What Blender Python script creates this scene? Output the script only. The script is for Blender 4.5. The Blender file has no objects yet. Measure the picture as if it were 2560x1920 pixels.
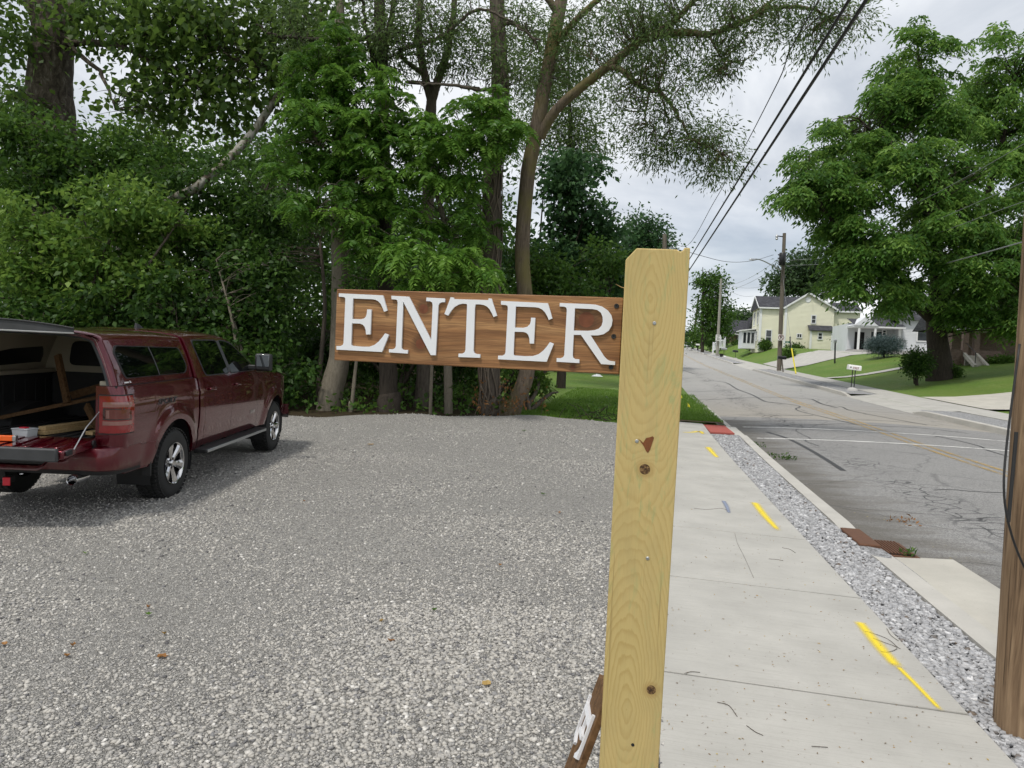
import bpy, math, random
import numpy as np
from mathutils import Matrix, Vector

scene = bpy.context.scene
# ------------------------------------------------------------------ camera
F_PX, CX, CY = 1775.0, 1280.0, 960.0          # photograph is 2560 x 1920
PITCH, ROLL, CAM_H = math.radians(-2.06), math.radians(2.7), 1.6
ROAD_A = math.radians(10.4)                    # the road runs 10.4 degrees right of the view axis
SA, CA = math.sin(ROAD_A), math.cos(ROAD_A)
cam_data = bpy.data.cameras.new('camera')
cam = bpy.data.objects.new('camera', cam_data)
scene.collection.objects.link(cam)
cam_data.sensor_width = 36.0
cam_data.lens = 36.0 * F_PX / 2560.0
cam_data.clip_start, cam_data.clip_end = 0.05, 3000.0
cp, sp, cr, sr = math.cos(PITCH), math.sin(PITCH), math.cos(ROLL), math.sin(ROLL)
_u0 = Vector((0, -sp, cp)); _f0 = Vector((0, cp, sp)); _r0 = Vector((1, 0, 0))
_r = _r0 * cr + _u0 * sr; _u = -_r0 * sr + _u0 * cr; _b = -_f0
cam.matrix_world = Matrix(((_r.x, _u.x, _b.x, 0), (_r.y, _u.y, _b.y, 0), (_r.z, _u.z, _b.z, CAM_H), (0, 0, 0, 1)))
scene.camera = cam

# ------------------------------------------------------------------ sky, sun, exposure
SUN_EL, SUN_AZ = math.radians(62), math.radians(-140)     # high, behind the camera and to the left
world = bpy.data.worlds.new('World'); scene.world = world; world.use_nodes = True
wn, wl = world.node_tree.nodes, world.node_tree.links
wn.clear()
w_out = wn.new('ShaderNodeOutputWorld'); w_bg = wn.new('ShaderNodeBackground')
w_sky = wn.new('ShaderNodeTexSky'); w_sky.sky_type = 'NISHITA'; w_sky.sun_disc = False
w_sky.sun_elevation = SUN_EL; w_sky.sun_rotation = SUN_AZ
w_sky.air_density = 1.0; w_sky.dust_density = 2.0
w_tc = wn.new('ShaderNodeTexCoord')
w_sep = wn.new('ShaderNodeSeparateXYZ'); wl.new(w_tc.outputs['Generated'], w_sep.inputs[0])
w_z = wn.new('ShaderNodeMath'); w_z.operation = 'MAXIMUM'; wl.new(w_sep.outputs[2], w_z.inputs[0]); w_z.inputs[1].default_value = 0.0
w_z2 = wn.new('ShaderNodeMath'); w_z2.operation = 'ADD'; wl.new(w_z.outputs[0], w_z2.inputs[0]); w_z2.inputs[1].default_value = 0.30
w_dx = wn.new('ShaderNodeMath'); w_dx.operation = 'DIVIDE'; wl.new(w_sep.outputs[0], w_dx.inputs[0]); wl.new(w_z2.outputs[0], w_dx.inputs[1])
w_dy = wn.new('ShaderNodeMath'); w_dy.operation = 'DIVIDE'; wl.new(w_sep.outputs[1], w_dy.inputs[0]); wl.new(w_z2.outputs[0], w_dy.inputs[1])
w_cmb = wn.new('ShaderNodeCombineXYZ'); wl.new(w_dx.outputs[0], w_cmb.inputs[0]); wl.new(w_dy.outputs[0], w_cmb.inputs[1])
w_n1 = wn.new('ShaderNodeTexNoise'); w_n1.inputs['Scale'].default_value = 1.25; w_n1.inputs['Detail'].default_value = 8; w_n1.inputs['Roughness'].default_value = 0.55; w_n1.inputs['Distortion'].default_value = 0.6
wl.new(w_cmb.outputs[0], w_n1.inputs['Vector'])
w_r1 = wn.new('ShaderNodeValToRGB')            # cloud body: grey undersides to bright tops
els = w_r1.color_ramp.elements
els[0].position, els[0].color = 0.37, (5.3, 5.75, 6.45, 1)
els[1].position, els[1].color = 0.63, (10.0, 10.1, 10.2, 1)
e = w_r1.color_ramp.elements.new(0.50); e.color = (7.9, 8.2, 8.65, 1)
wl.new(w_n1.outputs['Fac'], w_r1.inputs[0])
w_map2 = wn.new('ShaderNodeVectorMath'); w_map2.operation = 'ADD'; w_map2.inputs[1].default_value = (7.3, 2.1, 0)
wl.new(w_cmb.outputs[0], w_map2.inputs[0])
w_n2 = wn.new('ShaderNodeTexNoise'); w_n2.inputs['Scale'].default_value = 0.55; w_n2.inputs['Detail'].default_value = 6
wl.new(w_map2.outputs[0], w_n2.inputs['Vector'])
w_r2 = wn.new('ShaderNodeValToRGB')            # cover: almost closed, a few thin openings
w_r2.color_ramp.elements[0].position, w_r2.color_ramp.elements[0].color = 0.30, (0.45, 0.45, 0.45, 1)
w_r2.color_ramp.elements[1].position, w_r2.color_ramp.elements[1].color = 0.50, (1, 1, 1, 1)
wl.new(w_n2.outputs['Fac'], w_r2.inputs[0])
w_mix = wn.new('ShaderNodeMix'); w_mix.data_type = 'RGBA'
wl.new(w_r2.outputs[0], w_mix.inputs[0]); wl.new(w_sky.outputs[0], w_mix.inputs[6]); wl.new(w_r1.outputs[0], w_mix.inputs[7])
wl.new(w_mix.outputs[2], w_bg.inputs[0]); w_bg.inputs[1].default_value = 0.085
wl.new(w_bg.outputs[0], w_out.inputs[0])

sun_data = bpy.data.lights.new('sun', 'SUN'); sun_data.energy = 2.0; sun_data.angle = math.radians(7); sun_data.color = (1.0, 0.95, 0.87)
sun = bpy.data.objects.new('sun', sun_data); scene.collection.objects.link(sun)
_sd = Vector((math.sin(SUN_AZ) * math.cos(SUN_EL), math.cos(SUN_AZ) * math.cos(SUN_EL), math.sin(SUN_EL)))
sun.rotation_euler = _sd.to_track_quat('Z', 'Y').to_euler(); sun.location = (0, 0, 60)
vs = scene.view_settings
vs.view_transform = 'Standard'; vs.look = 'None'; vs.exposure = 0.4; vs.gamma = 1.0; vs.use_curve_mapping = False
scene.render.engine = 'CYCLES'
cy = scene.cycles
cy.max_bounces, cy.diffuse_bounces, cy.glossy_bounces, cy.transmission_bounces, cy.transparent_max_bounces = 5, 2, 3, 3, 8
cy.caustics_reflective = cy.caustics_refractive = False
cy.use_denoising = True; cy.sample_clamp_indirect = 4.0; cy.use_adaptive_sampling = True; cy.adaptive_threshold = 0.02; cy.use_light_tree = False

# ------------------------------------------------------------------ geometry of the place
def ray(px, py):
    x, y = (px - CX) / F_PX, -(py - CY) / F_PX
    X, Y = cr * x - sr * y, sr * x + cr * y
    return np.array([X, cp - Y * sp, sp + Y * cp])
def at(px, py, d):                       # the point seen at that pixel, d metres ahead
    r = ray(px, py); r = r / r[1] * d
    return r + np.array([0, 0, CAM_H])
def W2(s, v): return s * SA + v * CA, s * CA - v * SA       # road coordinates -> x, y
def SV(x, y): return x * SA + y * CA, x * CA - y * SA
_ps = np.arange(-60, 700, 1.0)
_pz = np.interp(_ps, [-60, 0, 12, 16, 20, 23, 31.7, 40, 76, 93, 140, 190, 260, 400, 700], [0, 0, 0, .03, .12, .2, .36, .6, 1.8, 2.45, 4.38, 6.45, 8.6, 9.5, 9.5])
_k = np.ones(7) / 7
_pz = np.convolve(np.pad(_pz, 3, 'edge'), _k, 'valid')
def PR(s): return np.interp(s, _ps, _pz)                    # long profile of the street
def sm(x): x = np.clip(x, 0, 1); return x * x * (3 - 2 * x)
def zg(s, v):                                               # lie of the land
    s = np.asarray(s, float); v = np.asarray(v, float)
    z = PR(s)
    w = 1 - sm((s - 14) / 8)
    left = np.clip(.15 - v, 0, 8)
    z = z - .03 * left * w + .017 * np.clip(s - 5, 0, 13) * np.clip(left / 3, 0, 1) * w
    z = z + .022 * np.clip(-v, 0, 18) * (1 - w)
    L = np.interp(s, [30, 45, 62, 100], [17, 14, 11, 6])
    z = z + 2.0 * sm((v - 12.6) / L)
    return z
def zroad(s, v): return PR(s) - .16 + .10 * (1 - ((v - 6.4) / 4.1) ** 2)
def drop(px, py, d0=3.0, d1=260.0, zf=None):                # where the line of sight meets the ground
    zf = zf or zg
    r = ray(px, py); r = r / r[1]
    d = np.linspace(d0, d1, 20000)
    x, y, z = r[0] * d, d, CAM_H + r[2] * d
    s, v = SV(x, y)
    hit = np.nonzero(z < zf(s, v))[0]
    i = hit[0] if len(hit) else len(d) - 1
    return np.array([x[i], y[i], z[i]])

# ------------------------------------------------------------------ objects and meshes
COL = scene.collection
def link(o): COL.objects.link(o); return o
def tag(o, label=None, cat=None, group=None, kind=None):
    if label: o['label'] = label
    if cat: o['category'] = cat
    if group: o['group'] = group
    if kind: o['kind'] = kind
    return o
def thing(name, label, cat, loc=(0, 0, 0), rotz=0.0, group=None):
    o = bpy.data.objects.new(name, None); o.empty_display_size = 0.2
    o.location = loc; o.rotation_euler = (0, 0, rotz); link(o)
    return tag(o, label, cat, group)
def obj(name, me, parent=None, loc=(0, 0, 0)):
    o = bpy.data.objects.new(name, me); o.location = loc; o.parent = parent
    return link(o)
def mesh_np(name, V, F, mats, rnd=None, smooth=False, uv=None, midx=None):
    """V (n,3); F = array (m,k) or list of such arrays; rnd: one value for each face"""
    me = bpy.data.meshes.new(name)
    V = np.asarray(V, np.float32)
    Fs = F if isinstance(F, list) else [F]
    Fs = [np.asarray(f, np.int32) for f in Fs if len(f)]
    me.vertices.add(len(V)); me.vertices.foreach_set('co', V.ravel())
    tot = np.concatenate([np.full(len(f), f.shape[1], np.int32) for f in Fs])
    idx = np.concatenate([f.ravel() for f in Fs])
    st = np.concatenate([[0], np.cumsum(tot)[:-1]]).astype(np.int32)
    me.loops.add(len(idx)); me.loops.foreach_set('vertex_index', idx)
    me.polygons.add(len(tot)); me.polygons.foreach_set('loop_start', st); me.polygons.foreach_set('loop_total', tot)
    if smooth: me.polygons.foreach_set('use_smooth', np.ones(len(tot), bool))
    if midx is not None: me.polygons.foreach_set('material_index', np.asarray(midx, np.int32))
    me.update(calc_edges=True)
    if rnd is not None:
        a = me.attributes.new('rnd', 'FLOAT', 'FACE'); a.data.foreach_set('value', np.asarray(rnd, np.float32))
    if uv is not None:
        l = me.uv_layers.new(name='UVMap'); l.data.foreach_set('uv', np.asarray(uv, np.float32)[idx].ravel())
    for m in (mats if isinstance(mats, (list, tuple)) else [mats]): me.materials.append(m)
    return me
class MB:
    """collects shapes; build() links them as one mesh object"""
    def __init__(self): self.v = []; self.f = []; self.m = []
    def add(self, V, F, mi=0):
        o = len(self.v); self.v += [tuple(map(float, p)) for p in V]
        for f in F: self.f.append([i + o for i in f]); self.m.append(mi)
        return self
    def box(self, c, s, rot=None, mi=0, taper=1.0):
        x, y, z = s[0] / 2, s[1] / 2, s[2] / 2; t = taper
        V = [Vector(p) for p in ((-x, -y, -z), (x, -y, -z), (x, y, -z), (-x, y, -z), (-x * t, -y * t, z), (x * t, -y * t, z), (x * t, y * t, z), (-x * t, y * t, z))]
        if rot is not None: V = [rot @ p for p in V]
        V = [p + Vector(c) for p in V]
        return self.add(V, [(3, 2, 1, 0), (4, 5, 6, 7), (0, 1, 5, 4), (1, 2, 6, 5), (2, 3, 7, 6), (3, 0, 4, 7)], mi)
    def beam(self, a, b, w, h, mi=0, up=(0, 0, 1)):
        a, b = Vector(a), Vector(b); d = (b - a); L = d.length; d.normalize()
        upv = Vector(up); sx = d.cross(upv)
        if sx.length < 1e-4: sx = Vector((1, 0, 0))
        sx.normalize(); uz = sx.cross(d)
        R = Matrix((sx, d, uz)).transposed()
        return self.box((a + b) / 2, (w, L, h), R, mi)
    def tube(self, pts, rad, n=8, mi=0, cap=True):
        V, Fq = tube_np(np.array(pts, float), np.full(len(pts), rad, float) if np.isscalar(rad) else np.array(rad, float), n)
        o = len(self.v); self.add(V, Fq.tolist(), mi)
        if cap:
            k = len(pts); self.f.append([o + i for i in range(n)][::-1]); self.m.append(mi)
            self.f.append([o + (k - 1) * n + i for i in range(n)]); self.m.append(mi)
        return self
    def prism(self, poly, fn, d0, d1, mi=0):
        """poly of 2-D points; fn(a, b, depth) gives the 3-D point"""
        n = len(poly)
        V = [fn(a, b, d0) for a, b in poly] + [fn(a, b, d1) for a, b in poly]
        Fs = [list(range(n))[::-1], [n + i for i in range(n)]] + [[i, (i + 1) % n, n + (i + 1) % n, n + i] for i in range(n)]
        return self.add(V, Fs, mi)
    def lathe(self, prof, n=24, axis='x', c=(0, 0, 0), mi=0, close=False):
        V = []; k = len(prof)
        for i in range(n):
            a = 2 * math.pi * i / n
            for r, h in prof:
                p = (h, r * math.cos(a), r * math.sin(a)) if axis == 'x' else ((r * math.cos(a), h, r * math.sin(a)) if axis == 'y' else (r * math.cos(a), r * math.sin(a), h))
                V.append((p[0] + c[0], p[1] + c[1], p[2] + c[2]))
        Fs = []
        for i in range(n):
            j = (i + 1) % n
            for q in range(k - 1): Fs.append((i * k + q, j * k + q, j * k + q + 1, i * k + q + 1))
        return self.add(V, Fs, mi)
    def grid(self, fn, us, vs, mi=0):
        V = [fn(u, w) for u in us for w in vs]; n = len(vs)
        return self.add(V, [(i * n + j, (i + 1) * n + j, (i + 1) * n + j + 1, i * n + j + 1) for i in range(len(us) - 1) for j in range(n - 1)], mi)
    def mesh(self, name, mats, smooth=False, fix=True, weld=False):
        me = bpy.data.meshes.new(name); me.from_pydata(self.v, [], self.f)
        for m in (mats if isinstance(mats, (list, tuple)) else [mats]): me.materials.append(m)
        if any(self.m): me.polygons.foreach_set('material_index', self.m)
        if fix or weld:
            import bmesh
            bm = bmesh.new(); bm.from_mesh(me)
            if weld: bmesh.ops.remove_doubles(bm, verts=bm.verts, dist=1e-4)
            if fix: bmesh.ops.recalc_face_normals(bm, faces=bm.faces)
            bm.to_mesh(me); bm.free()
        if smooth:
            me.polygons.foreach_set('use_smooth', [True] * len(me.polygons))
            if smooth is not True: me.set_sharp_from_angle(angle=math.radians(smooth))
        me.update()
        return me
    def build(self, name, mats, parent=None, smooth=False, fix=True, bevel=0, seg=2, loc=(0, 0, 0), weld=False):
        o = obj(name, self.mesh(name, mats, smooth, fix, weld), parent, loc)
        if bevel:
            b = o.modifiers.new('bevel', 'BEVEL'); b.width = bevel; b.segments = seg; b.limit_method = 'ANGLE'; b.angle_limit = math.radians(40)
            if not smooth:
                o.data.polygons.foreach_set('use_smooth', [True] * len(o.data.polygons)); o.data.set_sharp_from_angle(angle=math.radians(45))
        return o
def tube_np(P, R, n=8, rng=None, rough=0.0):
    P = np.asarray(P, float); k = len(P)
    T = np.gradient(P, axis=0); T /= np.linalg.norm(T, axis=1)[:, None] + 1e-9
    up = np.array([0.31, 0.95, 0.05]) if abs(T[0] @ np.array([0.31, 0.95, 0.05])) < .9 else np.array([1., 0, 0])
    A = np.cross(T, up); A /= np.linalg.norm(A, axis=1)[:, None] + 1e-9
    B = np.cross(T, A)
    an = np.arange(n) / n * 2 * np.pi
    rr = np.repeat(np.asarray(R, float)[:, None], n, 1)
    if rng is not None and rough: rr = rr * (1 + rough * (rng.random((k, n)) - .5))
    V = P[:, None, :] + rr[:, :, None] * (np.cos(an)[None, :, None] * A[:, None, :] + np.sin(an)[None, :, None] * B[:, None, :])
    i = np.arange(k - 1)[:, None] * n; j = np.arange(n)[None, :]; j2 = (j + 1) % n
    Fq = np.stack([i + j, i + j2, i + n + j2, i + n + j], -1).reshape(-1, 4)
    return V.reshape(-1, 3), Fq
def spline(pts, n):
    """smooth curve through points (Catmull-Rom), n samples"""
    P = np.array(pts, float)
    if len(P) < 3: t = np.linspace(0, 1, n)[:, None]; return P[0] * (1 - t) + P[-1] * t
    Q = np.vstack([2 * P[0] - P[1], P, 2 * P[-1] - P[-2]])
    out = []
    for t in np.linspace(0, len(P) - 1 - 1e-9, n):
        i = int(t); u = t - i; p0, p1, p2, p3 = Q[i:i + 4]
        out.append(.5 * (2 * p1 + (p2 - p0) * u + (2 * p0 - 5 * p1 + 4 * p2 - p3) * u * u + (3 * p1 - p0 - 3 * p2 + p3) * u ** 3))
    return np.array(out)
def text_faces(body, size=1.0, offset=0.0, shear=0.0, spacing=1.0):
    c = bpy.data.curves.new('lettering', 'FONT'); c.body = body; c.size = size; c.align_x = 'CENTER'; c.align_y = 'CENTER'
    c.offset = offset; c.shear = shear; c.space_character = spacing; c.resolution_u = 3
    o = bpy.data.objects.new('lettering', c); link(o)
    dg = bpy.context.evaluated_depsgraph_get(); dg.update()
    me = o.evaluated_get(dg).to_mesh()
    V = [(v.co.x, v.co.y) for v in me.vertices]; Fs = [list(p.vertices) for p in me.polygons]
    o.evaluated_get(dg).to_mesh_clear(); bpy.data.objects.remove(o); bpy.data.curves.remove(c)
    return V, Fs

# ------------------------------------------------------------------ materials
class NT:
    def __init__(self, name):
        self.m = bpy.data.materials.new(name); self.m.use_nodes = True
        self.t = self.m.node_tree; self.t.nodes.clear(); self.out = self.t.nodes.new('ShaderNodeOutputMaterial')
        self.b = None
    def n(self, typ, **kw):
        nd = self.t.nodes.new(typ)
        for k, v in kw.items(): setattr(nd, k, v)
        return nd
    def l(self, a, b): self.t.links.new(a, b)
    def val(self, sock, x):
        if isinstance(x, bpy.types.NodeSocket): self.l(x, sock)
        elif x is not None: sock.default_value = x
    def coord(self, kind='Object', scale=(1, 1, 1), loc=(0, 0, 0), rot=(0, 0, 0)):
        tc = self.n('ShaderNodeTexCoord'); mp = self.n('ShaderNodeMapping')
        mp.inputs['Scale'].default_value = scale; mp.inputs['Location'].default_value = loc; mp.inputs['Rotation'].default_value = rot
        self.l(tc.outputs[kind], mp.inputs[0]); return mp.outputs[0]
    def world(self, scale=(1, 1, 1)):
        g = self.n('ShaderNodeNewGeometry'); mp = self.n('ShaderNodeMapping'); mp.inputs['Scale'].default_value = scale
        self.l(g.outputs['Position'], mp.inputs[0]); return mp.outputs[0]
    def noise(self, vec, scale, detail=4, rough=.5, dist=0, out='Fac'):
        nd = self.n('ShaderNodeTexNoise'); self.val(nd.inputs['Vector'], vec)
        nd.inputs['Scale'].default_value = scale; nd.inputs['Detail'].default_value = detail
        nd.inputs['Roughness'].default_value = rough; nd.inputs['Distortion'].default_value = dist
        return nd.outputs[out]
    def voro(self, vec, scale, feature='F1', out='Distance', rand=1.0):
        nd = self.n('ShaderNodeTexVoronoi', feature=feature); self.val(nd.inputs['Vector'], vec)
        nd.inputs['Scale'].default_value = scale; nd.inputs['Randomness'].default_value = rand
        return nd.outputs[out]
    def wave(self, vec, scale, dist=2, detail=3, dscale=1.5, typ='BANDS', dirn='X'):
        nd = self.n('ShaderNodeTexWave', wave_type=typ); nd.bands_direction = dirn
        self.val(nd.inputs['Vector'], vec); nd.inputs['Scale'].default_value = scale; nd.inputs['Distortion'].default_value = dist
        nd.inputs['Detail'].default_value = detail; nd.inputs['Detail Scale'].default_value = dscale
        return nd.outputs['Fac']
    def ramp(self, fac, stops, interp='LINEAR'):
        nd = self.n('ShaderNodeValToRGB'); cr_ = nd.color_ramp; cr_.interpolation = interp
        while len(cr_.elements) < len(stops): cr_.elements.new(0.5)
        for e_, (p, c) in zip(cr_.elements, stops):
            e_.position = p; e_.color = (c, c, c, 1) if np.isscalar(c) else (*c, 1)
        self.val(nd.inputs[0], fac); return nd.outputs[0]
    def mix(self, fac, a, b, mode='MIX'):
        nd = self.n('ShaderNodeMix', data_type='RGBA', blend_type=mode)
        self.val(nd.inputs[0], fac)
        for i, x in ((6, a), (7, b)):
            self.val(nd.inputs[i], (*x, 1) if isinstance(x, tuple) and len(x) == 3 else x)
        return nd.outputs[2]
    def math(self, op, a, b=None, c=None, clamp=False):
        nd = self.n('ShaderNodeMath', operation=op, use_clamp=clamp)
        for i, x in enumerate((a, b, c)):
            if x is not None: self.val(nd.inputs[i], x)
        return nd.outputs[0]
    def sep(self, vec):
        nd = self.n('ShaderNodeSeparateXYZ'); self.l(vec, nd.inputs[0]); return nd.outputs
    def comb(self, x, y, z):
        nd = self.n('ShaderNodeCombineXYZ'); self.val(nd.inputs[0], x); self.val(nd.inputs[1], y); self.val(nd.inputs[2], z); return nd.outputs[0]
    def attr(self, name='rnd'):
        nd = self.n('ShaderNodeAttribute'); nd.attribute_name = name; return nd.outputs['Fac']
    def pbr(self, color, rough=.6, metal=0, spec=.5, coat=0, bump=None, bstr=.3, bdist=.01, **kw):
        b = self.n('ShaderNodeBsdfPrincipled'); self.b = b
        self.val(b.inputs['Base Color'], (*color, 1) if isinstance(color, tuple) and len(color) == 3 else color)
        self.val(b.inputs['Roughness'], rough); self.val(b.inputs['Metallic'], metal)
        b.inputs['Specular IOR Level'].default_value = spec; b.inputs['Coat Weight'].default_value = coat
        b.inputs['Coat Roughness'].default_value = kw.get('coatr', .03)
        if bump is not None:
            bp = self.n('ShaderNodeBump'); bp.inputs['Strength'].default_value = bstr; bp.inputs['Distance'].default_value = bdist
            self.l(bump, bp.inputs['Height']); self.l(bp.outputs[0], b.inputs['Normal'])
        self.l(b.outputs[0], self.out.inputs[0]); return self.m
def simple(name, color, rough=.5, metal=0, var=.12, scale=6, **kw):
    t = NT(name); v = t.noise(t.coord(), scale, 5)
    c = t.mix(v, tuple(max(0, x * (1 - var)) for x in color), tuple(x * (1 + var) for x in color))
    r = t.math('MULTIPLY_ADD', v, .15, rough - .07)
    return t.pbr(c, r, metal, **kw)
def leaf_mat(name, dark, mid, light, trans=.35, rough=.5):
    t = NT(name); a = t.attr()
    c = t.ramp(a, [(0, dark), (.55, mid), (1, light)])
    b = t.n('ShaderNodeBsdfPrincipled'); t.l(c, b.inputs['Base Color']); b.inputs['Roughness'].default_value = rough; b.inputs['Specular IOR Level'].default_value = .22
    tr = t.n('ShaderNodeBsdfTranslucent'); t.l(t.mix(.5, c, tuple(x * 1.5 for x in light)), tr.inputs[0])
    mx = t.n('ShaderNodeMixShader'); mx.inputs[0].default_value = trans
    t.l(b.outputs[0], mx.inputs[1]); t.l(tr.outputs[0], mx.inputs[2]); t.l(mx.outputs[0], t.out.inputs[0])
    return t.m
def bark_mat(name, dark, light, sx=9, sz=1.6, bump=.8, tint=None):
    t = NT(name); co = t.world((sx, sx, sz))
    n1 = t.noise(co, 1.5, 9, .68, 1.1); n3 = t.noise(co, 2.6, 6, .6, .8)
    rid = t.math('SUBTRACT', 1.0, t.math('ABSOLUTE', t.math('MULTIPLY_ADD', n3, 3.0, -1.5)))
    h = t.math('ADD', t.math('MULTIPLY', n1, .75), t.math('MULTIPLY', rid, .32))
    c = t.ramp(h, [(.3, dark), (.85, light)])
    if tint: c = t.mix(t.ramp(t.noise(t.world(), 1.3, 3), [(.45, 0), (.65, .8)]), c, tint)
    return t.pbr(c, .9, spec=.15, bump=h, bstr=bump, bdist=.03)

M = {}
def build_materials():
    # gravel stones: crushed limestone, a value for each stone
    def stones(name, ramp_):
        t = NT(name); a = t.attr(); c = t.ramp(a, ramp_)
        n_ = t.noise(t.world(), 90, 3)
        c = t.mix(.35, c, t.mix(n_, (.10, .095, .085), (.62, .60, .56)), 'MULTIPLY') if False else t.mix(t.math('MULTIPLY', n_, .35), c, (.17, .155, .135))
        return t.pbr(c, .85, spec=.3)
    M['stone'] = stones('crushed limestone', [(0, (.10, .10, .108)), (.16, (.20, .20, .205)), (.30, (.33, .322, .31)), (.5, (.44, .424, .392)), (.75, (.52, .498, .455)), (.9, (.63, .61, .57)), (1, (.76, .74, .70))])
    M['bluestone'] = stones('blue grey ballast', [(0, (.13, .12, .115)), (.08, (.16, .12, .09)), (.1, (.25, .255, .27)), (.35, (.36, .365, .38)), (.65, (.48, .485, .50)), (.9, (.63, .635, .65)), (1, (.76, .76, .77))])
    def grav_base(name, a, b, c_, scale):
        t = NT(name); co = t.world()
        col = t.voro(co, scale, 'F1', 'Color'); d = t.voro(co, scale, 'DISTANCE_TO_EDGE')
        g = t.sep(col)[0]; big = t.noise(co, .55, 4, .6)
        fine = t.noise(co, 240, 2)
        c = t.ramp(g, [(0, a), (.5, b), (1, c_)])
        c = t.mix(t.ramp(d, [(0, .6), (.10, 0)]), c, tuple(x * .4 for x in a))
        c = t.mix(t.ramp(big, [(.35, .0), (.75, .35)]), c, tuple(x * .75 for x in b))
        c = t.mix(t.math('MULTIPLY', fine, .4), c, a)
        return t.pbr(c, .9, spec=.2, bump=t.ramp(d, [(0, 0), (.3, 1)]), bstr=.9, bdist=.012)
    M['gravel'] = grav_base('gravel bed', (.22, .213, .198), (.41, .396, .37), (.60, .582, .545), 72)
    M['ballast'] = grav_base('ballast bed', (.20, .198, .195), (.39, .392, .40), (.60, .605, .62), 38)
    # concrete
    def concrete(name, base, dark, speck=True, brush=True):
        t = NT(name); co = t.coord('Object'); wc = t.world()
        n1 = t.noise(wc, 1.7, 6, .6); n2 = t.noise(wc, 45, 4, .7); br = t.noise(t.coord('Object', (2.5, 120, 1)), 1.0, 5, .6)
        c = t.ramp(n1, [(.3, tuple(x * .85 for x in base)), (.7, tuple(x * 1.08 for x in base))])
        c = t.mix(t.ramp(n2, [(.55, 0), (.8, .35)]), c, dark)
        if brush: c = t.mix(t.ramp(br, [(.50, 0), (.72, .42)]), c, dark)
        if speck:
            sp_ = t.voro(wc, 19, 'F1', 'Distance'); c = t.mix(t.math('MULTIPLY', t.ramp(sp_, [(0, .8), (.055, .7), (.075, 0)]), t.ramp(t.noise(wc, 2.3, 3), [(.44, 0), (.56, 1)])), c, (.12, .095, .06))
        h = t.math('ADD', t.math('MULTIPLY', br, .7), n2)
        return t.pbr(c, .85, spec=.25, bump=h, bstr=.18, bdist=.004)
    M['concrete'] = concrete('broom finished concrete', (.415, .405, .375), (.27, .26, .235))
    M['kerb'] = concrete('kerb concrete', (.45, .435, .40), (.28, .26, .225), True, False)
    M['oldconc'] = concrete('weathered concrete', (.46, .44, .39), (.28, .25, .20), True, False)
    # asphalt: aggregate, tar cracks, dirt along the near gutter, beige worn patch beyond the crossing
    t = NT('worn asphalt'); tc = t.n('ShaderNodeTexCoord'); uv = tc.outputs['UV']; su, sv_, _ = t.sep(uv); wc = t.world()
    ag = t.noise(wc, 110, 3, .8); ag2 = t.voro(wc, 75, 'F1', 'Color'); big = t.noise(wc, .5, 5, .6)
    c = t.mix(t.sep(ag2)[0], (.10, .10, .102), (.30, .295, .285))
    c = t.mix(t.ramp(ag, [(.42, 0), (.7, .6)]), c, (.36, .355, .34))
    c = t.mix(t.ramp(big, [(.4, 0), (.7, .3)]), c, (.155, .152, .148))
    beige = t.math('MULTIPLY', t.ramp(t.math('ADD', su, t.math('MULTIPLY', t.noise(wc, .8, 3), 1.2)), [(0, 0), (1, 0)]), 0)
    wob = t.math('MULTIPLY_ADD', t.noise(uv, .35, 4), 3.0, su)
    sA = t.math('MULTIPLY', t.math('GREATER_THAN', su, 23.6), t.ramp(t.math('DIVIDE', wob, 60), [(.38, 1), (.62, .15)]))
    c = t.mix(t.math('MULTIPLY', sA, .72), c, (.34, .31, .26))
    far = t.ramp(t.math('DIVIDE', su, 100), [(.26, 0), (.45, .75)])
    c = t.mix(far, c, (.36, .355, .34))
    # dirt and leaf litter washed along the gutter
    dn = t.noise(t.coord('UV', (1.6, .5, 1)), 1.5, 7, .7)
    dirt = t.math('SUBTRACT', t.math('MULTIPLY_ADD', dn, 3.4, -.35), t.math('SUBTRACT', sv_, 2.3))
    dirt = t.math('MULTIPLY', t.ramp(dirt, [(.05, 0), (1.0, 1)]), t.math('LESS_THAN', su, 22.5))
    c = t.mix(t.math('MULTIPLY', dirt, .75), c, t.mix(ag, (.045, .041, .035), (.16, .145, .12)))
    lit = t.voro(wc, 11, 'F1', 'Distance'); litm = t.math('MULTIPLY', t.ramp(lit, [(0, 1), (.10, 1), (.12, 0)]), t.math('MULTIPLY', dirt, t.ramp(t.noise(wc, 1.4), [(.5, 0), (.62, 1)])))
    c = t.mix(litm, c, (.42, .34, .10))
    # alligator cracking along the wheel path
    ck = t.voro(t.math('ADD', 0, 0) if False else t.n('ShaderNodeVectorMath', operation='ADD').outputs[0], 1) if False else None
    ds = t.n('ShaderNodeVectorMath', operation='MULTIPLY_ADD'); nz = t.n('ShaderNodeTexNoise'); nz.inputs['Scale'].default_value = 2.5; t.l(uv, nz.inputs['Vector'])
    t.l(nz.outputs['Color'], ds.inputs[0]); ds.inputs[1].default_value = (.35, .35, 0); t.l(uv, ds.inputs[2])
    cr1 = t.voro(ds.outputs[0], 3.4, 'DISTANCE_TO_EDGE')
    band = t.ramp(t.math('ABSOLUTE', t.math('SUBTRACT', sv_, t.math('MULTIPLY_ADD', t.noise(uv, .25, 3), 1.1, 3.55))), [(0, 1), (.28, .8), (.5, 0)])
    band = t.math('MULTIPLY', band, t.ramp(t.noise(uv, .6, 4), [(.4, .2), (.55, 1)]))
    crk = t.math('MULTIPLY', t.ramp(cr1, [(0, 1), (.035, .7), (.06, 0)]), band)
    cr2 = t.voro(ds.outputs[0], .42, 'DISTANCE_TO_EDGE')
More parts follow.
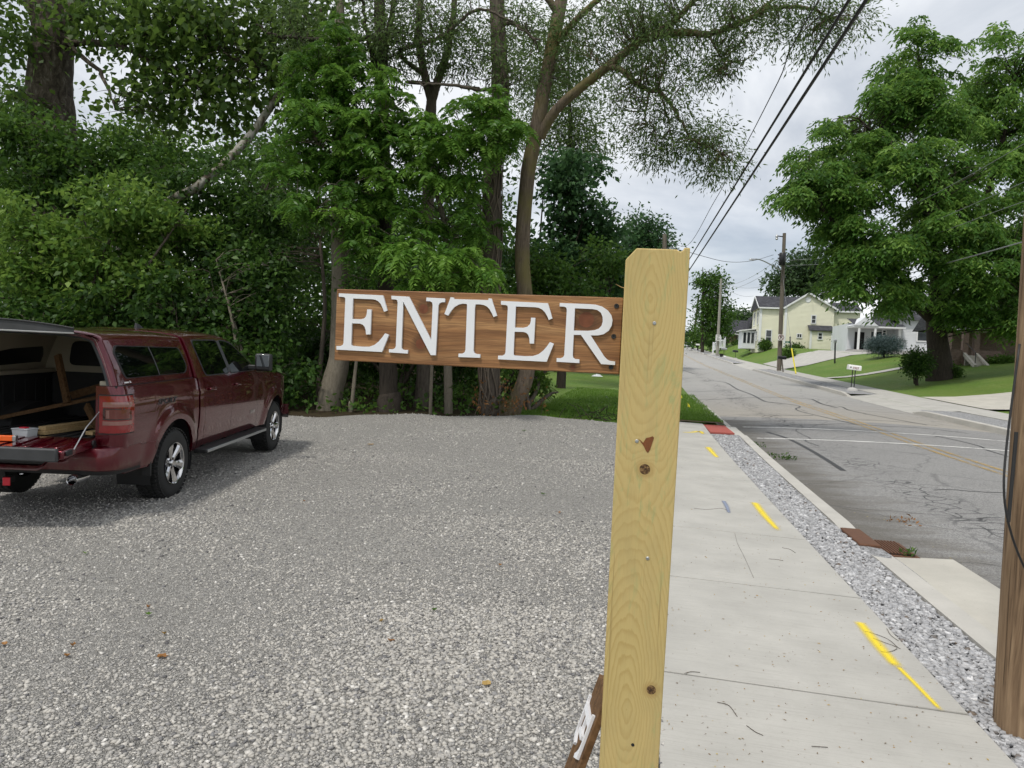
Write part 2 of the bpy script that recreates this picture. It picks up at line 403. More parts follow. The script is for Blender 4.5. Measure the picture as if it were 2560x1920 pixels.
    crk = t.math('MAXIMUM', crk, t.math('MULTIPLY', t.ramp(cr2, [(0, 1), (.006, .8), (.011, 0)]), .35))
    c = t.mix(crk, c, (.035, .035, .037))
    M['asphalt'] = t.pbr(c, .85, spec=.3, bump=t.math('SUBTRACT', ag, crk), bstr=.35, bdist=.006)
    def paint(name, col, wear):
        t = NT(name); wc = t.world(); n_ = t.noise(wc, 38, 4, .7); big = t.noise(wc, 2.0, 3)
        b = t.n('ShaderNodeBsdfPrincipled'); b.inputs['Base Color'].default_value = (*col, 1); b.inputs['Roughness'].default_value = .7
        tr = t.n('ShaderNodeBsdfTransparent'); mx = t.n('ShaderNodeMixShader')
        a = t.ramp(t.math('ADD', n_, t.math('MULTIPLY', big, .35)), [(wear, 1), (wear + .1, 0)])
        t.l(a, mx.inputs[0]); t.l(tr.outputs[0], mx.inputs[1]); t.l(b.outputs[0], mx.inputs[2]); t.l(mx.outputs[0], t.out.inputs[0])
        return t.m
    M['white_paint'] = paint('worn white road paint', (.72, .71, .68), .68)
    M['yellow_paint'] = paint('worn yellow road paint', (.44, .29, .075), .61)
    # sprayed marks: soft edged, by the distance across the stroke stored in UV
    t = NT('sprayed yellow marking'); tc = t.n('ShaderNodeTexCoord'); u_, v_, _ = t.sep(tc.outputs['UV'])
    n_ = t.noise(t.world(), 160, 3, .7)
    e_ = t.math('ADD', t.math('ABSOLUTE', v_), t.math('MULTIPLY_ADD', n_, 1.1, -.55))
    a = t.ramp(e_, [(.10, .88), (.85, 0)])
    endf = t.ramp(u_, [(0, 0), (.05, 1), (.9, 1), (1, 0)]); a = t.math('MULTIPLY', a, endf)
    b = t.n('ShaderNodeBsdfPrincipled'); b.inputs['Base Color'].default_value = (.86, .66, .02, 1); b.inputs['Roughness'].default_value = .6
    tr = t.n('ShaderNodeBsdfTransparent'); mx = t.n('ShaderNodeMixShader'); t.l(a, mx.inputs[0]); t.l(tr.outputs[0], mx.inputs[1]); t.l(b.outputs[0], mx.inputs[2]); t.l(mx.outputs[0], t.out.inputs[0])
    M['spray'] = t.m
    t2 = t.m.copy(); t2.name = 'sprayed blue grey marking'
    for nd in t2.node_tree.nodes:
        if nd.type == 'BSDF_PRINCIPLED': nd.inputs['Base Color'].default_value = (.22, .26, .36, 1)
    M['spray_blue'] = t2
    M['tar'] = simple('tar seal', (.035, .035, .037), .6, var=.3, scale=20)
    # grass and floors
    def grass(name, dark, mid, light, dry):
        t = NT(name); wc = t.world()
        n1 = t.noise(wc, .35, 5, .6); n2 = t.noise(t.world((1, 1, 1)), 26, 4, .75); n3 = t.noise(wc, 4, 4, .6)
        c = t.ramp(n2, [(.3, dark), (.52, mid), (.75, light)])
        c = t.mix(t.ramp(n1, [(.38, 0), (.62, .6)]), c, dry); c = t.mix(t.ramp(n3, [(.45, 0), (.7, .35)]), c, dark)
        w_ = t.voro(wc, 7, 'F1', 'Distance'); c = t.mix(t.math('MULTIPLY', t.ramp(w_, [(0, .9), (.09, .8), (.11, 0)]), t.ramp(t.noise(wc, .45, 2), [(.5, 0), (.6, 1)])), c, (.62, .62, .55))
        return t.pbr(c, .8, spec=.2, bump=n2, bstr=.7, bdist=.05)
    M['lawn'] = grass('mown lawn', (.050, .095, .014), (.098, .180, .026), (.185, .280, .050), (.150, .195, .045))
    t = NT('forest floor'); wc = t.world(); n2 = t.noise(wc, 9, 5, .7); c = t.ramp(n2, [(.3, (.018, .014, .009)), (.55, (.045, .034, .02)), (.75, (.035, .055, .012))]); M['floor'] = t.pbr(c, .95, spec=.1, bump=n2, bstr=.6, bdist=.05)
    t = NT('bare soil'); wc = t.world(); n2 = t.noise(wc, 14, 5, .7); c = t.ramp(n2, [(.3, (.06, .045, .03)), (.7, (.16, .12, .08))]); M['soil'] = t.pbr(c, .95, spec=.1, bump=n2, bstr=.6, bdist=.03)
    # bark
    M['bark'] = bark_mat('furrowed grey brown bark', (.018, .015, .012), (.155, .13, .105), 7.5, 1.1)
    M['bark_willow'] = bark_mat('willow bark with lichen', (.022, .016, .012), (.20, .158, .118), 7, .9, 1.0, (.15, .13, .05))
    M['bark_dark'] = bark_mat('dark bark', (.010, .009, .008), (.075, .062, .05), 7, 1.1)
    M['bark_pale'] = bark_mat('pale smooth bark', (.07, .06, .045), (.21, .185, .145), 9, 2.5, .3)
    t = NT('mottled sycamore bark'); wc = t.world((2.2, 2.2, 1.1)); n1 = t.noise(wc, 2.0, 4, .6, .5); n2 = t.noise(wc, 12, 4)
    c = t.ramp(n1, [(.42, (.07, .055, .04)), (.47, (.17, .16, .12)), (.52, (.22, .21, .18)), (.60, (.31, .30, .27))]); M['bark_syc'] = t.pbr(c, .85, spec=.2, bump=n2, bstr=.3)
    t = NT('flaky grey brown sycamore bark'); wc = t.world((3, 3, 1.5)); n1 = t.noise(wc, 2.0, 6, .7, .5); c = t.ramp(n1, [(.35, (.028, .022, .017)), (.55, (.085, .07, .055)), (.72, (.22, .20, .17))]); M['bark_syc2'] = t.pbr(c, .9, spec=.15, bump=n1, bstr=.6, bdist=.03)
    M['vine'] = bark_mat('bare vine stems', (.05, .04, .03), (.20, .165, .13), 14, 6, .4)
    # leaves
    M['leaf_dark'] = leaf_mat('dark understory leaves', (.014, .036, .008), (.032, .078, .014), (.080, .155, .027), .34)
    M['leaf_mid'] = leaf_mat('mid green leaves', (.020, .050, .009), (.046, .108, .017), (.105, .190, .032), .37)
    M['leaf_light'] = leaf_mat('light green and sunlit leaves', (.032, .078, .013), (.092, .182, .030), (.200, .305, .058), .40)  # light green shrubs; its paleness also stands in for sunlight on a back tree
    M['leaf_frond'] = leaf_mat('pinnate frond leaves', (.028, .078, .013), (.072, .170, .022), (.180, .320, .050), .36, .42)
    M['leaf_willow'] = leaf_mat('willow leaves', (.034, .062, .020), (.070, .120, .034), (.130, .190, .060), .50)
    M['leaf_blue'] = leaf_mat('bluish green maple leaves', (.015, .042, .018), (.032, .085, .030), (.078, .155, .052), .33)
    M['leaf_syc'] = leaf_mat('sycamore leaves', (.026, .055, .012), (.055, .108, .020), (.115, .180, .036), .48)
    M['leaf_walnut'] = leaf_mat('broad tree leaves', (.028, .078, .015), (.072, .170, .028), (.200, .325, .062), .40)
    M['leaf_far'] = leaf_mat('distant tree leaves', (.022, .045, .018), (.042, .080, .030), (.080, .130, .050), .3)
    M['leaf_spruce'] = leaf_mat('blue spruce needles', (.035, .060, .060), (.075, .115, .115), (.14, .19, .19), .1, .7)
    M['leaf_dry'] = leaf_mat('dry brown leaves', (.10, .045, .015), (.24, .11, .035), (.38, .20, .07), .2)
    M['grass_blade'] = leaf_mat('grass blades', (.050, .105, .015), (.100, .200, .028), (.190, .300, .055), .5)
    M['litter'] = leaf_mat('fallen leaf bits', (.09, .045, .015), (.36, .22, .07), (.45, .36, .14), .1)
    M['twig'] = simple('dry twig', (.06, .045, .03), .9, var=.3)
    # timber
    def knots(t, u, w, ks):
        """ks: (u, w, radius). returns (pull on the grain, mask of the knot, mask of its halo)"""
        pull = None; mask = None; halo = None
        for (ku, kw, r) in ks:
            du = t.math('MULTIPLY', t.math('SUBTRACT', u, ku), 1 / r); dw = t.math('MULTIPLY', t.math('SUBTRACT', w, kw), 1 / r)
            d2 = t.math('ADD', t.math('MULTIPLY', du, du), t.math('MULTIPLY', dw, dw))
            g = t.math('DIVIDE', 1.0, t.math('MULTIPLY_ADD', d2, .35, 1.0))
            m_ = t.math('LESS_THAN', d2, 1.0); h_ = t.ramp(t.math('DIVIDE', d2, 6), [(.1, 1), (.75, 0)])
            p = t.math('MULTIPLY', g, r * 3)
            pull = p if pull is None else t.math('ADD', pull, p); mask = m_ if mask is None else t.math('MAXIMUM', mask, m_); halo = h_ if halo is None else t.math('MAXIMUM', halo, h_)
        return pull, mask, halo
    t = NT('stained pine board'); co = t.coord('Object'); u, d_, w = t.sep(co)
    pull, mask, halo = knots(t, u, w, [(-.127, .047, .0115), (-.1306, -.039, .0125), (.2725, .035, .018), (.2466, -.078, .0055)])
    nz = t.noise(t.coord('Object', (2.2, 1, 9)), 1.0, 4, .6)
    g = t.math('ADD', t.math('MULTIPLY_ADD', nz, .045, w), t.math('MULTIPLY', pull, .55))
    fib = t.noise(t.comb(t.math('MULTIPLY', u, 6), 0, t.math('MULTIPLY', g, 330)), 1.0, 5, .65)
    ring = t.noise(t.comb(t.math('MULTIPLY', u, 1.3), 3, t.math('MULTIPLY', g, 42)), 1.0, 2, .4)
    c = t.ramp(ring, [(.3, (.21, .092, .034)), (.48, (.36, .18, .072)), (.66, (.46, .255, .11))])
    c = t.mix(t.ramp(fib, [(.40, .65), (.60, 0)]), c, (.10, .045, .02))
    blot = t.noise(t.coord('Object', (5, 1, 12)), 1.0, 4); c = t.mix(t.ramp(blot, [(.5, 0), (.75, .45)]), c, (.10, .042, .017))
    rk = t.noise(t.coord('Object', (60, 1, 60)), 1.0, 3)
    c = t.mix(t.math('MULTIPLY', halo, .7), c, (.06, .026, .012)); c = t.mix(mask, c, t.mix(rk, (.09, .028, .012), (.22, .075, .032)))
    M['board'] = t.pbr(c, .55, spec=.35, bump=fib, bstr=.25, bdist=.002)
    t = NT('treated pine post'); co = t.coord('Object'); u, d_, w = t.sep(co)
    KP = [(.0145, 1.364, .012), (.0554, .862, .0105)]
    pull, mask, halo = knots(t, u, w, KP)
    nz = t.noise(t.coord('Object', (20, 1, 7)), 1.0, 4, .6); nz2 = t.noise(t.coord('Object', (1, 1, 1.4)), 1.0, 2)
    # cathedral figure: growth rings of a leaning stem cut by the flat face
    uu = t.math('SUBTRACT', u, t.math('MULTIPLY_ADD', nz2, .08, -.035))
    rr = t.math('SQRT', t.math('ADD', t.math('MULTIPLY', uu, uu), t.math('POWER', t.math('MULTIPLY_ADD', t.math('PINGPONG', t.math('ADD', w, .13), .47), .22, .012), 2)))
    rr = t.math('ADD', t.math('MULTIPLY_ADD', nz, .017, rr), t.math('MULTIPLY', pull, .9))
    nlow = t.noise(t.coord('Object', (6, 6, 1.1)), 1.0, 3, .6); ring = t.math('FRACT', t.math('MULTIPLY_ADD', nlow, 3.2, t.math('MULTIPLY', rr, 150)))
    fine = t.noise(t.comb(t.math('MULTIPLY', u, 420), t.math('MULTIPLY', d_, 420), t.math('MULTIPLY', w, 11)), 1.0, 3, .6)
    c = t.ramp(ring, [(0, (.505, .39, .165)), (.5, (.49, .375, .155)), (.86, (.43, .315, .12)), (1, (.485, .37, .15))])
    tone = t.noise(t.coord('Object', (4, 4, 1.6)), 1.0, 3); c = t.mix(t.ramp(tone, [(.35, 0), (.65, .55)]), c, (.55, .42, .19))
    c = t.mix(t.ramp(fine, [(.5, 0), (.8, .25)]), c, (.30, .20, .07))
    ckk = t.noise(t.coord('Object', (130, 130, 1.6)), 1.0, 3, .5); c = t.mix(t.ramp(ckk, [(.64, 0), (.70, .55)]), c, (.26, .18, .07)); stn = t.noise(t.coord('Object', (9, 9, 3)), 1.0, 5, .7); c = t.mix(t.ramp(stn, [(.48, 0), (.70, .5)]), c, (.36, .29, .13))
    gn = t.noise(t.coord('Object', (42, 42, 8)), 1.0, 5, .75, .6); gb = t.noise(t.coord('Object', (5, 5, 1.7)), 1.0, 3)
    gm = t.math('MULTIPLY', t.ramp(gn, [(.53, 0), (.68, .75)]), t.ramp(gb, [(.42, 0), (.56, 1)])); c = t.mix(gm, c, (.235, .34, .155))
    rk = t.noise(t.coord('Object', (120, 120, 120)), 1.0, 4, .7)
    c = t.mix(t.math('MULTIPLY', halo, .45), c, (.30, .17, .05)); c = t.mix(mask, c, t.ramp(rk, [(.35, (.02, .014, .010)), (.5, (.10, .055, .025)), (.65, (.30, .19, .085))]))
    M['post'] = t.pbr(c, .75, spec=.25, bump=t.math('ADD', fine, t.math('MULTIPLY', ring, .4)), bstr=.22, bdist=.002)
    M['knot_hole'] = simple('red brown knot pocket', (.17, .055, .015), .8, var=.6, scale=120)
    def timber(name, a, b, sx=30, sz=2):
        t = NT(name); co = t.coord('Object', (sx, sx, sz)); n_ = t.noise(co, 1.0, 6, .65, .5); c = t.ramp(n_, [(.3, a), (.65, b)])
        return t.pbr(c, .8, spec=.2, bump=n_, bstr=.4, bdist=.006)
    t = NT('utility pole timber'); co = t.coord('Object', (26, 26, 1.3)); n_ = t.noise(co, 1.0, 7, .68, .8); c = t.ramp(n_, [(.28, (.045, .03, .019)), (.45, (.185, .122, .073)), (.7, (.34, .24, .148))])
    ck = t.noise(t.coord('Object', (60, 60, .8)), 1.0, 4, .6); c = t.mix(t.ramp(ck, [(.63, 0), (.68, .9)]), c, (.025, .017, .011))
    kn = t.voro(t.coord('Object', (9, 9, 3.0)), 1.0, 'F1', 'Distance'); c = t.mix(t.ramp(kn, [(0, .85), (.10, .5), (.2, 0)]), c, (.05, .028, .013))
    M['pole'] = t.pbr(c, .85, spec=.2, bump=n_, bstr=.5, bdist=.01)
    M['pole_grey'] = timber('weathered grey pole', (.07, .058, .046), (.20, .175, .145), 22, .9)
    M['pole_pale'] = timber('pale weathered pole', (.19, .18, .16), (.36, .345, .31), 22, .9)
    M['lumber'] = timber('pale sawn lumber', (.36, .24, .11), (.55, .40, .21), 40, 40)
    M['oldwood'] = timber('old brown lumber', (.06, .032, .015), (.17, .095, .045), 40, 40)
    # paint, plastic, metal, glass
    t = NT('maroon pearl car paint'); fl = t.noise(t.coord('Object'), 900, 2); c = t.mix(fl, (.085, .0015, .0075), (.125, .003, .013))
    M['paint'] = t.pbr(c, .22, .6, .5, 1.0, coatr=.006)
    t = NT('maroon paint with road dust'); co = t.coord('Object'); x_, y_, z_ = t.sep(co); n_ = t.noise(t.coord('Object', (4, 4, 1.5)), 2.2, 6, .7)
    dm = t.math('MULTIPLY', t.ramp(t.math('MULTIPLY_ADD', n_, .55, t.math('MULTIPLY', z_, -1)), [(0, 0), (1, 0)]), 1) if False else t.ramp(t.math('SUBTRACT', t.math('MULTIPLY_ADD', n_, .5, .36), z_), [(0, 0), (.35, .75)])
    c = t.mix(dm, (.090, .0016, .008), (.20, .16, .11)); M['paint_dirty'] = t.pbr(c, t.math('MULTIPLY_ADD', dm, .5, .28), .2, .5, .6, coatr=.05)
    M['black_plastic'] = simple('black textured plastic', (.016, .016, .017), .55, var=.3, scale=60)
    M['grey_plastic'] = simple('dusty charcoal plastic', (.045, .047, .05), .6, var=.45, scale=7)
    M['rubber'] = simple('tyre rubber', (.018, .018, .018), .75, var=.35, scale=25)
    M['chrome'] = simple('chrome', (.62, .62, .63), .10, 1.0, var=.04)
    M['steel'] = simple('galvanised steel', (.42, .43, .44), .42, .9, var=.15)
    M['dark_metal'] = simple('dark metal', (.035, .035, .037), .5, .6, var=.2)
    M['black_paint'] = simple('black enamel', (.010, .010, .012), .35, var=.2)
    M['rust'] = simple('rusty cast iron', (.13, .062, .035), .75, .3, var=.4, scale=35)
    M['mirror'] = simple('mirror', (.38, .40, .41), .03, 1.0, var=.01)
    t = NT('tinted glass'); g = t.n('ShaderNodeBsdfGlossy'); g.inputs['Roughness'].default_value = .015; g.inputs['Color'].default_value = (.95, .97, .98, 1)
    tr = t.n('ShaderNodeBsdfTransparent'); tr.inputs[0].default_value = (.05, .055, .05, 1); fr = t.n('ShaderNodeFresnel'); fr.inputs[0].default_value = 1.5
    df = t.n('ShaderNodeBsdfDiffuse'); df.inputs[0].default_value = (.006, .007, .007, 1); mx0 = t.n('ShaderNodeMixShader'); mx0.inputs[0].default_value = .35; t.l(tr.outputs[0], mx0.inputs[1]); t.l(df.outputs[0], mx0.inputs[2])
    mx = t.n('ShaderNodeMixShader'); t.l(fr.outputs[0], mx.inputs[0]); t.l(mx0.outputs[0], mx.inputs[1]); t.l(g.outputs[0], mx.inputs[2]); t.l(mx.outputs[0], t.out.inputs[0]); M['glass'] = t.m
    t = NT('light glass'); g = t.n('ShaderNodeBsdfGlossy'); g.inputs['Roughness'].default_value = .015
    tr = t.n('ShaderNodeBsdfTransparent'); tr.inputs[0].default_value = (.55, .60, .57, 1); fr = t.n('ShaderNodeFresnel'); fr.inputs[0].default_value = 1.5
    mx = t.n('ShaderNodeMixShader'); t.l(fr.outputs[0], mx.inputs[0]); t.l(tr.outputs[0], mx.inputs[1]); t.l(g.outputs[0], mx.inputs[2]); t.l(mx.outputs[0], t.out.inputs[0]); M['glass_light'] = t.m
    M['window_glass'] = simple('house window glass', (.03, .035, .04), .06, var=.5, scale=1.5, spec=.8)
    M['lens_red'] = simple('red lamp lens', (.24, .002, .004), .12, var=.25, scale=30, coat=1)
    M['lens_dark'] = simple('dark red lamp lens', (.045, .006, .006), .15, var=.2, scale=40, coat=1)
    M['lens_clear'] = simple('pinkish clear lamp lens', (.27, .12, .10), .15, var=.15, scale=50, coat=1)
    M['lens_mid'] = simple('brownish red lamp lens', (.13, .022, .016), .15, var=.2, scale=40, coat=1)
    M['cream'] = simple('cream gelcoat', (.46, .41, .32), .55, var=.2, scale=3)
    M['bedliner'] = simple('sprayed bed liner', (.028, .028, .029), .7, var=.5, scale=12)
    M['orange'] = simple('orange enamel', (.82, .13, .018), .4, var=.06)
    M['clear_plastic'] = simple('milky plastic', (.55, .58, .60), .35, var=.08)
    M['red_plastic'] = simple('red plastic', (.62, .02, .04), .4, var=.08)
    M['white'] = simple('white paint', (.74, .75, .78), .5, var=.03, scale=14)
    M['white_trim'] = simple('white trim', (.72, .73, .74), .6, var=.06)
    M['sign_white'] = simple('sign white', (.72, .72, .71), .5, var=.05)
    M['sign_red'] = simple('faded sign red', (.20, .035, .035), .5, var=.15)
    M['sign_black'] = simple('sign black', (.015, .015, .016), .5, var=.1)
    M['sign_green'] = simple('sign green', (.012, .12, .06), .5, var=.1)
    M['yellow_plastic'] = simple('yellow plastic', (.72, .62, .03), .5, var=.08)
    M['cable'] = simple('black cable', (.012, .012, .013), .6, var=.2)
    M['cable_grey'] = simple('grey cable', (.22, .23, .24), .6, var=.1)
    M['tactile'] = simple('brick red tactile plate', (.36, .085, .065), .7, var=.2, scale=9)
    # houses
    def siding(name, col):
        t = NT(name); n_ = t.noise(t.world(), 1.2, 4); c = t.mix(n_, tuple(x * .9 for x in col), tuple(x * 1.05 for x in col)); return t.pbr(c, .7, spec=.3)
    M['siding_yellow'] = siding('pale yellow siding', (.76, .745, .59)); M['siding_white'] = siding('white siding', (.66, .68, .71)); M['siding_grey'] = siding('grey siding', (.23, .24, .25))
    t = NT('dark asphalt shingles'); wc = t.world(); n_ = t.voro(t.world((1, 1, 3.5)), 3.2, 'F1', 'Color'); c = t.mix(t.sep(n_)[0], (.035, .036, .042), (.075, .076, .086)); M['roof'] = t.pbr(c, .9, spec=.15, bump=t.sep(n_)[0], bstr=.3)
    M['brick'] = simple('mottled brick', (.19, .115, .09), .9, var=.45, scale=9); M['mortar'] = simple('mortar', (.34, .31, .28), .95, var=.1)
    M['foundation'] = simple('foundation concrete', (.42, .41, .40), .9, var=.1)
    M['dark_void'] = simple('dark room', (.012, .012, .013), .9)
build_materials()
# ================================================================== the setting
rng = np.random.default_rng(7)
def sheet(name, S, Vv, zf, mat, kind='structure', label=None, parent=None, dz=0.0):
    S = np.asarray(S, float); Vv = np.asarray(Vv, float)
    ss, vv = np.meshgrid(S, Vv, indexing='ij')
    x, y = W2(ss, vv); z = zf(ss, vv) + dz
    n, k = ss.shape
    i = np.arange(n - 1)[:, None] * k + np.arange(k - 1)[None, :]
    Fq = np.stack([i, i + k, i + k + 1, i + 1], -1).reshape(-1, 4)[:, ::-1]
    me = mesh_np(name, np.stack([x, y, z], -1).reshape(-1, 3), Fq, mat, smooth=True, uv=np.stack([ss, vv], -1).reshape(-1, 2))
    o = obj(name, me, parent)
    if kind: o['kind'] = kind
    if label: o['label'] = label
    return o
def lot_edge(v): return 15.1 + .36 * (v + 8.2) + .18 * np.sin(v * 1.9) + .1 * np.sin(v * 4.7 + 1)
def zlot(s, v):
    return zg(s, v) + .018 * np.sin(s * 1.3 + v * .7) * np.sin(v * 1.1 - s * .5) * sm((.1 - v) / .6) + .05 * sm((s - (lot_edge(v) - .9)) / .9) * (v < .1)
def in_lot(s, v): return (v < .2) & (s > -6) & (s < lot_edge(v) + .1) & (v > -17)
def zground(s, v):
    z = zg(s, v)
    z = np.where(in_lot(s, v), z - .14, z - .02)
    z = np.where((v > -.4) & (v < 2.6) & (s < 19.9), zg(s, v) - .2, z)
    z = np.where((v > np.where(s < 20, 1.9, 2.1)) & (v < 11.2), zg(s, v) - .45, z)
    return z
def dense(a, b, *brk):
    out = []
    for lo, hi, st in brk: out.append(np.arange(lo, hi, st))
    return np.unique(np.concatenate([[a], *out, [b]]))
sheet('ground', dense(-500, 900, (-480, -60, 60), (-60, -8, 6), (-8, 32, .5), (32, 120, 2), (120, 400, 12), (400, 880, 60)),
      dense(-700, 700, (-680, -60, 40), (-60, -18, 4), (-18, 14.5, .5), (14.5, 45, 1.5), (45, 120, 7), (120, 690, 50)), zground, M['lawn'])
fl_S = dense(13, 90, (13, 40, .7), (40, 90, 4)); fl_V = dense(-90, -2.0, (-90, -20, 5), (-20, -2, .6))
ss, vv = np.meshgrid(fl_S, fl_V, indexing='ij')
sheet('forest_floor', np.linspace(0, 1, 30), fl_V, lambda t, v: 0 * t, M['floor'])
_o = bpy.data.objects['forest_floor']      # re-lay: starts at the gravel edge, ends along a slanting lawn edge
_n = len(fl_V); _t = np.linspace(0, 1, 30)
_co = []
for t_ in _t:
    for v_ in fl_V:
        s0 = lot_edge(v_) - .25 if v_ > -17 else 11.0
        s1 = max(s0 + .4, min(70, 18.4 + (-3.3 - v_) * 3.6 + .5 * math.sin(v_ * 2)))
        s_ = s0 + (s1 - s0) * t_; x_, y_ = W2(s_, v_)
        _co.append((x_, y_, float(zg(s_, v_)) + .012 + .02 * math.sin(s_ * 2.1) * math.sin(v_ * 1.7)))
_o.data.vertices.foreach_set('co', np.array(_co, np.float32).ravel()); _o.data.update()
# gravel lot bed
lv = np.concatenate([np.arange(-17, -10, .5), np.arange(-10, .151, .12)]); lt = np.linspace(0, 1, 110)
ss = np.array([[-5 + (lot_edge(v) + 5) * t for v in lv] for t in lt]); vv = np.repeat(lv[None, :], len(lt), 0)
x, y = W2(ss, vv); z = zlot(ss, vv)
k = len(lv); i = np.arange(len(lt) - 1)[:, None] * k + np.arange(k - 1)[None, :]
obj('gravel_lot', mesh_np('gravel_lot', np.stack([x, y, z], -1).reshape(-1, 3), np.stack([i, i + k, i + k + 1, i + 1], -1).reshape(-1, 4)[:, ::-1], M['gravel'], smooth=True))['kind'] = 'structure'

def stone_mesh(name, X, Y, Z, size, mat, rg, flat=.62, cube=True, parent=None):
    """crushed stones as one mesh: each a jittered, turned block (12 triangles) or octahedron (8)"""
    n = len(X)
    if cube:
        base = np.array([[-1, -1, -1], [1, -1, -1], [1, 1, -1], [-1, 1, -1], [-1, -1, 1], [1, -1, 1], [1, 1, 1], [-1, 1, 1]], float) * .62
        Fb = np.array([[3, 2, 1, 0], [4, 5, 6, 7], [0, 1, 5, 4], [1, 2, 6, 5], [2, 3, 7, 6], [3, 0, 4, 7]])
    else:
        base = np.array([[1, 0, 0], [0, 1, 0], [-1, 0, 0], [0, -1, 0], [0, 0, 1], [0, 0, -1]], float)
        Fb = np.array([[0, 1, 4], [1, 2, 4], [2, 3, 4], [3, 0, 4], [1, 0, 5], [2, 1, 5], [3, 2, 5], [0, 3, 5]])
    m = len(base)
    P_ = base[None] * (1 + .55 * (rg.random((n, m, 3)) - .5)) + .16 * (rg.random((n, m, 3)) - .5)
    sc = size[:, None] * np.stack([.75 + .6 * rg.random(n), .75 + .5 * rg.random(n), flat * (.7 + .6 * rg.random(n))], 1)
    P_ = P_ * sc[:, None, :]
    tilt = (rg.random((n, 2)) - .5) * .9; a = rg.random(n) * 2 * np.pi
    cx_, sx_ = np.cos(tilt[:, 0]), np.sin(tilt[:, 0]); y1 = P_[:, :, 1] * cx_[:, None] - P_[:, :, 2] * sx_[:, None]; z1 = P_[:, :, 1] * sx_[:, None] + P_[:, :, 2] * cx_[:, None]
    cy_, sy_ = np.cos(tilt[:, 1]), np.sin(tilt[:, 1]); x2 = P_[:, :, 0] * cy_[:, None] + z1 * sy_[:, None]; z2 = -P_[:, :, 0] * sy_[:, None] + z1 * cy_[:, None]
    ca_, sa_ = np.cos(a)[:, None], np.sin(a)[:, None]
    V = np.stack([x2 * ca_ - y1 * sa_ + X[:, None], x2 * sa_ + y1 * ca_ + Y[:, None], z2 + Z[:, None]], -1)
    Fq = (Fb[None] + (np.arange(n) * m)[:, None, None]).reshape(-1, Fb.shape[1])
    r = np.clip(rg.normal(.5, .21, n), 0, 1)
    o = obj(name, mesh_np(name, V.reshape(-1, 3), Fq, mat, rnd=np.repeat(r, len(Fb))), parent)
    return o
def lot_points(d0, d1, per_m2, rg):
    n = int(per_m2 * .5 * (d1 * d1 - d0 * d0) * 1.25)
    d = np.sqrt(rg.random(n) * (d1 * d1 - d0 * d0) + d0 * d0); x_ = (rg.random(n) * 1.25 - .85) * d; y_ = d
    s_, v_ = SV(x_, y_)
    ok = (v_ < .17) & (s_ < lot_edge(v_) + .05)
    # coarser drifts and finer beds, as raked gravel lies
    f = np.sin(x_ * 1.7 + np.sin(y_ * 1.1) * 1.5) * np.sin(y_ * 1.3 + x_ * .4)
    f2 = np.sin(x_ * .9 + 1.3) * np.sin(y_ * .55 + x_ * .3); ok &= rg.random(n) < np.clip(.62 + .30 * f + .25 * f2, .12, 1)
    return x_[ok], y_[ok], zlot(s_[ok], v_[ok]), f[ok]
for (d0, d1, dens, smin, smax, cube) in ((2.3, 4.6, 6000, .0040, .0145, True), (4.6, 7.2, 2900, .0050, .0145, True), (7.2, 11.5, 1050, .007, .018, False), (11.5, 18.2, 260, .010, .022, False)):
    X, Y, Z, f = lot_points(d0, d1, dens, rng)
    sz = smin + (smax - smin) * rng.random(len(X)) ** 2.2 * (1 + .3 * f)
    o = stone_mesh('gravel', X, Y, Z + sz * .15, sz, M['stone'], rng, cube=cube)
    tag(o, 'loose pale grey crushed limestone covering the parking lot' if d0 < 3 else None, 'gravel' if d0 < 3 else None, kind='stuff')
# ---- join the four gravel rings into one object
def join(objs, name):
    Vs, Fs, Rs, off = [], {}, {}, 0
    mat = objs[0].data.materials[0]
    for o in objs:
        me = o.data; V = np.empty(len(me.vertices) * 3, np.float32); me.vertices.foreach_get('co', V)
        idx = np.empty(len(me.loops), np.int32); me.loops.foreach_get('vertex_index', idx)
        k = len(idx) // len(me.polygons); r = np.empty(len(me.polygons), np.float32); me.attributes['rnd'].data.foreach_get('value', r)
        Vs.append(V.reshape(-1, 3)); Fs.setdefault(k, []).append(idx.reshape(-1, k) + off); Rs.setdefault(k, []).append(r); off += len(me.vertices)
    ks = sorted(Fs); me2 = mesh_np(name, np.concatenate(Vs), [np.concatenate(Fs[k]) for k in ks], mat, rnd=np.concatenate([np.concatenate(Rs[k]) for k in ks]))
    props = dict((k, objs[0][k]) for k in objs[0].keys())
    for o in objs: bpy.data.objects.remove(o)
    o = obj(name, me2)
    for k, v_ in props.items(): o[k] = v_
    return o
join([o for o in list(scene.objects) if o.name.split('.')[0] == 'gravel'], 'gravel_stones')

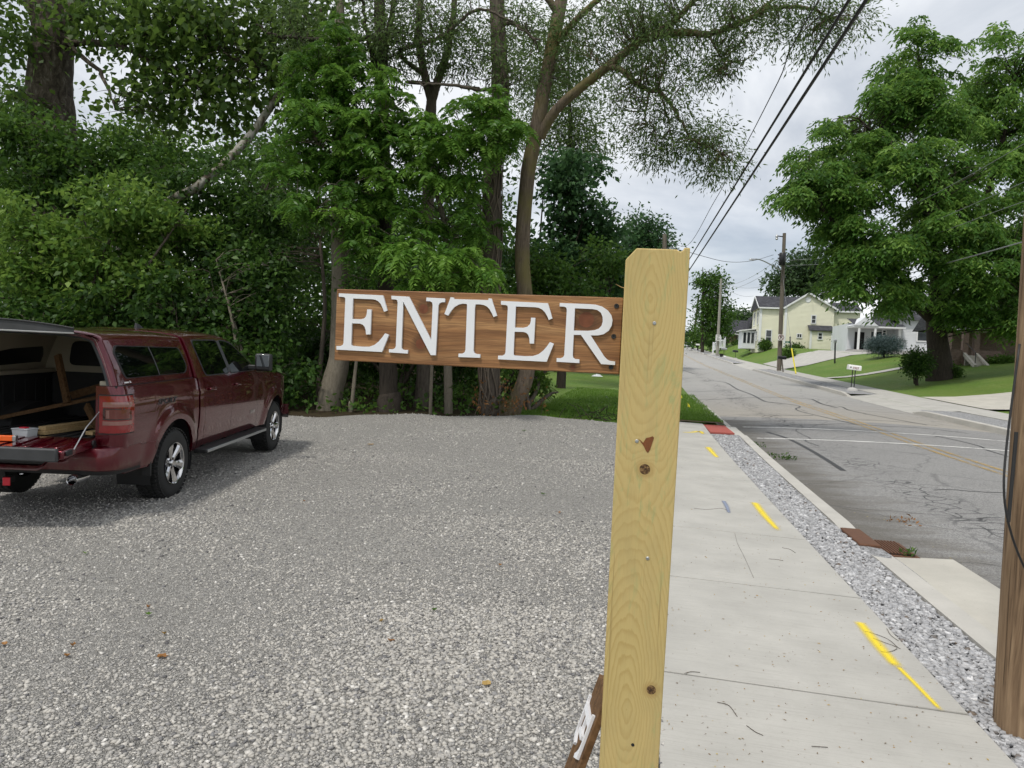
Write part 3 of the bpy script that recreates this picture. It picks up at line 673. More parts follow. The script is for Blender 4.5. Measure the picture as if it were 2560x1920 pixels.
# ---- street
road = sheet('road', dense(-40, 320, (-40, -6, 4), (-6, 30, .5), (30, 110, 2), (110, 320, 8)), np.concatenate([[2.0], np.linspace(2.3, 10.6, 19)]), zroad, M['asphalt'])
road['label'] = 'worn grey two lane street with tar sealed cracks'
def ribbon(name, pts, w, zf, mat, parent=None, dz=.005, uvs=False, n=None):
    """a flat strip along points in road coordinates"""
    P_ = spline(np.array([(a, b, 0) for a, b in pts], float), n or max(8, len(pts) * 6))
    T = np.gradient(P_[:, :2], axis=0); T /= np.linalg.norm(T, axis=1)[:, None] + 1e-9; N = np.stack([-T[:, 1], T[:, 0]], 1)
    ww = np.interp(np.linspace(0, 1, len(P_)), np.linspace(0, 1, len(np.atleast_1d(w))), np.atleast_1d(w))[:, None] / 2
    A_ = P_[:, :2] + N * ww; B_ = P_[:, :2] - N * ww
    V = []
    for q in (A_, B_):
        x_, y_ = W2(q[:, 0], q[:, 1]); V.append(np.stack([x_, y_, zf(q[:, 0], q[:, 1]) + dz], 1))
    k = len(P_); V = np.concatenate(V); i = np.arange(k - 1)
    Fq = np.stack([i, i + 1, i + 1 + k, i + k], 1)
    uv = np.concatenate([np.stack([np.linspace(0, 1, k), np.full(k, 1.)], 1), np.stack([np.linspace(0, 1, k), np.full(k, -1.)], 1)])
    return obj(name, mesh_np(name, V, Fq, mat, uv=uv), parent)
for dv in (6.36, 6.62):
    o = ribbon('centre_line', [(q, dv + .02 * math.sin(q * .3)) for q in np.arange(-30, 200, 3.0)], .10, zroad, M['yellow_paint'], road, .006, n=300)
for s0 in (18.0, 20.5):
    ribbon('crosswalk_line', [(s0 + (v_ - 2.8) * .04, v_) for v_ in np.linspace(2.8, 10.35, 8)], .13, zroad, M['white_paint'], road, .007)
_rc = lambda px, py: SV(*drop(px, py, zf=lambda s, v: PR(s) - .1)[:2])
def crack(px_pts, w=.045):
    ribbon('crack_seal', [_rc(*p) for p in px_pts], w, zroad, M['tar'], road, .004)
C6 = lambda x, y: (1900 + x * 660 / 2212, 1000 + y * 330 / 1106)
crack([C6(440, 0), C6(500, 30), C6(560, 50), C6(680, 62), C6(740, 90), C6(900, 125), C6(1150, 170), C6(1400, 212)], .07)
crack([C6(0, 15), C6(180, 35), C6(330, 62), C6(300, 82), C6(340, 105), C6(480, 140), C6(650, 180), C6(820, 220)], .06)
crack([C6(0, 128), C6(220, 133), C6(440, 140)], .05)
crack([C6(0, 210), C6(450, 216), C6(700, 212), C6(1030, 230), C6(1400, 245), C6(1750, 280)], .05)
crack([C6(600, 172), C6(900, 178), C6(1200, 190), C6(1500, 215)], .035)
crack([C6(60, 262), C6(230, 320), C6(390, 400), C6(560, 500), C6(700, 590)], .10)
crack([C6(1470, 312), C6(1680, 355), C6(1850, 400), C6(1900, 430), C6(2080, 485)], .06)
crack([C6(330, 215), C6(360, 235), C6(300, 255), C6(350, 290), C6(420, 325), C6(380, 345), C6(500, 390)], .03)
crack([C6(1450, 765), C6(1600, 765), C6(1800, 785), C6(2100, 800)], .03)
C3 = lambda x, y: (1650 + x * 910 / 2212, 520 + y * 580 / 1410)
crack([C3(300, 1050), C3(400, 1065), C3(470, 1105), C3(560, 1140), C3(640, 1180), C3(740, 1195)], .10)
crack([C3(180, 1150), C3(330, 1160), C3(640, 1155), C3(900, 1165), C3(980, 1195), C3(1080, 1220)], .10)
crack([C3(140, 985), C3(220, 1010), C3(300, 1010)], .10); crack([C3(140, 1108), C3(300, 1112), C3(480, 1108)], .08); crack([C3(480, 1255), C3(700, 1262), C3(930, 1268)], .07)
crack([C3(150, 940), C3(320, 945), C3(520, 960)], .09)

# ---- near pavement: separate slabs
def zwalk(s, v): return PR(s) - .02 * (np.asarray(v) - .15) + .004
walk = tag(bpy.data.objects.new('sidewalk', None), 'pale broom finished concrete sidewalk beside the gravel lot', kind='structure'); link(walk)
def slab(parent, s0, s1, v0, v1, zf, mat, th=.11, name='slab', nS=2):
    b = MB(); g = .009
    S = np.linspace(s0 + g, s1 - g, nS + 1); x0, y0 = W2((s0 + s1) / 2, (v0 + v1) / 2); z0 = float(zf((s0 + s1) / 2, (v0 + v1) / 2))
    R_ = lambda s, v, dz: (s - (s0 + s1) / 2, v - (v0 + v1) / 2, float(zf(s, v)) + dz - z0)
    V = []; Fq = []
    for s in S: V += [R_(s, v0, 0), R_(s, v1, 0), R_(s, v0, -th), R_(s, v1, -th)]
    for i in range(nS):
        a, c = i * 4, (i + 1) * 4
        Fq += [(a, a + 1, c + 1, c), (a + 2, c + 2, c + 3, a + 3), (a, c, c + 2, a + 2), (a + 1, a + 3, c + 3, c + 1)]
    Fq += [(0, 2, 3, 1), (nS * 4, nS * 4 + 1, nS * 4 + 3, nS * 4 + 2)]
    # local x runs across the pavement, y along it
    b.add([(p[1], p[0], p[2]) for p in V], Fq)
    o = b.build(name, mat, parent, bevel=.004, seg=1)
    o.location = (x0, y0, z0); o.rotation_euler = (0, 0, -ROAD_A)
    return o
js = [3.76 + 1.755 * k for k in range(-3, 8)] + [17.6, 19.75]
for a, b_ in zip(js[:-1], js[1:]): slab(walk, a, b_, .15, 1.65, zwalk, M['concrete'])
# tactile plate at the crossing, kerb flush beside it
slab(walk, 17.62, 19.7, 2.24, 2.5, lambda s, v: zwalk(s, v) - .02, M['kerb'])
tp = tag(thing('tactile_plate', 'brick red ribbed tactile paving plate at the crosswalk ramp', 'tactile paving', (*W2(18.68, 1.945), float(PR(18.68)) - .03)), None)
tp.rotation_euler = (0, 0, -ROAD_A)
MB().box((0, 0, -.02), (.57, 2.06, .05)).build('plate', M['tactile'], tp, bevel=.006)
b = MB()
for i in range(9):
    for j in range(34): b.box((-.245 + i * .061, -1.0 + j * .0605, .010), (.034, .034, .012), taper=.6)
b.build('dome_field', M['tactile'], tp)['kind'] = 'stuff'
# sprayed utility marks
C4 = lambda x, y: (1600 + x * 960 / 1731, 1000 + y * 960 / 1731)
_wc = lambda px, py: SV(*drop(px, py, zf=lambda s, v: zwalk(s, v))[:2])
def spray(name, pts, w, mat, label):
    o = ribbon(name, [_wc(*C4(*p)) for p in pts], w, zwalk, mat, None, .004); return tag(o, label, 'paint mark', 'sprayed utility marks')
spray('paint_mark', [(985, 1000), (1070, 1105), (1165, 1212)], [.10, .12, .10], M['spray'], 'broad near half of the longest yellow spray stroke on the sidewalk')
spray('paint_mark', [(1160, 1205), (1240, 1285), (1360, 1410)], [.055, .05, .045], M['spray'], 'thin tail of the longest yellow spray stroke reaching a joint')
spray('paint_mark', [(515, 462), (560, 520), (625, 592)], [.15, .14, .09], M['spray'], 'middle yellow spray stroke near the gravel strip')
spray('paint_mark', [(305, 212), (322, 232), (350, 262)], [.2, .18, .12], M['spray'], 'short yellow spray stroke farther along the sidewalk')
spray('paint_mark', [(190, 146), (235, 146), (270, 142), (285, 155)], [.10, .2, .22, .12], M['spray'], 'yellow spray smear beside the red tactile plate')
spray('paint_mark', [(375, 455), (390, 480), (402, 512)], [.08, .085, .06], M['spray_blue'], 'short faded blue grey spray stroke on the sidewalk')
# ---- kerbs
def kerb(name, s0, s1, vin, vout, ztop, label, mat=None, dip=None, n=60):
    b = MB(); S = np.linspace(s0, s1, n); V = []
    for s in S:
        a, c = (vin(s), vout(s)); zt = float(ztop(s))
        g_ = 1 if c > a else -1
        for (v_, z_) in ((a, zt - .22), (a, zt), (c - .02 * g_, zt), (c, zt - .02), (c + .025 * g_, zt - .24)):
            x_, y_ = W2(s, v_); V.append((x_, y_, z_))
    Fq = [(i * 5 + j, (i + 1) * 5 + j, (i + 1) * 5 + j + 1, i * 5 + j + 1) for i in range(n - 1) for j in range(4)]
    Fq += [(0, 1, 2, 3, 4), tuple((n - 1) * 5 + j for j in (4, 3, 2, 1, 0))]
    b.add(V, Fq); o = b.build(name, mat or M['kerb'], None)
    return tag(o, label, kind='structure')
kin = lambda s: np.interp(s, [0, 8.0, 18], [2.13, 2.15, 2.33]); kout = lambda s: kin(s) + .20
kz = lambda s: PR(s) - .035 - .075 * np.exp(-((s - 7.6) / .42) ** 2)
kerb('kerb', -6, 7.28, kin, kout, kz, 'near left kerb of pale concrete running up to the storm drain')
kerb('kerb', 7.95, 17.6, kin, kout, kz, 'left kerb of pale concrete between the storm drain and the tactile plate')
kerb('kerb', 19.75, 26, lambda s: np.interp(s, [19.7, 26], [2.28, 2.2]), lambda s: np.interp(s, [19.7, 26], [2.42, 2.36]), lambda s: PR(s) - .06, 'low kerb beside the grass beyond the tactile plate')
# gutter pan
sheet('gutter', np.linspace(-6, 7.38, 40), [2.34, 2.5, 2.68, 2.86, 3.0], lambda s, v: zroad(s, v) + .012, M['oldconc'])
# ballast strip
sheet('gravel_strip', np.linspace(-6, 17.6, 90), np.linspace(1.64, 2.34, 9), lambda s, v: np.minimum(PR(s) - .055 + .022 * np.sin(s * 2.3 + v * 5) * np.sin(v * 9), PR(s) - .04), M['ballast'])
n = 26000
s_ = 2.0 + 15.5 * rng.random(n) ** 1.7; v_ = 1.665 + rng.random(n) * (kin(s_) - 1.69); x_, y_ = W2(s_, v_)
o = stone_mesh('ballast_stones', x_, y_, PR(s_) - .052 + .012 * rng.random(n), .007 + .020 * rng.random(n) ** 2, M['bluestone'], rng, .55)
tag(o, 'loose blue grey stones in the strip between sidewalk and kerb', 'gravel', kind='stuff')
# storm drain
dr = thing('storm_drain', 'rusty brown iron storm drain grate set in the near gutter', 'storm drain', (*W2(7.66, 2.53), float(zroad(7.62, 2.5)) + .03), -ROAD_A)
MB().box((-.29, 0, .045), (.20, .70, .10)).build('inlet_hood', M['rust'], dr, bevel=.012)
MB().box((.0, .0, -.02), (.36, .60, .03)).build('frame', M['rust'], dr, bevel=.005)
MB().box((.0, .0, -.003), (.29, .52, .012)).build('opening', M['dark_void'], dr)
for i in range(9): MB().box((-.12 + i * .030, 0, .008), (.017, .53, .016)).build('bar', M['rust'], dr, bevel=.003)
# ---- far side of the street
krv = lambda s: 10.5 + 0 * s
for (a, c, lab) in ((-30, 30.3, 'right kerb nearest the camera'), (39.4, 73, 'right kerb between the two driveways'), (89, 127, 'right kerb beyond the second driveway'), (132, 240, 'farthest right kerb')):
    kerb('kerb', a, c, lambda s: krv(s) + .17, krv, lambda s: PR(s) + .03 - .12 * np.exp(-((s - a) / .6) ** 2) - .12 * np.exp(-((s - c) / .6) ** 2), lab)
zfar = lambda s, v: PR(s) + .03 + .02 * (np.asarray(v) - 10.5) / 2
for (a, c) in ((-30, 30.2), (39.6, 72.8), (89.2, 126.8), (132.2, 240)): sheet('verge', np.linspace(a, c, 60), [10.64, 11.2, 11.8, 12.15], lambda s, v: zfar(s, v) - .03, M['ballast'])
walk2 = tag(bpy.data.objects.new('far_sidewalk', None), 'pale concrete sidewalk across the street', kind='structure'); link(walk2)
s0 = 8.0
while s0 < 120:
    slab(walk2, s0, s0 + 1.8, 12.1, 13.7, zfar, M['concrete'], .09); s0 += 1.8
sheet('far_pavement', np.linspace(120.6, 240, 60), [12.1, 13.7], zfar, M['concrete'])
for (a, c, e_) in ((30.0, 39.8, 12.12), (72.6, 89.4, 12.12), (126.6, 132.4, 12.12)):
    sheet('driveway_apron', np.linspace(a, c, 9), np.linspace(10.42, e_, 6), lambda s, v: np.interp(v, [10.4, 12.12], [0, 1]) * (zfar(s, 12.12) + .006 - zroad(s, 10.42) - .004) + zroad(s, 10.42) + .004, M['concrete'])
sheet('driveway', np.linspace(74, 87, 12), np.linspace(13.68, 40, 14), lambda s, v: np.maximum(zg(s, v), zfar(s, v)) + .03, M['concrete'])
sheet('driveway', np.linspace(31.5, 38.5, 8), np.linspace(13.68, 34, 14), lambda s, v: np.maximum(zg(s, v), zfar(s, v)) + .03, M['oldconc'])
sheet('garden_path', np.linspace(56.5, 57.7, 3), np.linspace(13.68, 30, 14), lambda s, v: np.maximum(zg(s, v), zfar(s, v)) + .03, M['concrete'])
o = sheet('bare_soil', np.linspace(0, 1, 8), np.linspace(-3.2, 2.2, 30), lambda t, v: 0 * t, M['soil'])
co = []
for t_ in np.linspace(0, 1, 8):
    for v_ in np.linspace(-3.2, 2.2, 30):
        if v_ < .1: a, c = lot_edge(v_) - .3, lot_edge(v_) + .35 + .2 * math.sin(v_ * 3)
        else: a, c = 19.65, 20.0 + .12 * math.sin(v_ * 7)
        s_ = a + (c - a) * t_; x_, y_ = W2(s_, v_); co.append((x_, y_, float(zg(s_, v_)) + .02))
o.data.vertices.foreach_set('co', np.array(co, np.float32).ravel()); o.data.update()
# ================================================================== the ENTER sign
SO = np.array([0.29467, 1.6, 0.0]); SU = np.array([CA, -SA, 0]); SN = np.array([-SA, -CA, 0])
def sign_uw(px, py, back):            # where a line of sight meets the sign's upright plane
    r = ray(px, py); c = np.array([0, 0, CAM_H]); t = ((SO - SN * back - c) @ SN) / (r @ SN); q = c + r * t
    return float((q - SO) @ SU), float(q[2])
sign = thing('sign_post', 'brown stained board reading ENTER on a new pale timber post', 'sign', tuple(SO), -ROAD_A)
outline = [(-.053, -.25), (.0805, -.25), (.0805, .6), (.0835, 1.2), (.0872, 1.82), (.0872, 1.8635), (.0742, 1.8640), (.0725, 1.858), (.0665, 1.8545), (.058, 1.8595), (-.0295, 1.8608), (-.053, 1.8344)]
MB().prism(outline, lambda a, c, d: (a, d, c), 0.0, .135).build('post', M['post'], sign, bevel=.0025, seg=2)
heart = [(-.028, .026), (-.012, .012), (-.004, .030), (.006, .033), (.016, .038), (.020, .033), (.018, .022), (.010, -.012), (.004, -.024), (-.002, -.018), (-.010, .000)]
MB().prism([(.0165 + a * .72, 1.4165 + c * .62) for a, c in heart], lambda a, c, d: (a, d, c), -.0007, .002).build('knot_pocket', M['knot_hole'], sign)
for (u_, w_) in ((.0182, 1.6939), (-.0066, 1.4264), (.0314, 1.1621)):
    MB().lathe([(0, -.0016), (.003, -.0016), (.0042, -.0006), (.0042, .002)], 10, 'y', (u_, 0, w_)).build('screw', M['steel'], sign)
MB().lathe([(0, -.0006), (.004, -.0006), (.004, .001)], 8, 'y', (.021, 0, .7295)).build('screw_hole', M['dark_void'], sign)
MB().tube([(-.0745, .05, 1.7845), (-.062, .052, 1.778), (-.052, .054, 1.7755)], [.0004, .0009, .0012], 5).build('splinter', M['lumber'], sign)
BC = (-.411, 1.664)
board = MB().box((0, .019, 0), (.711, .038, .179)).build('board', M['board'], sign, bevel=.0022, seg=2, loc=(BC[0], .05, BC[1]))
ZA = lambda p: (830 + p[0] * 400 / 2212, 710 + p[1] * 400 / 2212); ZB = lambda p: (1200 + p[0] * 400 / 2212, 720 + p[1] * 400 / 2212)
L_E1 = [(95,128),(705,157),(765,367),(720,384),(700,330),(672,272),(635,235),(595,216),(550,210),(290,200),(280,482),(400,487),(440,478),(468,452),(480,415),(487,350),(545,352),(530,697),(470,697),(466,640),(452,592),(425,562),(385,547),(275,543),(265,835),(275,853),(430,867),(520,866),(590,840),(650,790),(700,730),(733,682),(785,703),(690,940),(62,907),(62,857),(120,857),(150,840),(160,812),(185,205),(175,185),(150,178),(95,175)]
L_N = [(822,162),(1065,175),(1370,775),(1392,290),(1385,257),(1360,240),(1302,235),(1306,187),(1563,200),(1560,250),(1510,253),(1482,270),(1470,300),(1433,985),(1365,983),(985,245),(960,880),(972,903),(1000,912),(1050,912),(1046,962),(787,945),(788,900),(840,902),(868,890),(882,860),(908,250),(902,225),(880,213),(822,210)]
L_T = [ZA(p) for p in [(1640,183),(1683,187),(1688,208)]] + [ZB(p) for p in [(115,167),(120,143),(160,147),(235,382),(187,402),(165,350),(130,290),(95,255),(50,235),(0,226)]] + [ZA(p) for p in [(1985,280),(1975,330),(1957,920),(1968,953),(1995,968),(2050,970),(2048,1020),(1747,1010),(1750,962),(1800,962),(1832,945),(1845,910),(1868,290),(1860,275),(1800,272),(1745,285),(1690,320),(1650,368),(1605,437),(1555,415)]]
L_E2 = [(290,178),(940,210),(1000,420),(950,442),(930,390),(900,338),(860,297),(810,273),(760,265),(495,255),(482,547),(600,550),(655,535),(690,500),(703,455),(705,410),(765,412),(745,770),(687,766),(683,700),(668,650),(640,620),(600,607),(477,605),(463,915),(475,932),(620,942),(730,940),(810,915),(880,860),(930,800),(965,748),(1020,770),(920,1020),(250,985),(250,935),(310,935),(340,918),(352,890),(385,270),(378,245),(355,235),(290,230)]
L_R = [(1102,207),(1500,222),(1600,230),(1690,257),(1770,312),(1817,378),(1832,445),(1820,520),(1780,590),(1710,638),(1630,655),(1530,655),(1720,950),(1760,990),(1800,1008),(1868,1015),(1866,1065),(1675,1052),(1395,648),(1295,648),(1282,930),(1290,963),(1315,981),(1374,985),(1372,1038),(1058,1020),(1060,968),(1115,970),(1150,955),(1165,925),(1200,300),(1192,272),(1165,258),(1102,255)]
H_R = [(1312,280),(1550,290),(1620,303),(1670,340),(1695,400),(1697,460),(1680,520),(1640,563),(1580,583),(1490,592),(1297,587)]
from mathutils.geometry import tessellate_polygon
def letter_mesh(name, outer, hole=None, thick=.006):
    loops = [[Vector((a, c, 0)) for a, c in outer]] + ([[Vector((a, c, 0)) for a, c in hole]] if hole else [])
    tri = tessellate_polygon(loops); flat = [p for l in loops for p in l]; n = len(flat)
    V = [(p.x, -thick, p.y) for p in flat] + [(p.x, 0.0, p.y) for p in flat]
    Fs = [list(t) for t in tri] + [[i + n for i in t][::-1] for t in tri]; o = 0
    for l in loops:
        k = len(l); Fs += [[o + i, o + (i + 1) % k, o + (i + 1) % k + n, o + i + n] for i in range(k)]; o += k
    b = MB(); b.add(V, Fs); return b.mesh(name, M['white'])
def to_board(pts, conv): return [(a - BC[0], c - BC[1]) for a, c in (sign_uw(*(conv(p) if conv else p), .044) for p in pts)]
LET = {}
for ch, pts, conv, hole in (('E', L_E1, ZA, None), ('N', L_N, ZA, None), ('T', L_T, None, None), ('e', L_E2, ZB, None), ('R', L_R, ZB, H_R)):
    P2 = to_board(pts, conv); H2 = to_board(hole, conv) if hole else None
    LET[ch] = (P2, H2)
    o = obj('letter', letter_mesh('letter', P2, H2), board, (0, -.0003, 0)); o['label'] = 'white raised serif letter ' + ch.upper()
for (u_, w_) in ((-.0698, 1.7334), (-.0728, 1.6624), (-.075, 1.5901)):
    MB().lathe([(0, -.0005), (.0022, -.0005), (.0024, -.002), (.0052, -.0022), (.0058, -.001), (.0058, .002)], 12, 'y', (u_ - BC[0], 0, w_ - BC[1])).build('screw', M['sign_black'], board)

# ---- a second sign leaning against the foot of the post
lean = thing('leaning_sign', 'brown board with white raised letters leaning on its end against the post foot', 'sign', tuple(SO + SU * -.095 - SN * .10 + np.array([0, 0, 0.0])), 0)
# board stands on its narrow end: long axis climbs toward the post, face turned up and to the left
ex = np.array([.31, .05, .95]); ex /= np.linalg.norm(ex)          # long axis, upward
ey = np.array([.070, .99, .0]); ey -= ex * (ex @ ey); ey /= np.linalg.norm(ey)                       # width axis, away from the camera
ez = np.cross(ex, ey); ez = ez if ez[0] < 0 else -ez                                                  # face normal, left and up
LEAN0 = at(1511, 1745, 1.80) - ex * .83 - (SO + SU * -.095 - SN * .10)
def lp(a, w, d): q = ex * a + ey * w + ez * d; return tuple(q + LEAN0)
MB().add([lp(a, w, d) for d in (0, -.018) for (a, w) in ((.0, .0), (.83, .0), (.83, .17), (.0, .17))], [(0, 1, 2, 3), (7, 6, 5, 4), (0, 4, 5, 1), (1, 5, 6, 2), (2, 6, 7, 3), (3, 7, 4, 0)]).build('board', M['oldwood'], lean, bevel=.002)
def lean_letter(P2, off, H2=None):
    cx_ = sum(p[0] for p in P2) / len(P2)
    loops = [[Vector((a - cx_, c, 0)) for a, c in P2]] + ([[Vector((a - cx_, c, 0)) for a, c in H2]] if H2 else [])
    tri = tessellate_polygon(loops); flat = [p for l in loops for p in l]; n = len(flat)
    V = [lp(off - p.x, .085 + p.y, .008) for p in flat] + [lp(off - p.x, .085 + p.y, .0005) for p in flat]
    Fs = [list(t) for t in tri] + [[i + n for i in t][::-1] for t in tri]; o = 0
    for l in loops:
        k = len(l); Fs += [[o + i, o + (i + 1) % k, o + (i + 1) % k + n, o + i + n] for i in range(k)]; o += k
    MB().add(V, Fs).build('letter', M['white'], lean)
XL = [(-.07, .07), (-.02, .07), (.0, .018), (.03, .07), (.07, .07), (.022, .0), (.075, -.07), (.022, -.07), (.0, -.022), (-.035, -.07), (-.075, -.07), (-.022, .0)]
IL = [(-.03, .07), (.03, .07), (.03, .055), (.013, .05), (.013, -.05), (.03, -.055), (.03, -.07), (-.03, -.07), (-.03, -.055), (-.013, -.05), (-.013, .05), (-.03, .055)]
lean_letter(LET['T'][0], .12); lean_letter(IL, .30); lean_letter(XL, .47); lean_letter(LET['E'][0], .70)

# ================================================================== pickup truck
TR = thing('pickup_truck', 'maroon crew cab pickup truck with canopy and tailgate open on the gravel', 'truck', (-4.69, 7.90, -.145), math.radians(1.25))
TR.rotation_euler = (math.radians(1.25), 0, math.radians(1.25)); TR.scale = (.965, .965, .965)
AR, AC = .50, .43
ZP = ([.42, .50, .62, .80, .95, 1.10, 1.24, 1.33, 1.40], [-.085, -.055, -.025, -.008, 0, -.004, -.014, -.030, -.055])
def wx(y):      # half width along the truck
    return float(np.interp(y, [-1.3, -.9, .55, .7, 2.6, 3.4, 4.0, 4.35, 4.65], [.985, .995, .995, 1.01, 1.01, 1.005, .985, .93, .80]))
def sx(y, z, inset=0):
    x_ = wx(y) + float(np.interp(z, *ZP))
    for yc in (0, 3.67):
        r = math.hypot(y - yc, z - AC)
        if r < .72: x_ += .030 * float(sm((.70 - r) / .12))
    # shoulder crease and lower character line
    x_ += .010 * math.exp(-((z - 1.19) / .03) ** 2) - .007 * math.exp(-((z - .70) / .025) ** 2)
    return x_ - inset
def zbot(y, sill=.47):
    z = sill
    for yc in (0, 3.67):
        if abs(y - yc) < AR: z = max(z, AC + math.sqrt(max(0, AR * AR - (y - yc) ** 2)))
    return z
def stations(y0, y1, step=.06):
    ys = list(np.arange(y0, y1, step)) + [y1]
    for yc in (0, 3.67):
        for a in np.linspace(0.02, math.pi - .02, 30):
            q = yc + AR * math.cos(a)
            if y0 < q < y1: ys.append(q)
        for q in (yc - AR, yc + AR):
            if y0 < q < y1: ys += [q - 1e-4, q + 1e-4]
    return sorted(set(round(q, 5) for q in ys))
def ztop(y): return float(np.interp(y, [-1.3, 2.7, 3.4, 4.1, 4.5, 4.65], [1.37, 1.37, 1.33, 1.27, 1.17, 1.02]))
def side_piece(name, y0, y1, sgn, sill=.47, top=None, mat='paint', inset=0, corner=False, nz=16, label=None):
    b = MB(); ys = stations(y0, y1); cols = []
    for y in ys:
        z0 = zbot(y, sill); z1 = (top or ztop)(y)
        cols.append([(sgn * sx(y, z0 + (z1 - z0) * t, inset), y, z0 + (z1 - z0) * t) for t in np.linspace(0, 1, nz)])
    if corner:      # wrap round the rear corner to the lamp post
        pre = []
        for a in np.linspace(math.pi / 2, 0.0, 8):
            y = y0 - .13 * math.sin(a); dx = .13 * (1 - math.cos(a))
            z0 = .66; z1 = 1.37
            pre.append([(sgn * (sx(y0, z, inset) - dx), y, z) for z in np.linspace(z0, z1, nz)])
        first = [[(sgn * .765, y0 - .13, p[2]) for p in pre[0]]]
        cols = first + pre + cols[1:]
    V = [p for c_ in cols for p in c_]; n = nz
    # inner return so that edges have thickness
    b.add(V, [(i * n + j, (i + 1) * n + j, (i + 1) * n + j + 1, i * n + j + 1) for i in range(len(cols) - 1) for j in range(n - 1)])
    k = len(V); Vi = [(p[0] - sgn * .03, p[1], p[2]) for p in V]
    b.add([p for i in (0, len(cols) - 1) for q in range(n) for p in (V[i * n + q], Vi[i * n + q])], [(j * 2, j * 2 + 1, j * 2 + 3, j * 2 + 2) for j in range(n - 1)] + [(2 * n + j * 2, 2 * n + j * 2 + 2, 2 * n + j * 2 + 3, 2 * n + j * 2 + 1) for j in range(n - 1)])
    b.add([p for i in range(len(cols)) for p in (V[i * n], Vi[i * n], V[i * n + n - 1], Vi[i * n + n - 1])], [(i * 4, i * 4 + 4, i * 4 + 5, i * 4 + 1) for i in range(len(cols) - 1)] + [(i * 4 + 2, i * 4 + 3, i * 4 + 7, i * 4 + 6) for i in range(len(cols) - 1)])
    o = b.build(name, M[mat], TR, smooth=35, weld=True)
    if label: o['label'] = label
    return o
for sg in (1, -1):
    side_piece('bed_side', -1.05, .615, sg, .47, mat='paint', corner=True)
    side_piece('cab_corner', .655, .80, sg)
    side_piece('rear_door', .806, 1.70, sg, .50)
    side_piece('front_door', 1.706, 2.78, sg, .50)
    side_piece('fender', 2.786, 4.60, sg, .50)
# dark inner shell behind the panel gaps, wheel liners, chassis
b = MB(); b.box((0, 1.72, .93), (1.84, 2.08, .86)); b.box((0, 3.55, .95), (1.10, 1.9, .55)); b.box((0, 1.65, .52), (.9, 5.3, .16)); b.box((0, 1.7, .48), (1.7, 2.0, .1))
b.build('chassis', M['black_plastic'], TR)
for sg in (1, -1):
    for yc in (0, 3.67):
        MB().grid(lambda a, w: (sg * (.60 + w), yc + (AR + .03) * math.cos(a), AC + (AR + .03) * math.sin(a)), np.linspace(-.35, math.pi + .35, 24), [0, .2, .36], 0).build('wheel_liner', M['black_plastic'], TR, smooth=True)
# ---- cab upper
def zr(y): return float(np.interp(y, [.64, .9, 1.4, 1.9, 2.10, 2.30, 2.92], [1.925, 1.950, 1.958, 1.930, 1.885, 1.79, 1.39]))
def roof_sec(y, t):        # t 0..1 from belt to the middle of the roof
    R_ = zr(y); zb = 1.37; zs = max(zb + .01, R_ - .10)
    xb = wx(y) - .042; k = .36
    if t < .55:
        z = zb + (zs - zb) * t / .55; return (xb - k * (z - zb) - .05 * max(0, (z - zb) / .6) ** 2 * .5, z)
    xs = xb - k * (zs - zb) - .05 * max(0, (zs - zb) / .6) ** 2 * .5; a = (t - .55) / .45 * math.pi / 2
    return (xs * (math.cos(a) ** .62 if math.cos(a) > 0 else 0), zs + (R_ - zs) * math.sin(a) ** .9)
ys = sorted(set(list(np.linspace(.64, 1.9, 12)) + list(np.linspace(1.9, 2.92, 16))))
ts = list(np.linspace(0, .55, 8)) + list(np.linspace(.62, 1, 8))
b = MB()
V = []
for y in ys:
    row = [roof_sec(y, t) for t in ts]; full = [(x_, y, z) for x_, z in row] + [(-x_, y, z) for x_, z in row[::-1][1:]]
    V += full
n = len(full)
b.add(V, [(i * n + j, (i + 1) * n + j, (i + 1) * n + j + 1, i * n + j + 1) for i in range(len(ys) - 1) for j in range(n - 1)])
b.add(V[:n], [list(range(n))])
b.build('cab_roof', M['paint'], TR, smooth=40, weld=True)
def belt_patch(name, poly, sg, off, mat, surf='cab', parent=None, sub=3, thick=True):
    """a pane cut to an outline in (y, z), lying on the body surface and standing off by a few millimetres"""
    def X(y, z):
        if surf == 'cab':
            zb = 1.37; xb = wx(y) - .042; return xb - .36 * (z - zb) - .05 * max(0, (z - zb) / .6) ** 2 * .5
        if surf == 'cap': return cap_x(y, z)
        return sx(y, z)
    pts = []
    for i in range(len(poly)):
        p, q = poly[i], poly[(i + 1) % len(poly)]
        for t in range(sub): pts.append((p[0] + (q[0] - p[0]) * t / sub, p[1] + (q[1] - p[1]) * t / sub))
    cy_ = sum(p[0] for p in pts) / len(pts); cz_ = sum(p[1] for p in pts) / len(pts)
    n = len(pts); rings = [1, .75, .5, .25]; V = []; Fs = []
    for r in rings:
        for (y, z) in pts:
            yy, zz = cy_ + (y - cy_) * r, cz_ + (z - cz_) * r; V.append((sg * (X(yy, zz) + off), yy, zz))
    V.append((sg * (X(cy_, cz_) + off), cy_, cz_))
    for k in range(len(rings) - 1): Fs += [(k * n + i, k * n + (i + 1) % n, (k + 1) * n + (i + 1) % n, (k + 1) * n + i) for i in range(n)]
    Fs += [((len(rings) - 1) * n + i, (len(rings) - 1) * n + (i + 1) % n, len(V) - 1) for i in range(n)]
    m0 = len(V)
    for (y, z) in pts: V.append((sg * (X(y, z) - .02), y, z))
    Fs += [(i, m0 + i, m0 + (i + 1) % n, (i + 1) % n) for i in range(n)]
    return MB().add(V, Fs).build(name, M[mat], parent or TR, smooth=30)
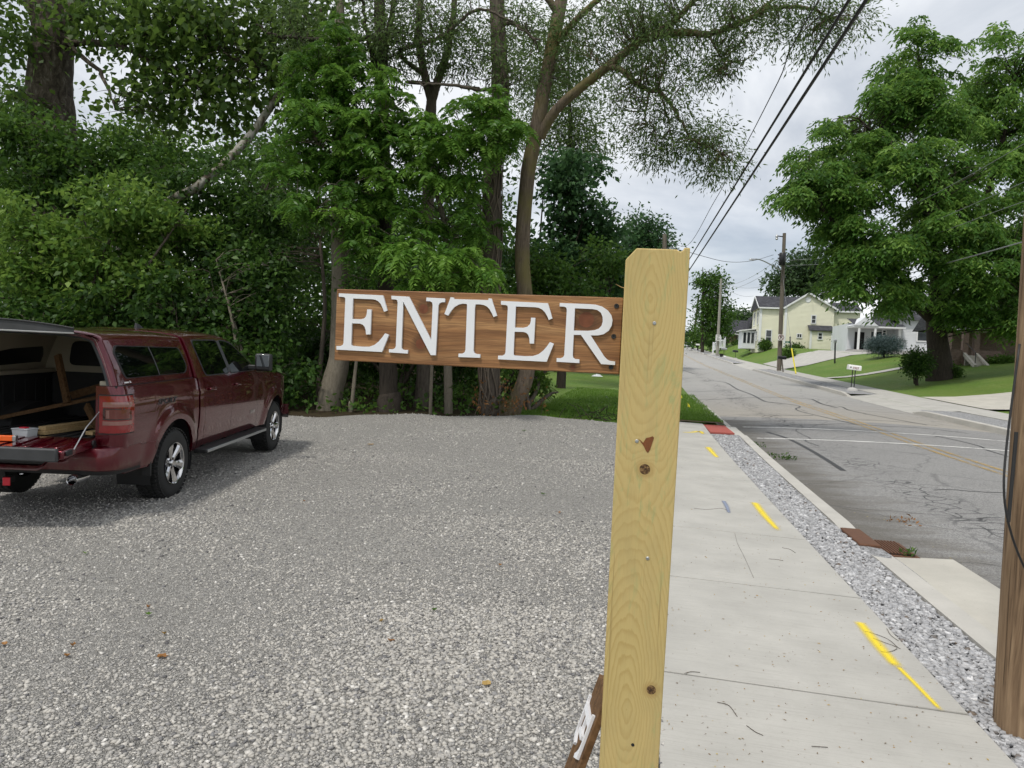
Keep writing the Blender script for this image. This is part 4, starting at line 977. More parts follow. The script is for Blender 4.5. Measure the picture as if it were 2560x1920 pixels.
def rounded(poly, r, k=4):
    out = []; n = len(poly)
    for i in range(n):
        p0, p1, p2 = Vector(poly[i - 1]), Vector(poly[i]), Vector(poly[(i + 1) % n])
        a = (p0 - p1); c = (p2 - p1); ra = min(r, a.length * .45, c.length * .45); a = p1 + a.normalized() * ra; c = p1 + c.normalized() * ra
        for t in np.linspace(0, 1, k): out.append(tuple((a * (1 - t) + p1 * t) * (1 - t) + (p1 * (1 - t) + c * t) * t))
    return out
RW = [(.90, 1.395), (1.66, 1.395), (1.60, 1.825), (.83, 1.825)]; FW = [(1.74, 1.395), (2.70, 1.395), (2.42, 1.60), (2.10, 1.775), (1.92, 1.815), (1.68, 1.825)]
def grow(poly, d):
    c = np.mean(np.array(poly), 0); return [tuple(np.array(p) + (np.array(p) - c) / (np.linalg.norm(np.array(p) - c) + 1e-6) * d) for p in poly]
for sg in (1, -1):
    f_ = belt_patch('window_frame', rounded(grow(RW, .032), .07), sg, .004, 'black_plastic'); belt_patch('window', rounded(RW, .06), sg, .008, 'glass', parent=TR)
    belt_patch('window_frame', rounded(grow(FW, .030), .05), sg, .004, 'black_plastic'); belt_patch('window', rounded(FW, .04), sg, .008, 'glass', parent=TR)
    belt_patch('pillar_trim', [(1.655, 1.40), (1.755, 1.40), (1.69, 1.825), (1.60, 1.825)], sg, .011, 'grey_plastic')
# windscreen and rear cab window
b = MB(); b.grid(lambda y, t: (roof_sec(y, t)[0] * .985, y + .012, roof_sec(y, t)[1] + .008), np.linspace(2.16, 2.86, 8), list(np.linspace(.58, 1, 9)))
b.grid(lambda y, t: (-roof_sec(y, t)[0] * .985, y + .012, roof_sec(y, t)[1] + .008), np.linspace(2.16, 2.86, 8), list(np.linspace(.58, 1, 9)))
b.build('windscreen', M['glass'], TR, smooth=True, weld=True)
MB().box((0, .634, 1.62), (1.30, .012, .36)).build('rear_window', M['glass'], TR, bevel=.004)
# bonnet and front
b = MB(); b.grid(lambda y, t: (t * (wx(y) - .03), y, ztop(y) + .055 * (1 - t * t) - .0), np.linspace(2.80, 4.52, 12), np.linspace(-1, 1, 15)); b.build('bonnet', M['paint'], TR, smooth=True)
b = MB(); b.grid(lambda t, z: (t * (.80 + .06 * (z < .8)), 4.60 - .16 * t * t + .04 * math.sin((z - .5) * 2.2), z), np.linspace(-1, 1, 15), np.linspace(.50, 1.16, 8)); b.build('front_fascia', M['paint'], TR, smooth=True)
MB().box((0, 4.66, .93), (1.0, .03, .30)).build('grille', M['black_plastic'], TR, bevel=.01)
for sg in (1, -1): MB().box((sg * .66, 4.56, .98), (.30, .08, .16)).build('headlight', M['glass_light'], TR, bevel=.02)
b = MB(); b.grid(lambda t, z: (t * .96, 4.74 - .18 * t * t, z), np.linspace(-1, 1, 13), [.46, .54, .66, .70]); b.build('front_bumper', M['chrome'], TR, smooth=True)
# antenna fin on the roof
MB().add([(-.02, 1.02, 1.953), (.02, 1.02, 1.953), (.02, 1.20, 1.953), (-.02, 1.20, 1.953), (-.008, 1.02, 2.015), (.008, 1.02, 2.015), (.006, 1.10, 2.0), (-.006, 1.10, 2.0)], [(0, 1, 5, 4), (1, 2, 6, 5), (2, 3, 7, 6), (3, 0, 4, 7), (4, 5, 6, 7)]).build('antenna_fin', M['grey_plastic'], TR, bevel=.004)
# ---- bed
b = MB(); b.box((0, -.27, .80), (1.58, 1.74, .05))
for i in range(13): b.box((-.72 + i * .12, -.27, .832), (.055, 1.74, .018))
b.build('bed_floor', M['bedliner'], TR)
for sg in (1, -1):
    b = MB(); b.box((sg * .80, -.27, 1.09), (.05, 1.74, .56))
    for i in range(9): b.box((sg * .772, -1.0 + i * .185, 1.06), (.012, .09, .48))
    b.box((sg * .84, -.28, 1.362), (.16, 1.74, .018)); b.build('bed_wall', M['bedliner'], TR)
    b = MB(); b.grid(lambda a, w: (sg * (.56 + w), .50 * math.cos(a), .80 + .26 * math.sin(a)), np.linspace(0, math.pi, 14), [0, .24]); b.add([(sg * .56, .50 * math.cos(a), .80 + .26 * math.sin(a)) for a in np.linspace(0, math.pi, 14)], [list(range(14))]); b.build('wheel_well', M['bedliner'], TR, smooth=40)
b = MB(); b.box((0, .595, 1.09), (1.62, .04, .58)); b.build('bed_front', M['bedliner'], TR)
# ---- lowered tailgate
tg = MB().box((0, -.275, -.035), (1.50, .55, .085)).build('tailgate', M['paint'], TR, bevel=.015, loc=(0, -1.18, .845)); tg.rotation_euler = (math.radians(5), 0, 0)
MB().box((0, -.565, -.030), (1.42, .045, .125)).build('edge_cap', M['grey_plastic'], tg, bevel=.014)
b = MB()
for i in range(10): b.box((-.62 + i * .138, -.28, .012), (.075, .40, .014))
b.build('inner_rib', M['paint'], tg, bevel=.004)
for sg in (1, -1):
    MB().lathe([(0, .012), (.028, .012), (.034, 0)], 12, 'x', (sg * .752, -.06, -.03)).build('hinge', M['dark_metal'], tg); MB().box((sg * .752, -.47, -.025), (.03, .09, .05)).build('latch', M['dark_metal'], tg, bevel=.008)
    MB().tube([(sg * .775, -1.155, 1.135), (sg * .77, -1.40, .985), (sg * .765, -1.585, .80)], .006, 6).build('tailgate_cable', M['steel'], TR)
# ---- rear bumper
def bump_top(x_): a = abs(x_); return float(np.interp(a, [0, .26, .36, .50, .60, .68, 1.1], [.575, .575, .655, .655, .74, .765, .765]))
b = MB(); path = [(x_, -1.30) for x_ in np.linspace(-.80, .80, 41)]
arc = [(.80 + .17 * math.sin(a), -1.30 + .20 * (1 - math.cos(a))) for a in np.linspace(.15, math.pi / 2, 7)] + [(.985, -.98), (.99, -.80)]
path = [(-x_, y_) for x_, y_ in arc[::-1]] + path + arc
V = []
for (x_, y_) in path:
    zt = bump_top(x_); k = 1 if abs(x_) < .82 else .6
    V += [(x_ * .97, y_ + .12 * k, zt), (x_, y_ + .02, zt - .005), (x_, y_, zt - .035), (x_, y_, .60 if zt > .62 else zt - .05), (x_ * .995, y_ + .015, .545), (x_ * .98, y_ + .05, .525)]
b.add(V, [(i * 6 + j, (i + 1) * 6 + j, (i + 1) * 6 + j + 1, i * 6 + j + 1) for i in range(len(path) - 1) for j in range(5)]); b.build('rear_bumper', M['paint_dirty'], TR, smooth=40)
b = MB(); V = []
for (x_, y_) in path: V += [(x_ * .985, y_ + .03, .545), (x_ * .97, y_ + .06, .49), (x_ * .93, y_ + .16, .475)]
b.add(V, [(i * 3 + j, (i + 1) * 3 + j, (i + 1) * 3 + j + 1, i * 3 + j + 1) for i in range(len(path) - 1) for j in range(2)]); b.build('lower_valance', M['black_plastic'], TR, smooth=40)
MB().box((0, -1.20, .68), (1.50, .10, .20)).build('bumper_step', M['black_plastic'], TR)
for sg in (1, -1):
    b = MB(); b.lathe([(.052, .22), (.052, .0), (.050, -.004), (.045, 0), (.045, .16), (0, .16)], 20, 'y', (sg * .60, -1.335, .455)); o = b.build('exhaust_tip', M['chrome'], TR, smooth=40)
MB().box((0, -1.34, .44), (.06, .10, .06)).build('hitch_receiver', M['dark_metal'], TR, bevel=.006); MB().box((.02, -1.40, .43), (.07, .015, .08)).build('hitch_cover', M['red_plastic'], TR, bevel=.006)
# mud-splashed quarter behind the wheel
for sg in (1, -1): side_piece('lower_quarter', -.93, -.50, sg, .50, top=lambda y: .74, mat='paint_dirty', inset=-.004, nz=6)
for sg in (1, -1):
    MB().box((sg * .93, -.54, .46), (.10, .03, .20)).build('mud_flap', M['black_plastic'], TR, bevel=.006)
# ---- tail lamps wrap the corner
def lamp(name, u0, u1, z0, z1, sg, off, mat, parent=None, n=12):
    """u runs from the inner edge of the lamp post (0) round the corner to the flank (1)"""
    def pt(u, z):
        L1 = .10; L2 = .13 * math.pi / 2; L3 = .17; d = u * (L1 + L2 + L3); y0 = -1.05
        if d < L1: return (sg * (.765 + d * 1.0), y0 - .13 - off, z)
        if d < L1 + L2:
            a = math.pi / 2 - (d - L1) / .13; return (sg * (sx(y0, z) - .13 + (.13 + off) * math.cos(a)), y0 - (.13 + off) * math.sin(a), z)
        return (sg * (sx(y0, z) + off), y0 + d - L1 - L2, z)
    b = MB(); us = np.linspace(u0, u1, n); zs = np.linspace(z0, z1, 5)
    b.grid(lambda u, z: pt(u, z), us, zs)
    k = off; off2 = -.01
    return b.build(name, M[mat], parent or TR, smooth=True)
for sg in (1, -1):
    lamp('lamp_surround', .0, .87, .892, 1.288, sg, .006, 'black_plastic')
    tl = lamp('tail_light', .02, .84, .905, 1.275, sg, .012, 'lens_red')
    lamp('reverse_lens', .10, .72, 1.165, 1.215, sg, .017, 'lens_clear', tl); lamp('reverse_lens', .10, .74, .985, 1.025, sg, .017, 'lens_clear', tl)
    lamp('lamp_bezel', .10, .72, 1.035, 1.155, sg, .015, 'lens_dark', tl); lamp('side_marker', .16, .66, 1.048, 1.142, sg, .019, 'lens_mid', tl); lamp('marker_strip', .18, .25, 1.055, 1.135, sg, .022, 'lens_clear', tl)
# ---- canopy over the bed
def cap_x(y, z): return .915 - .22 * (z - 1.37) - .06 * max(0, (z - 1.37) / .45) ** 2
def cap_sec(y, t):
    R_ = 1.915 + .018 * math.sin((y + 1.2) * 1.7); zb = 1.376; zs = R_ - .10
    if t < .55: z = zb + (zs - zb) * t / .55; return (cap_x(y, z), z)
    xs = cap_x(y, zs); a = (t - .55) / .45 * math.pi / 2; return (xs * math.cos(a) ** .55 if math.cos(a) > 1e-6 else 0, zs + (R_ - zs) * math.sin(a) ** .9)
ts = list(np.linspace(0, .55, 7)) + list(np.linspace(.62, 1, 9)); V = []; ys = np.concatenate([[-1.175, -1.168, -1.155, -1.135], np.linspace(-1.10, .61, 13)]); rear_k = lambda y: float(np.interp(y, [-1.175, -1.168, -1.155, -1.135, -1.10], [.945, .968, .986, .997, 1.0]))
for sc_, nm, mt in ((1.0, 'canopy_shell', 'paint'), (.965, 'canopy_lining', 'cream')):
    V = []
    for y in ys:
        row = [cap_sec(y, t) for t in ts]; dz = 0 if sc_ == 1 else -.022
        rk_ = rear_k(y) if sc_ == 1 else 1
        full = [(x_ * sc_ * rk_, y, 1.376 + (z + dz * (z > 1.4) - 1.376) * (1 - (1 - rk_) * 1.6)) for x_, z in row] + [(-x_ * sc_ * rk_, y, 1.376 + (z + dz * (z > 1.4) - 1.376) * (1 - (1 - rk_) * 1.6)) for x_, z in row[::-1][1:]]; V += full
    n = len(full); MB().add(V, [(i * n + j, (i + 1) * n + j, (i + 1) * n + j + 1, i * n + j + 1) for i in range(len(ys) - 1) for j in range(n - 1)]).build(nm, M[mt], TR, smooth=40, weld=True, fix=False)
# rear opening frame
V = []
row = [cap_sec(-1.13, t) for t in ts]; full = [(x_, z) for x_, z in row] + [(-x_, z) for x_, z in row[::-1][1:]]
for x_, z in full: V += [(x_ * .95, -1.172, 1.376 + (z - 1.376) * .915), (x_ * .915, -1.178, 1.376 + (z - 1.376) * .88), (x_ * .915, -1.12, 1.376 + (z - 1.376) * .88)]
MB().add(V, [(i * 3 + j, (i + 1) * 3 + j, (i + 1) * 3 + j + 1, i * 3 + j + 1) for i in range(len(full) - 1) for j in range(2)]).build('canopy_rear_frame', M['grey_plastic'], TR, smooth=40)
CW = [(-.93, 1.445), (.42, 1.445), (.50, 1.52), (.44, 1.735), (-.93, 1.765), (-1.0, 1.70)]
for sg in (1, -1):
    belt_patch('canopy_window_frame', rounded(grow(CW, .035), .06), sg, .003, 'black_plastic', 'cap'); belt_patch('canopy_window', rounded(CW, .05), sg, .007, 'glass', 'cap')
    belt_patch('window_divider', [(-.235, 1.447), (-.215, 1.447), (-.265, 1.755), (-.285, 1.755)], sg, .010, 'grey_plastic', 'cap')
    # the same window from inside
    b = MB(); P2 = rounded(CW, .07); b.add([(sg * (cap_x(y, z) * .965 - .006), y, z) for y, z in P2], [list(range(len(P2)))]); b.build('canopy_window_inner', M['black_paint'], TR)
    MB().box((sg * .80, -.27, 1.392), (.13, 1.70, .045)).build('canopy_rail', M['cream'], TR, bevel=.006)
    MB().tube([(sg * .70, -1.16, 1.83), (sg * .735, -1.135, 1.66), (sg * .765, -1.11, 1.50)], [.013, .010, .006], 8).build('gas_strut', M['dark_metal'], TR)
FRW = [(-.58, 1.46), (.58, 1.46), (.54, 1.76), (-.54, 1.76)]
MB().grid(lambda t, z: (t * (cap_x(.58, z) * .96), .585, z), np.linspace(-1, 1, 3), np.linspace(1.38, 1.86, 5)).build('canopy_bulkhead', M['cream'], TR)
P2 = rounded(FRW, .08); MB().add([(x_, .575, z) for x_, z in P2], [list(range(len(P2)))]).build('bulkhead_window', M['black_paint'], TR)
# raised rear hatch
def hatch(t, d): x_ = t * .80; return (x_, -1.16 - d * .50, 1.895 + .055 * (1 - t * t) + d * .035)
b = MB(); b.grid(lambda t, d: hatch(t, d), np.linspace(-1, 1, 15), np.linspace(0, 1, 5)); k = b.v[:]
b.grid(lambda t, d: (hatch(t, d)[0], hatch(t, d)[1], hatch(t, 0)[2] * 0 + 1.86 + d * .03), np.linspace(-1, 1, 15), np.linspace(0, 1, 5))
hb = b.build('hatch', M['glass'], TR, smooth=True)
b = MB(); b.grid(lambda t, d: (t * .80, -1.665, 1.885 + (1 - d) * 0 + d * (.045 + .058 * (1 - t * t))), np.linspace(-1, 1, 17), [0, .5, 1]); b.build('rim', M['grey_plastic'], hb, smooth=True)
b = MB(); b.tube([(x_, -1.668, 1.885) for x_ in np.linspace(-.80, .80, 5)], .008, 6); b.build('lower_trim', M['steel'], hb)
b = MB(); b.tube([(t * .80, -1.668, 1.93 + .058 * (1 - t * t)) for t in np.linspace(-1, 1, 15)], .009, 6); b.build('upper_trim', M['dark_metal'], hb)
# ---- wheels
def wheel_meshes():
    b = MB(); b.lathe([(.232, .135), (.26, .143), (.33, .148), (.372, .138), (.395, .118), (.402, .08), (.405, 0), (.402, -.08), (.395, -.118), (.372, -.138), (.26, -.143), (.232, -.135), (.232, .135)], 56, 'x'); ty = b.mesh('tyre', M['rubber'], smooth=40)
    b = MB()
    for i in range(44):
        a = 2 * math.pi * i / 44
        for (x0, da, ln) in ((-.105, 0, .05), (-.045, .5, .052), (.018, 0, .052), (.078, .5, .05), (.118, 0, .028)):
            q = a + da * 2 * math.pi / 44; r = .408 if abs(x0) < .11 else .398
            R = Matrix.Rotation(q, 3, 'X'); b.box(R @ Vector((x0 + .014, 0, r)), (ln, .040, .014), R, taper=.85)
    tr_ = b.mesh('tread', M['rubber'])
    b = MB(); b.lathe([(.236, .142), (.243, .150), (.232, .146), (.222, .12), (.214, .04), (.214, -.12)], 48, 'x'); lip = b.mesh('rim', M['chrome'], smooth=40)
    b = MB(); b.lathe([(0, .045), (.21, .045)], 24, 'x'); back = b.mesh('brake_disc', M['dark_metal'])
    b = MB()
    for i in range(6):
        a = 2 * math.pi * i / 6; R = Matrix.Rotation(a, 3, 'X')
        prof = [(.045, .030, .112), (.10, .030, .118), (.16, .042, .128), (.225, .062, .138)]; V = []
        for (r, w, h) in prof: V += [R @ Vector((h - .012, -w, r)), R @ Vector((h + .006, -w * .45, r)), R @ Vector((h + .006, w * .45, r)), R @ Vector((h - .012, w, r)), R @ Vector((h - .055, w * .8, r)), R @ Vector((h - .055, -w * .8, r))]
        b.add(V, [(j * 6 + k, j * 6 + (k + 1) % 6, (j + 1) * 6 + (k + 1) % 6, (j + 1) * 6 + k) for j in range(3) for k in range(6)])
    spk = b.mesh('spokes', M['chrome'], smooth=25)
    b = MB(); b.lathe([(0, .135), (.030, .133), (.036, .125), (.04, .112), (.075, .110), (.085, .09)], 24, 'x'); hub = b.mesh('hub', M['chrome'], smooth=30)
    b = MB()
    for i in range(6):
        a = 2 * math.pi * (i + .5) / 6; b.lathe([(0, .128), (.009, .126), (.010, .10)], 6, 'x', (0, .056 * math.sin(a), .056 * math.cos(a)))
    nuts = b.mesh('lug_nuts', M['dark_metal']); return ty, tr_, lip, back, spk, hub, nuts
WM = wheel_meshes()
for yc in (0, 3.67):
    for sg in (1, -1):
        w = obj('wheel', WM[0], TR, (sg * .845, yc, .412)); w.rotation_euler = (random.Random(yc + sg).random() * 2, 0, 0 if sg > 0 else math.pi)
        for nm, me in zip(('tread', 'rim', 'brake_disc', 'spokes', 'hub', 'lug_nuts'), WM[1:]): obj(nm, me, w)
# ---- steps, mirrors, handles, badges
for sg in (1, -1):
    rb = MB().box((sg * 1.015, 1.79, .455), (.17, 2.30, .055)).build('running_board', M['black_plastic'], TR, bevel=.014); MB().box((sg * 1.098, 1.79, .452), (.012, 2.24, .038)).build('trim_strip', M['steel'], rb, bevel=.004)
    for y_ in (.95, 1.8, 2.65): MB().box((sg * .93, y_, .46), (.16, .06, .03)).build('bracket', M['dark_metal'], rb)
    for y_, z_ in ((.99, 1.215), (1.89, 1.225)):
        h = MB().box((sg * (sx(y_, z_) + .022), y_, z_), (.028, .20, .032)).build('door_handle', M['paint'], TR, bevel=.010)
    mr = MB().box((sg * 1.17, 2.50, 1.52), (.24, .13, .26)).build('mirror', M['black_plastic'], TR, bevel=.035, seg=3)
    MB().box((sg * 1.175, 2.432, 1.545), (.185, .004, .175)).build('mirror_glass', M['mirror'], mr, bevel=.002); MB().box((sg * 1.01, 2.50, 1.44), (.14, .08, .07)).build('mirror_arm', M['black_plastic'], mr, bevel=.015)
    MB().box((sg * 1.225, 2.53, 1.44), (.12, .10, .05)).build('mirror_cap', M['chrome'], mr, bevel=.012)
    # lettering on the flank
    for off, mt, dx in ((.012, 'steel', .003), (0.0, 'sign_black', .005)):
        V2, F2 = text_faces('SPORT', .098, offset=.004 if off else -.001, shear=.18, spacing=1.06)
        wv = max(v[0] for v in V2) - min(v[0] for v in V2); kx = .46 / wv
        V = [(sg * (sx(-.22 + sg * v[0] * kx, 1.155 + v[1] * .8) + dx), -.22 + sg * v[0] * kx, 1.155 + v[1] * .8) for v in V2]
        MB().add(V, F2).build('flank_lettering', M['grey_plastic' if off else 'sign_black'], TR, fix=False)
    V2, F2 = text_faces('RAM', .075, offset=.002, spacing=1.1); MB().add([(sg * (sx(2.55 + sg * v[0], .765 + v[1]) + .006), 2.55 + sg * v[0] * 1.15, .765 + v[1]) for v in V2], F2).build('door_badge', M['chrome'], TR, fix=False)
    MB().add([(sg * (cap_x(y_, z_) + .004), y_, z_) for y_, z_ in ((-.99, 1.392), (-.90, 1.392), (-.90, 1.407), (-.99, 1.407), (-.885, 1.392), (-.85, 1.392), (-.872, 1.415), (-.885, 1.415))], [(0, 1, 2, 3), (4, 5, 6, 7)]).build('canopy_badge', M['sign_white'], TR)
    # black strip standing in for the rain gutter shadow line where canopy meets bed
    MB().beam((sg * .925, -1.12, 1.373), (sg * .925, .60, 1.373), .006, .004).build('canopy_shadow_line', M['black_plastic'], TR)
# ---- cab furniture glimpsed through the front door glass
MB().box((0, 2.25, 1.30), (1.5, .5, .16)).build('dashboard', M['black_plastic'], TR, bevel=.04)
for sg in (1, -1): MB().box((sg * .42, 1.55, 1.30), (.5, .14, .62), Matrix.Rotation(math.radians(-12), 3, 'X')).build('seat_back', M['black_plastic'], TR, bevel=.05)

# ---- things lying in the truck (placed in truck space, kept as things of their own)
bpy.context.view_layer.update()
TM = TR.matrix_world.copy()
def tw(p): return TM @ Vector(p)
TQ = TM.to_quaternion()
def in_truck(name, label, cat, p, rz=0, group=None):
    o = thing(name, label, cat, tw(p), 0, group); o.rotation_mode = 'QUATERNION'; o.rotation_quaternion = TQ @ Matrix.Rotation(rz, 3, 'Z').to_quaternion(); return o
def plank(name, label, p, a, b_, w, h, mat, group, cat='lumber'):
    o = MB().beam(a, b_, w, h).build(name, M[mat], None, bevel=.003); o.rotation_mode = 'QUATERNION'; o.rotation_quaternion = TQ; o.location = tw(p); o.scale = (.965,) * 3
    return tag(o, label, cat, group)
plank('lumber_plank', 'pale sawn two by four on top of the pair at the truck bed', (0, 0, 0), (.13, -1.05, .905), (.44, .45, .905), .085, .038, 'lumber', 'lumber in the truck bed')
plank('lumber_plank', 'pale sawn two by four under its twin in the truck bed', (0, 0, 0), (.155, -1.10, .866), (.47, .44, .866), .085, .038, 'lumber', 'lumber in the truck bed')
plank('lumber_plank', 'short pale offcut nearer the tail lamp in the truck bed', (0, 0, 0), (.56, -.98, .866), (.70, -.30, .866), .085, .038, 'lumber', 'lumber in the truck bed')
sh = in_truck('sawhorse', 'brown wooden sawhorse lying askew inside the truck bed', 'sawhorse', (0, 0, 0)); sh.scale = (.965,) * 3
MB().beam((-.62, -.55, .93), (.74, -.05, 1.30), .085, .040).build('rail', M['oldwood'], sh, bevel=.003)
MB().beam((-.18, -.30, 1.62), (-.02, -.38, 1.10), .040, .085).build('leg', M['oldwood'], sh, bevel=.003); MB().beam((-.10, -.18, 1.16), (.52, .12, 1.40), .040, .085).build('leg', M['oldwood'], sh, bevel=.003)
MB().beam((.20, -.40, 1.08), (.42, -.55, .845), .040, .085).build('leg', M['oldwood'], sh, bevel=.003); MB().beam((.16, -.05, 1.15), (.30, .20, .845), .040, .085).build('leg', M['oldwood'], sh, bevel=.003)
lv_ = in_truck('spirit_level', 'orange spirit level lying across the lowered tailgate', 'spirit level', (-.02, -1.50, .842), math.radians(6)); lv_.scale = (.965,) * 3
MB().box((-.12, 0, .022), (.56, .045, .050)).build('body', M['orange'], lv_, bevel=.004); MB().box((.175, 0, .022), (.03, .047, .052)).build('end_cap', M['steel'], lv_, bevel=.003); MB().box((-.30, -.005, .05), (.10, .05, .014)).build('vial', M['orange'], lv_, bevel=.004)
bx = in_truck('storage_box', 'small milky plastic box with red clip behind the orange level', 'box', (.06, -1.20, .842), math.radians(-12)); bx.scale = (.965,) * 3
MB().box((0, 0, .035), (.17, .12, .07), taper=1.08).build('tub', M['clear_plastic'], bx, bevel=.008); MB().box((0, 0, .076), (.19, .14, .014)).build('lid', M['clear_plastic'], bx, bevel=.005); MB().box((0, -.01, .088), (.07, .05, .012)).build('clip', M['red_plastic'], bx, bevel=.004)
# ================================================================== across the street
def on_s(px, py, s0):                       # point on the upright plane s = s0 -> (v, z)
    r = ray(px, py); t = s0 / (r[0] * SA + r[1] * CA); x_, y_, z_ = r[0] * t, r[1] * t, r[2] * t + CAM_H
    return SV(x_, y_)[1], z_
def gz(s, v): return float(zg(s, v))
def lap_wall(b, x0, x1, z0, z1, y, course=.17, out=-1, axis='x', mi=0, top=None):
    """clapboards: each course leans out a little at its foot. top(x) cuts the wall for gables"""
    n = max(1, int((z1 - z0) / course)); h = (z1 - z0) / n
    for i in range(n):
        a, c = z0 + i * h, z0 + (i + 1) * h
        xa, xb, xc, xd = x0, x1, x1, x0
        if top:
            (l0, r0), (l1, r1) = top(a), top(c); xa, xb, xc, xd = l0, r0, r1, l1
            if xb - xa < .02: continue
        P4 = [(xa, y + out * .03, a), (xb, y + out * .03, a), (xc, y, c), (xd, y, c), (xa, y, a), (xb, y, a)]
        if axis == 'y': P4 = [(p[1], p[0], p[2]) for p in P4]
        b.add(P4, [(0, 1, 2, 3), (0, 4, 5, 1)], mi)
def window_on(parent, x0, x1, z0, z1, y=-.03, sash=True, axis='x', trim=.11, cols=1):
    mk = lambda bx: bx
    def B(c, s):
        if axis == 'y': return (c[1], c[0], c[2]), (s[1], s[0], s[2])
        return c, s
    xm, zm = (x0 + x1) / 2, (z0 + z1) / 2
    w = MB()
    for c, s in (((xm, y - .03, z1 + trim / 2), (x1 - x0 + 2 * trim, .07, trim)), ((xm, y - .04, z0 - trim / 2), (x1 - x0 + 2 * trim, .09, trim)), ((x0 - trim / 2, y - .03, zm), (trim, .07, z1 - z0)), ((x1 + trim / 2, y - .03, zm), (trim, .07, z1 - z0))): w.box(*B(c, s))
    o = w.build('window', M['white_trim'], parent)
    MB().box(*B((xm, y + .005, zm), (x1 - x0, .02, z1 - z0))).build('pane', M['window_glass'], o)
    if sash: MB().box(*B((xm, y - .02, zm), (x1 - x0, .03, .06))).build('sash_bar', M['white_trim'], o)
    for i in range(1, cols): MB().box(*B((x0 + (x1 - x0) * i / cols, y - .02, zm), (.06, .03, z1 - z0))).build('mullion', M['white_trim'], o)
    return o
# ---- pale yellow farmhouse
S0 = 104.0
v0, zb = on_s(1897, 869, S0); z_g = zb
H = thing('farmhouse', 'pale yellow clapboard two storey farmhouse with dark shingle roof', 'house', (*W2(S0, v0), z_g), -ROAD_A)
hx = lambda px, py=800: on_s(px, py, S0)[0] - v0
hz = lambda px, py: on_s(px, py, S0)[1] - z_g
eave = hz(1930, 767); ridge = hz(1950, 737); xg0 = hx(1962); xg1 = hx(2082); xpk = hx(2020, 736); zpk = hz(2020, 735.5)
D1 = 7.4
b = MB(); lap_wall(b, 0, xg0 + .2, -.6, eave, 0); lap_wall(b, 0, D1, -.6, eave, 0, axis='y')
# left gable
hw = D1 / 2
lap_wall(b, 0, D1, eave, ridge, 0, axis='y', top=lambda z: (hw * (z - eave) / (ridge - eave), D1 - hw * (z - eave) / (ridge - eave)))
b.box((xg0 / 2, D1 / 2, eave / 2 - .35), (xg0 - .1, D1 - .1, eave + .6)); b.build('main_wall', M['siding_yellow'], H)
b = MB(); slope = (zpk - eave) / (xpk - xg0); Y2 = -.55
lap_wall(b, xg0, xg1, -.6, eave, Y2); lap_wall(b, xg0, xg1, eave, zpk, Y2, top=lambda z: (xg0 + (z - eave) / slope, xg1 - (z - eave) / slope * (xg1 - xpk) / (xpk - xg0)))
lap_wall(b, Y2, 0, -.6, eave, xg0, axis='y'); b.box(((xg0 + xg1) / 2, Y2 + 5, eave / 2 - .35), (xg1 - xg0 - .1, 9.9, eave + .6)); b.build('gable_wall', M['siding_yellow'], H)
# roofs
o_ = .35
r = MB(); r.add([(-o_, -o_, eave - .12), (xpk, -o_, eave - .12), (xpk, hw, ridge + .12), (-o_, hw, ridge + .12), (xpk, D1 + o_, eave - .12), (-o_, D1 + o_, eave - .12)], [(0, 1, 2, 3), (3, 2, 4, 5)])
r.add([(-o_, -o_, eave - .24), (xpk, -o_, eave - .24), (-o_, hw, ridge), (-o_, D1 + o_, eave - .24)], [(0, 1, 2), (0, 2, 3)]); ro = r.build('roof', M['roof'], H)
e0 = Y2 - .3; e1 = 10.0; sl = (zpk - eave) / (xpk - xg0)
r = MB()
for (xa, sg) in ((xg0, -1), (xg1, 1)):
    xo = xa + sg * .35; zo = eave - .35 * sl + .1; r.add([(xo, e0, zo), (xpk, e0, zpk + .12), (xpk, e1, zpk + .12), (xo, e1, zo), (xo, e0, zo - .12), (xpk, e0, zpk), (xpk, e1, zpk), (xo, e1, zo - .12)], [(0, 1, 2, 3), (4, 7, 6, 5), (0, 4, 5, 1), (3, 2, 6, 7), (0, 3, 7, 4)])
ro2 = r.build('roof', M['roof'], H)
for (xa, sg) in ((xg0, -1), (xg1, 1)):
    xo = xa + sg * .40; MB().beam((xo, e0 - .03, eave - .4 * sl + .04), (xpk, e0 - .03, zpk + .06), .05, .22).build('rake_board', M['white_trim'], H)
MB().box((xg0 / 2 - .1, -o_ - .03, eave - .2), (xg0 + .5, .06, .2)).build('fascia', M['white_trim'], H)
MB().beam((-o_ - .03, -o_, eave - .2), (-o_ - .03, hw, ridge + .02), .05, .2).build('rake_board', M['white_trim'], H); MB().beam((-o_ - .03, D1 + o_, eave - .2), (-o_ - .03, hw, ridge + .02), .05, .2).build('rake_board', M['white_trim'], H)
for (x_, y_) in ((.0, -.05), (xg0 - .02, Y2 - .05)): MB().box((x_, y_, eave / 2 - .2), (.34, .10, eave + .4)).build('corner_board', M['white_trim'], H)
MB().lathe([(0, -.05), (.22, -.05), (.30, -.06), (.38, -.02)], 20, 'y', (hx(2018, 751), Y2 - .02, hz(2018, 751))).build('gable_vent', M['white_trim'], H)
window_on(H, hx(1917.5), hx(1930), hz(1924, 859), hz(1924, 826)); window_on(H, hx(1993.5), hx(2003.5), hz(1998, 844), hz(1998, 836), Y2 - .03, False, cols=2)
window_on(H, hx(2076), hx(2086.5), hz(2080, 853), hz(2080, 832), Y2 - .03); window_on(H, hx(2027), hx(2036), hz(2031, 808), hz(2031, 790), Y2 - .03)
window_on(H, 1.6, 2.6, hz(1886, 807), hz(1886, 776), -.03, axis='y'); window_on(H, 1.8, 2.9, hz(1883, 848), hz(1883, 826), -.03, axis='y'); window_on(H, 4.8, 5.8, hz(1886, 807), hz(1886, 776), -.03, axis='y')
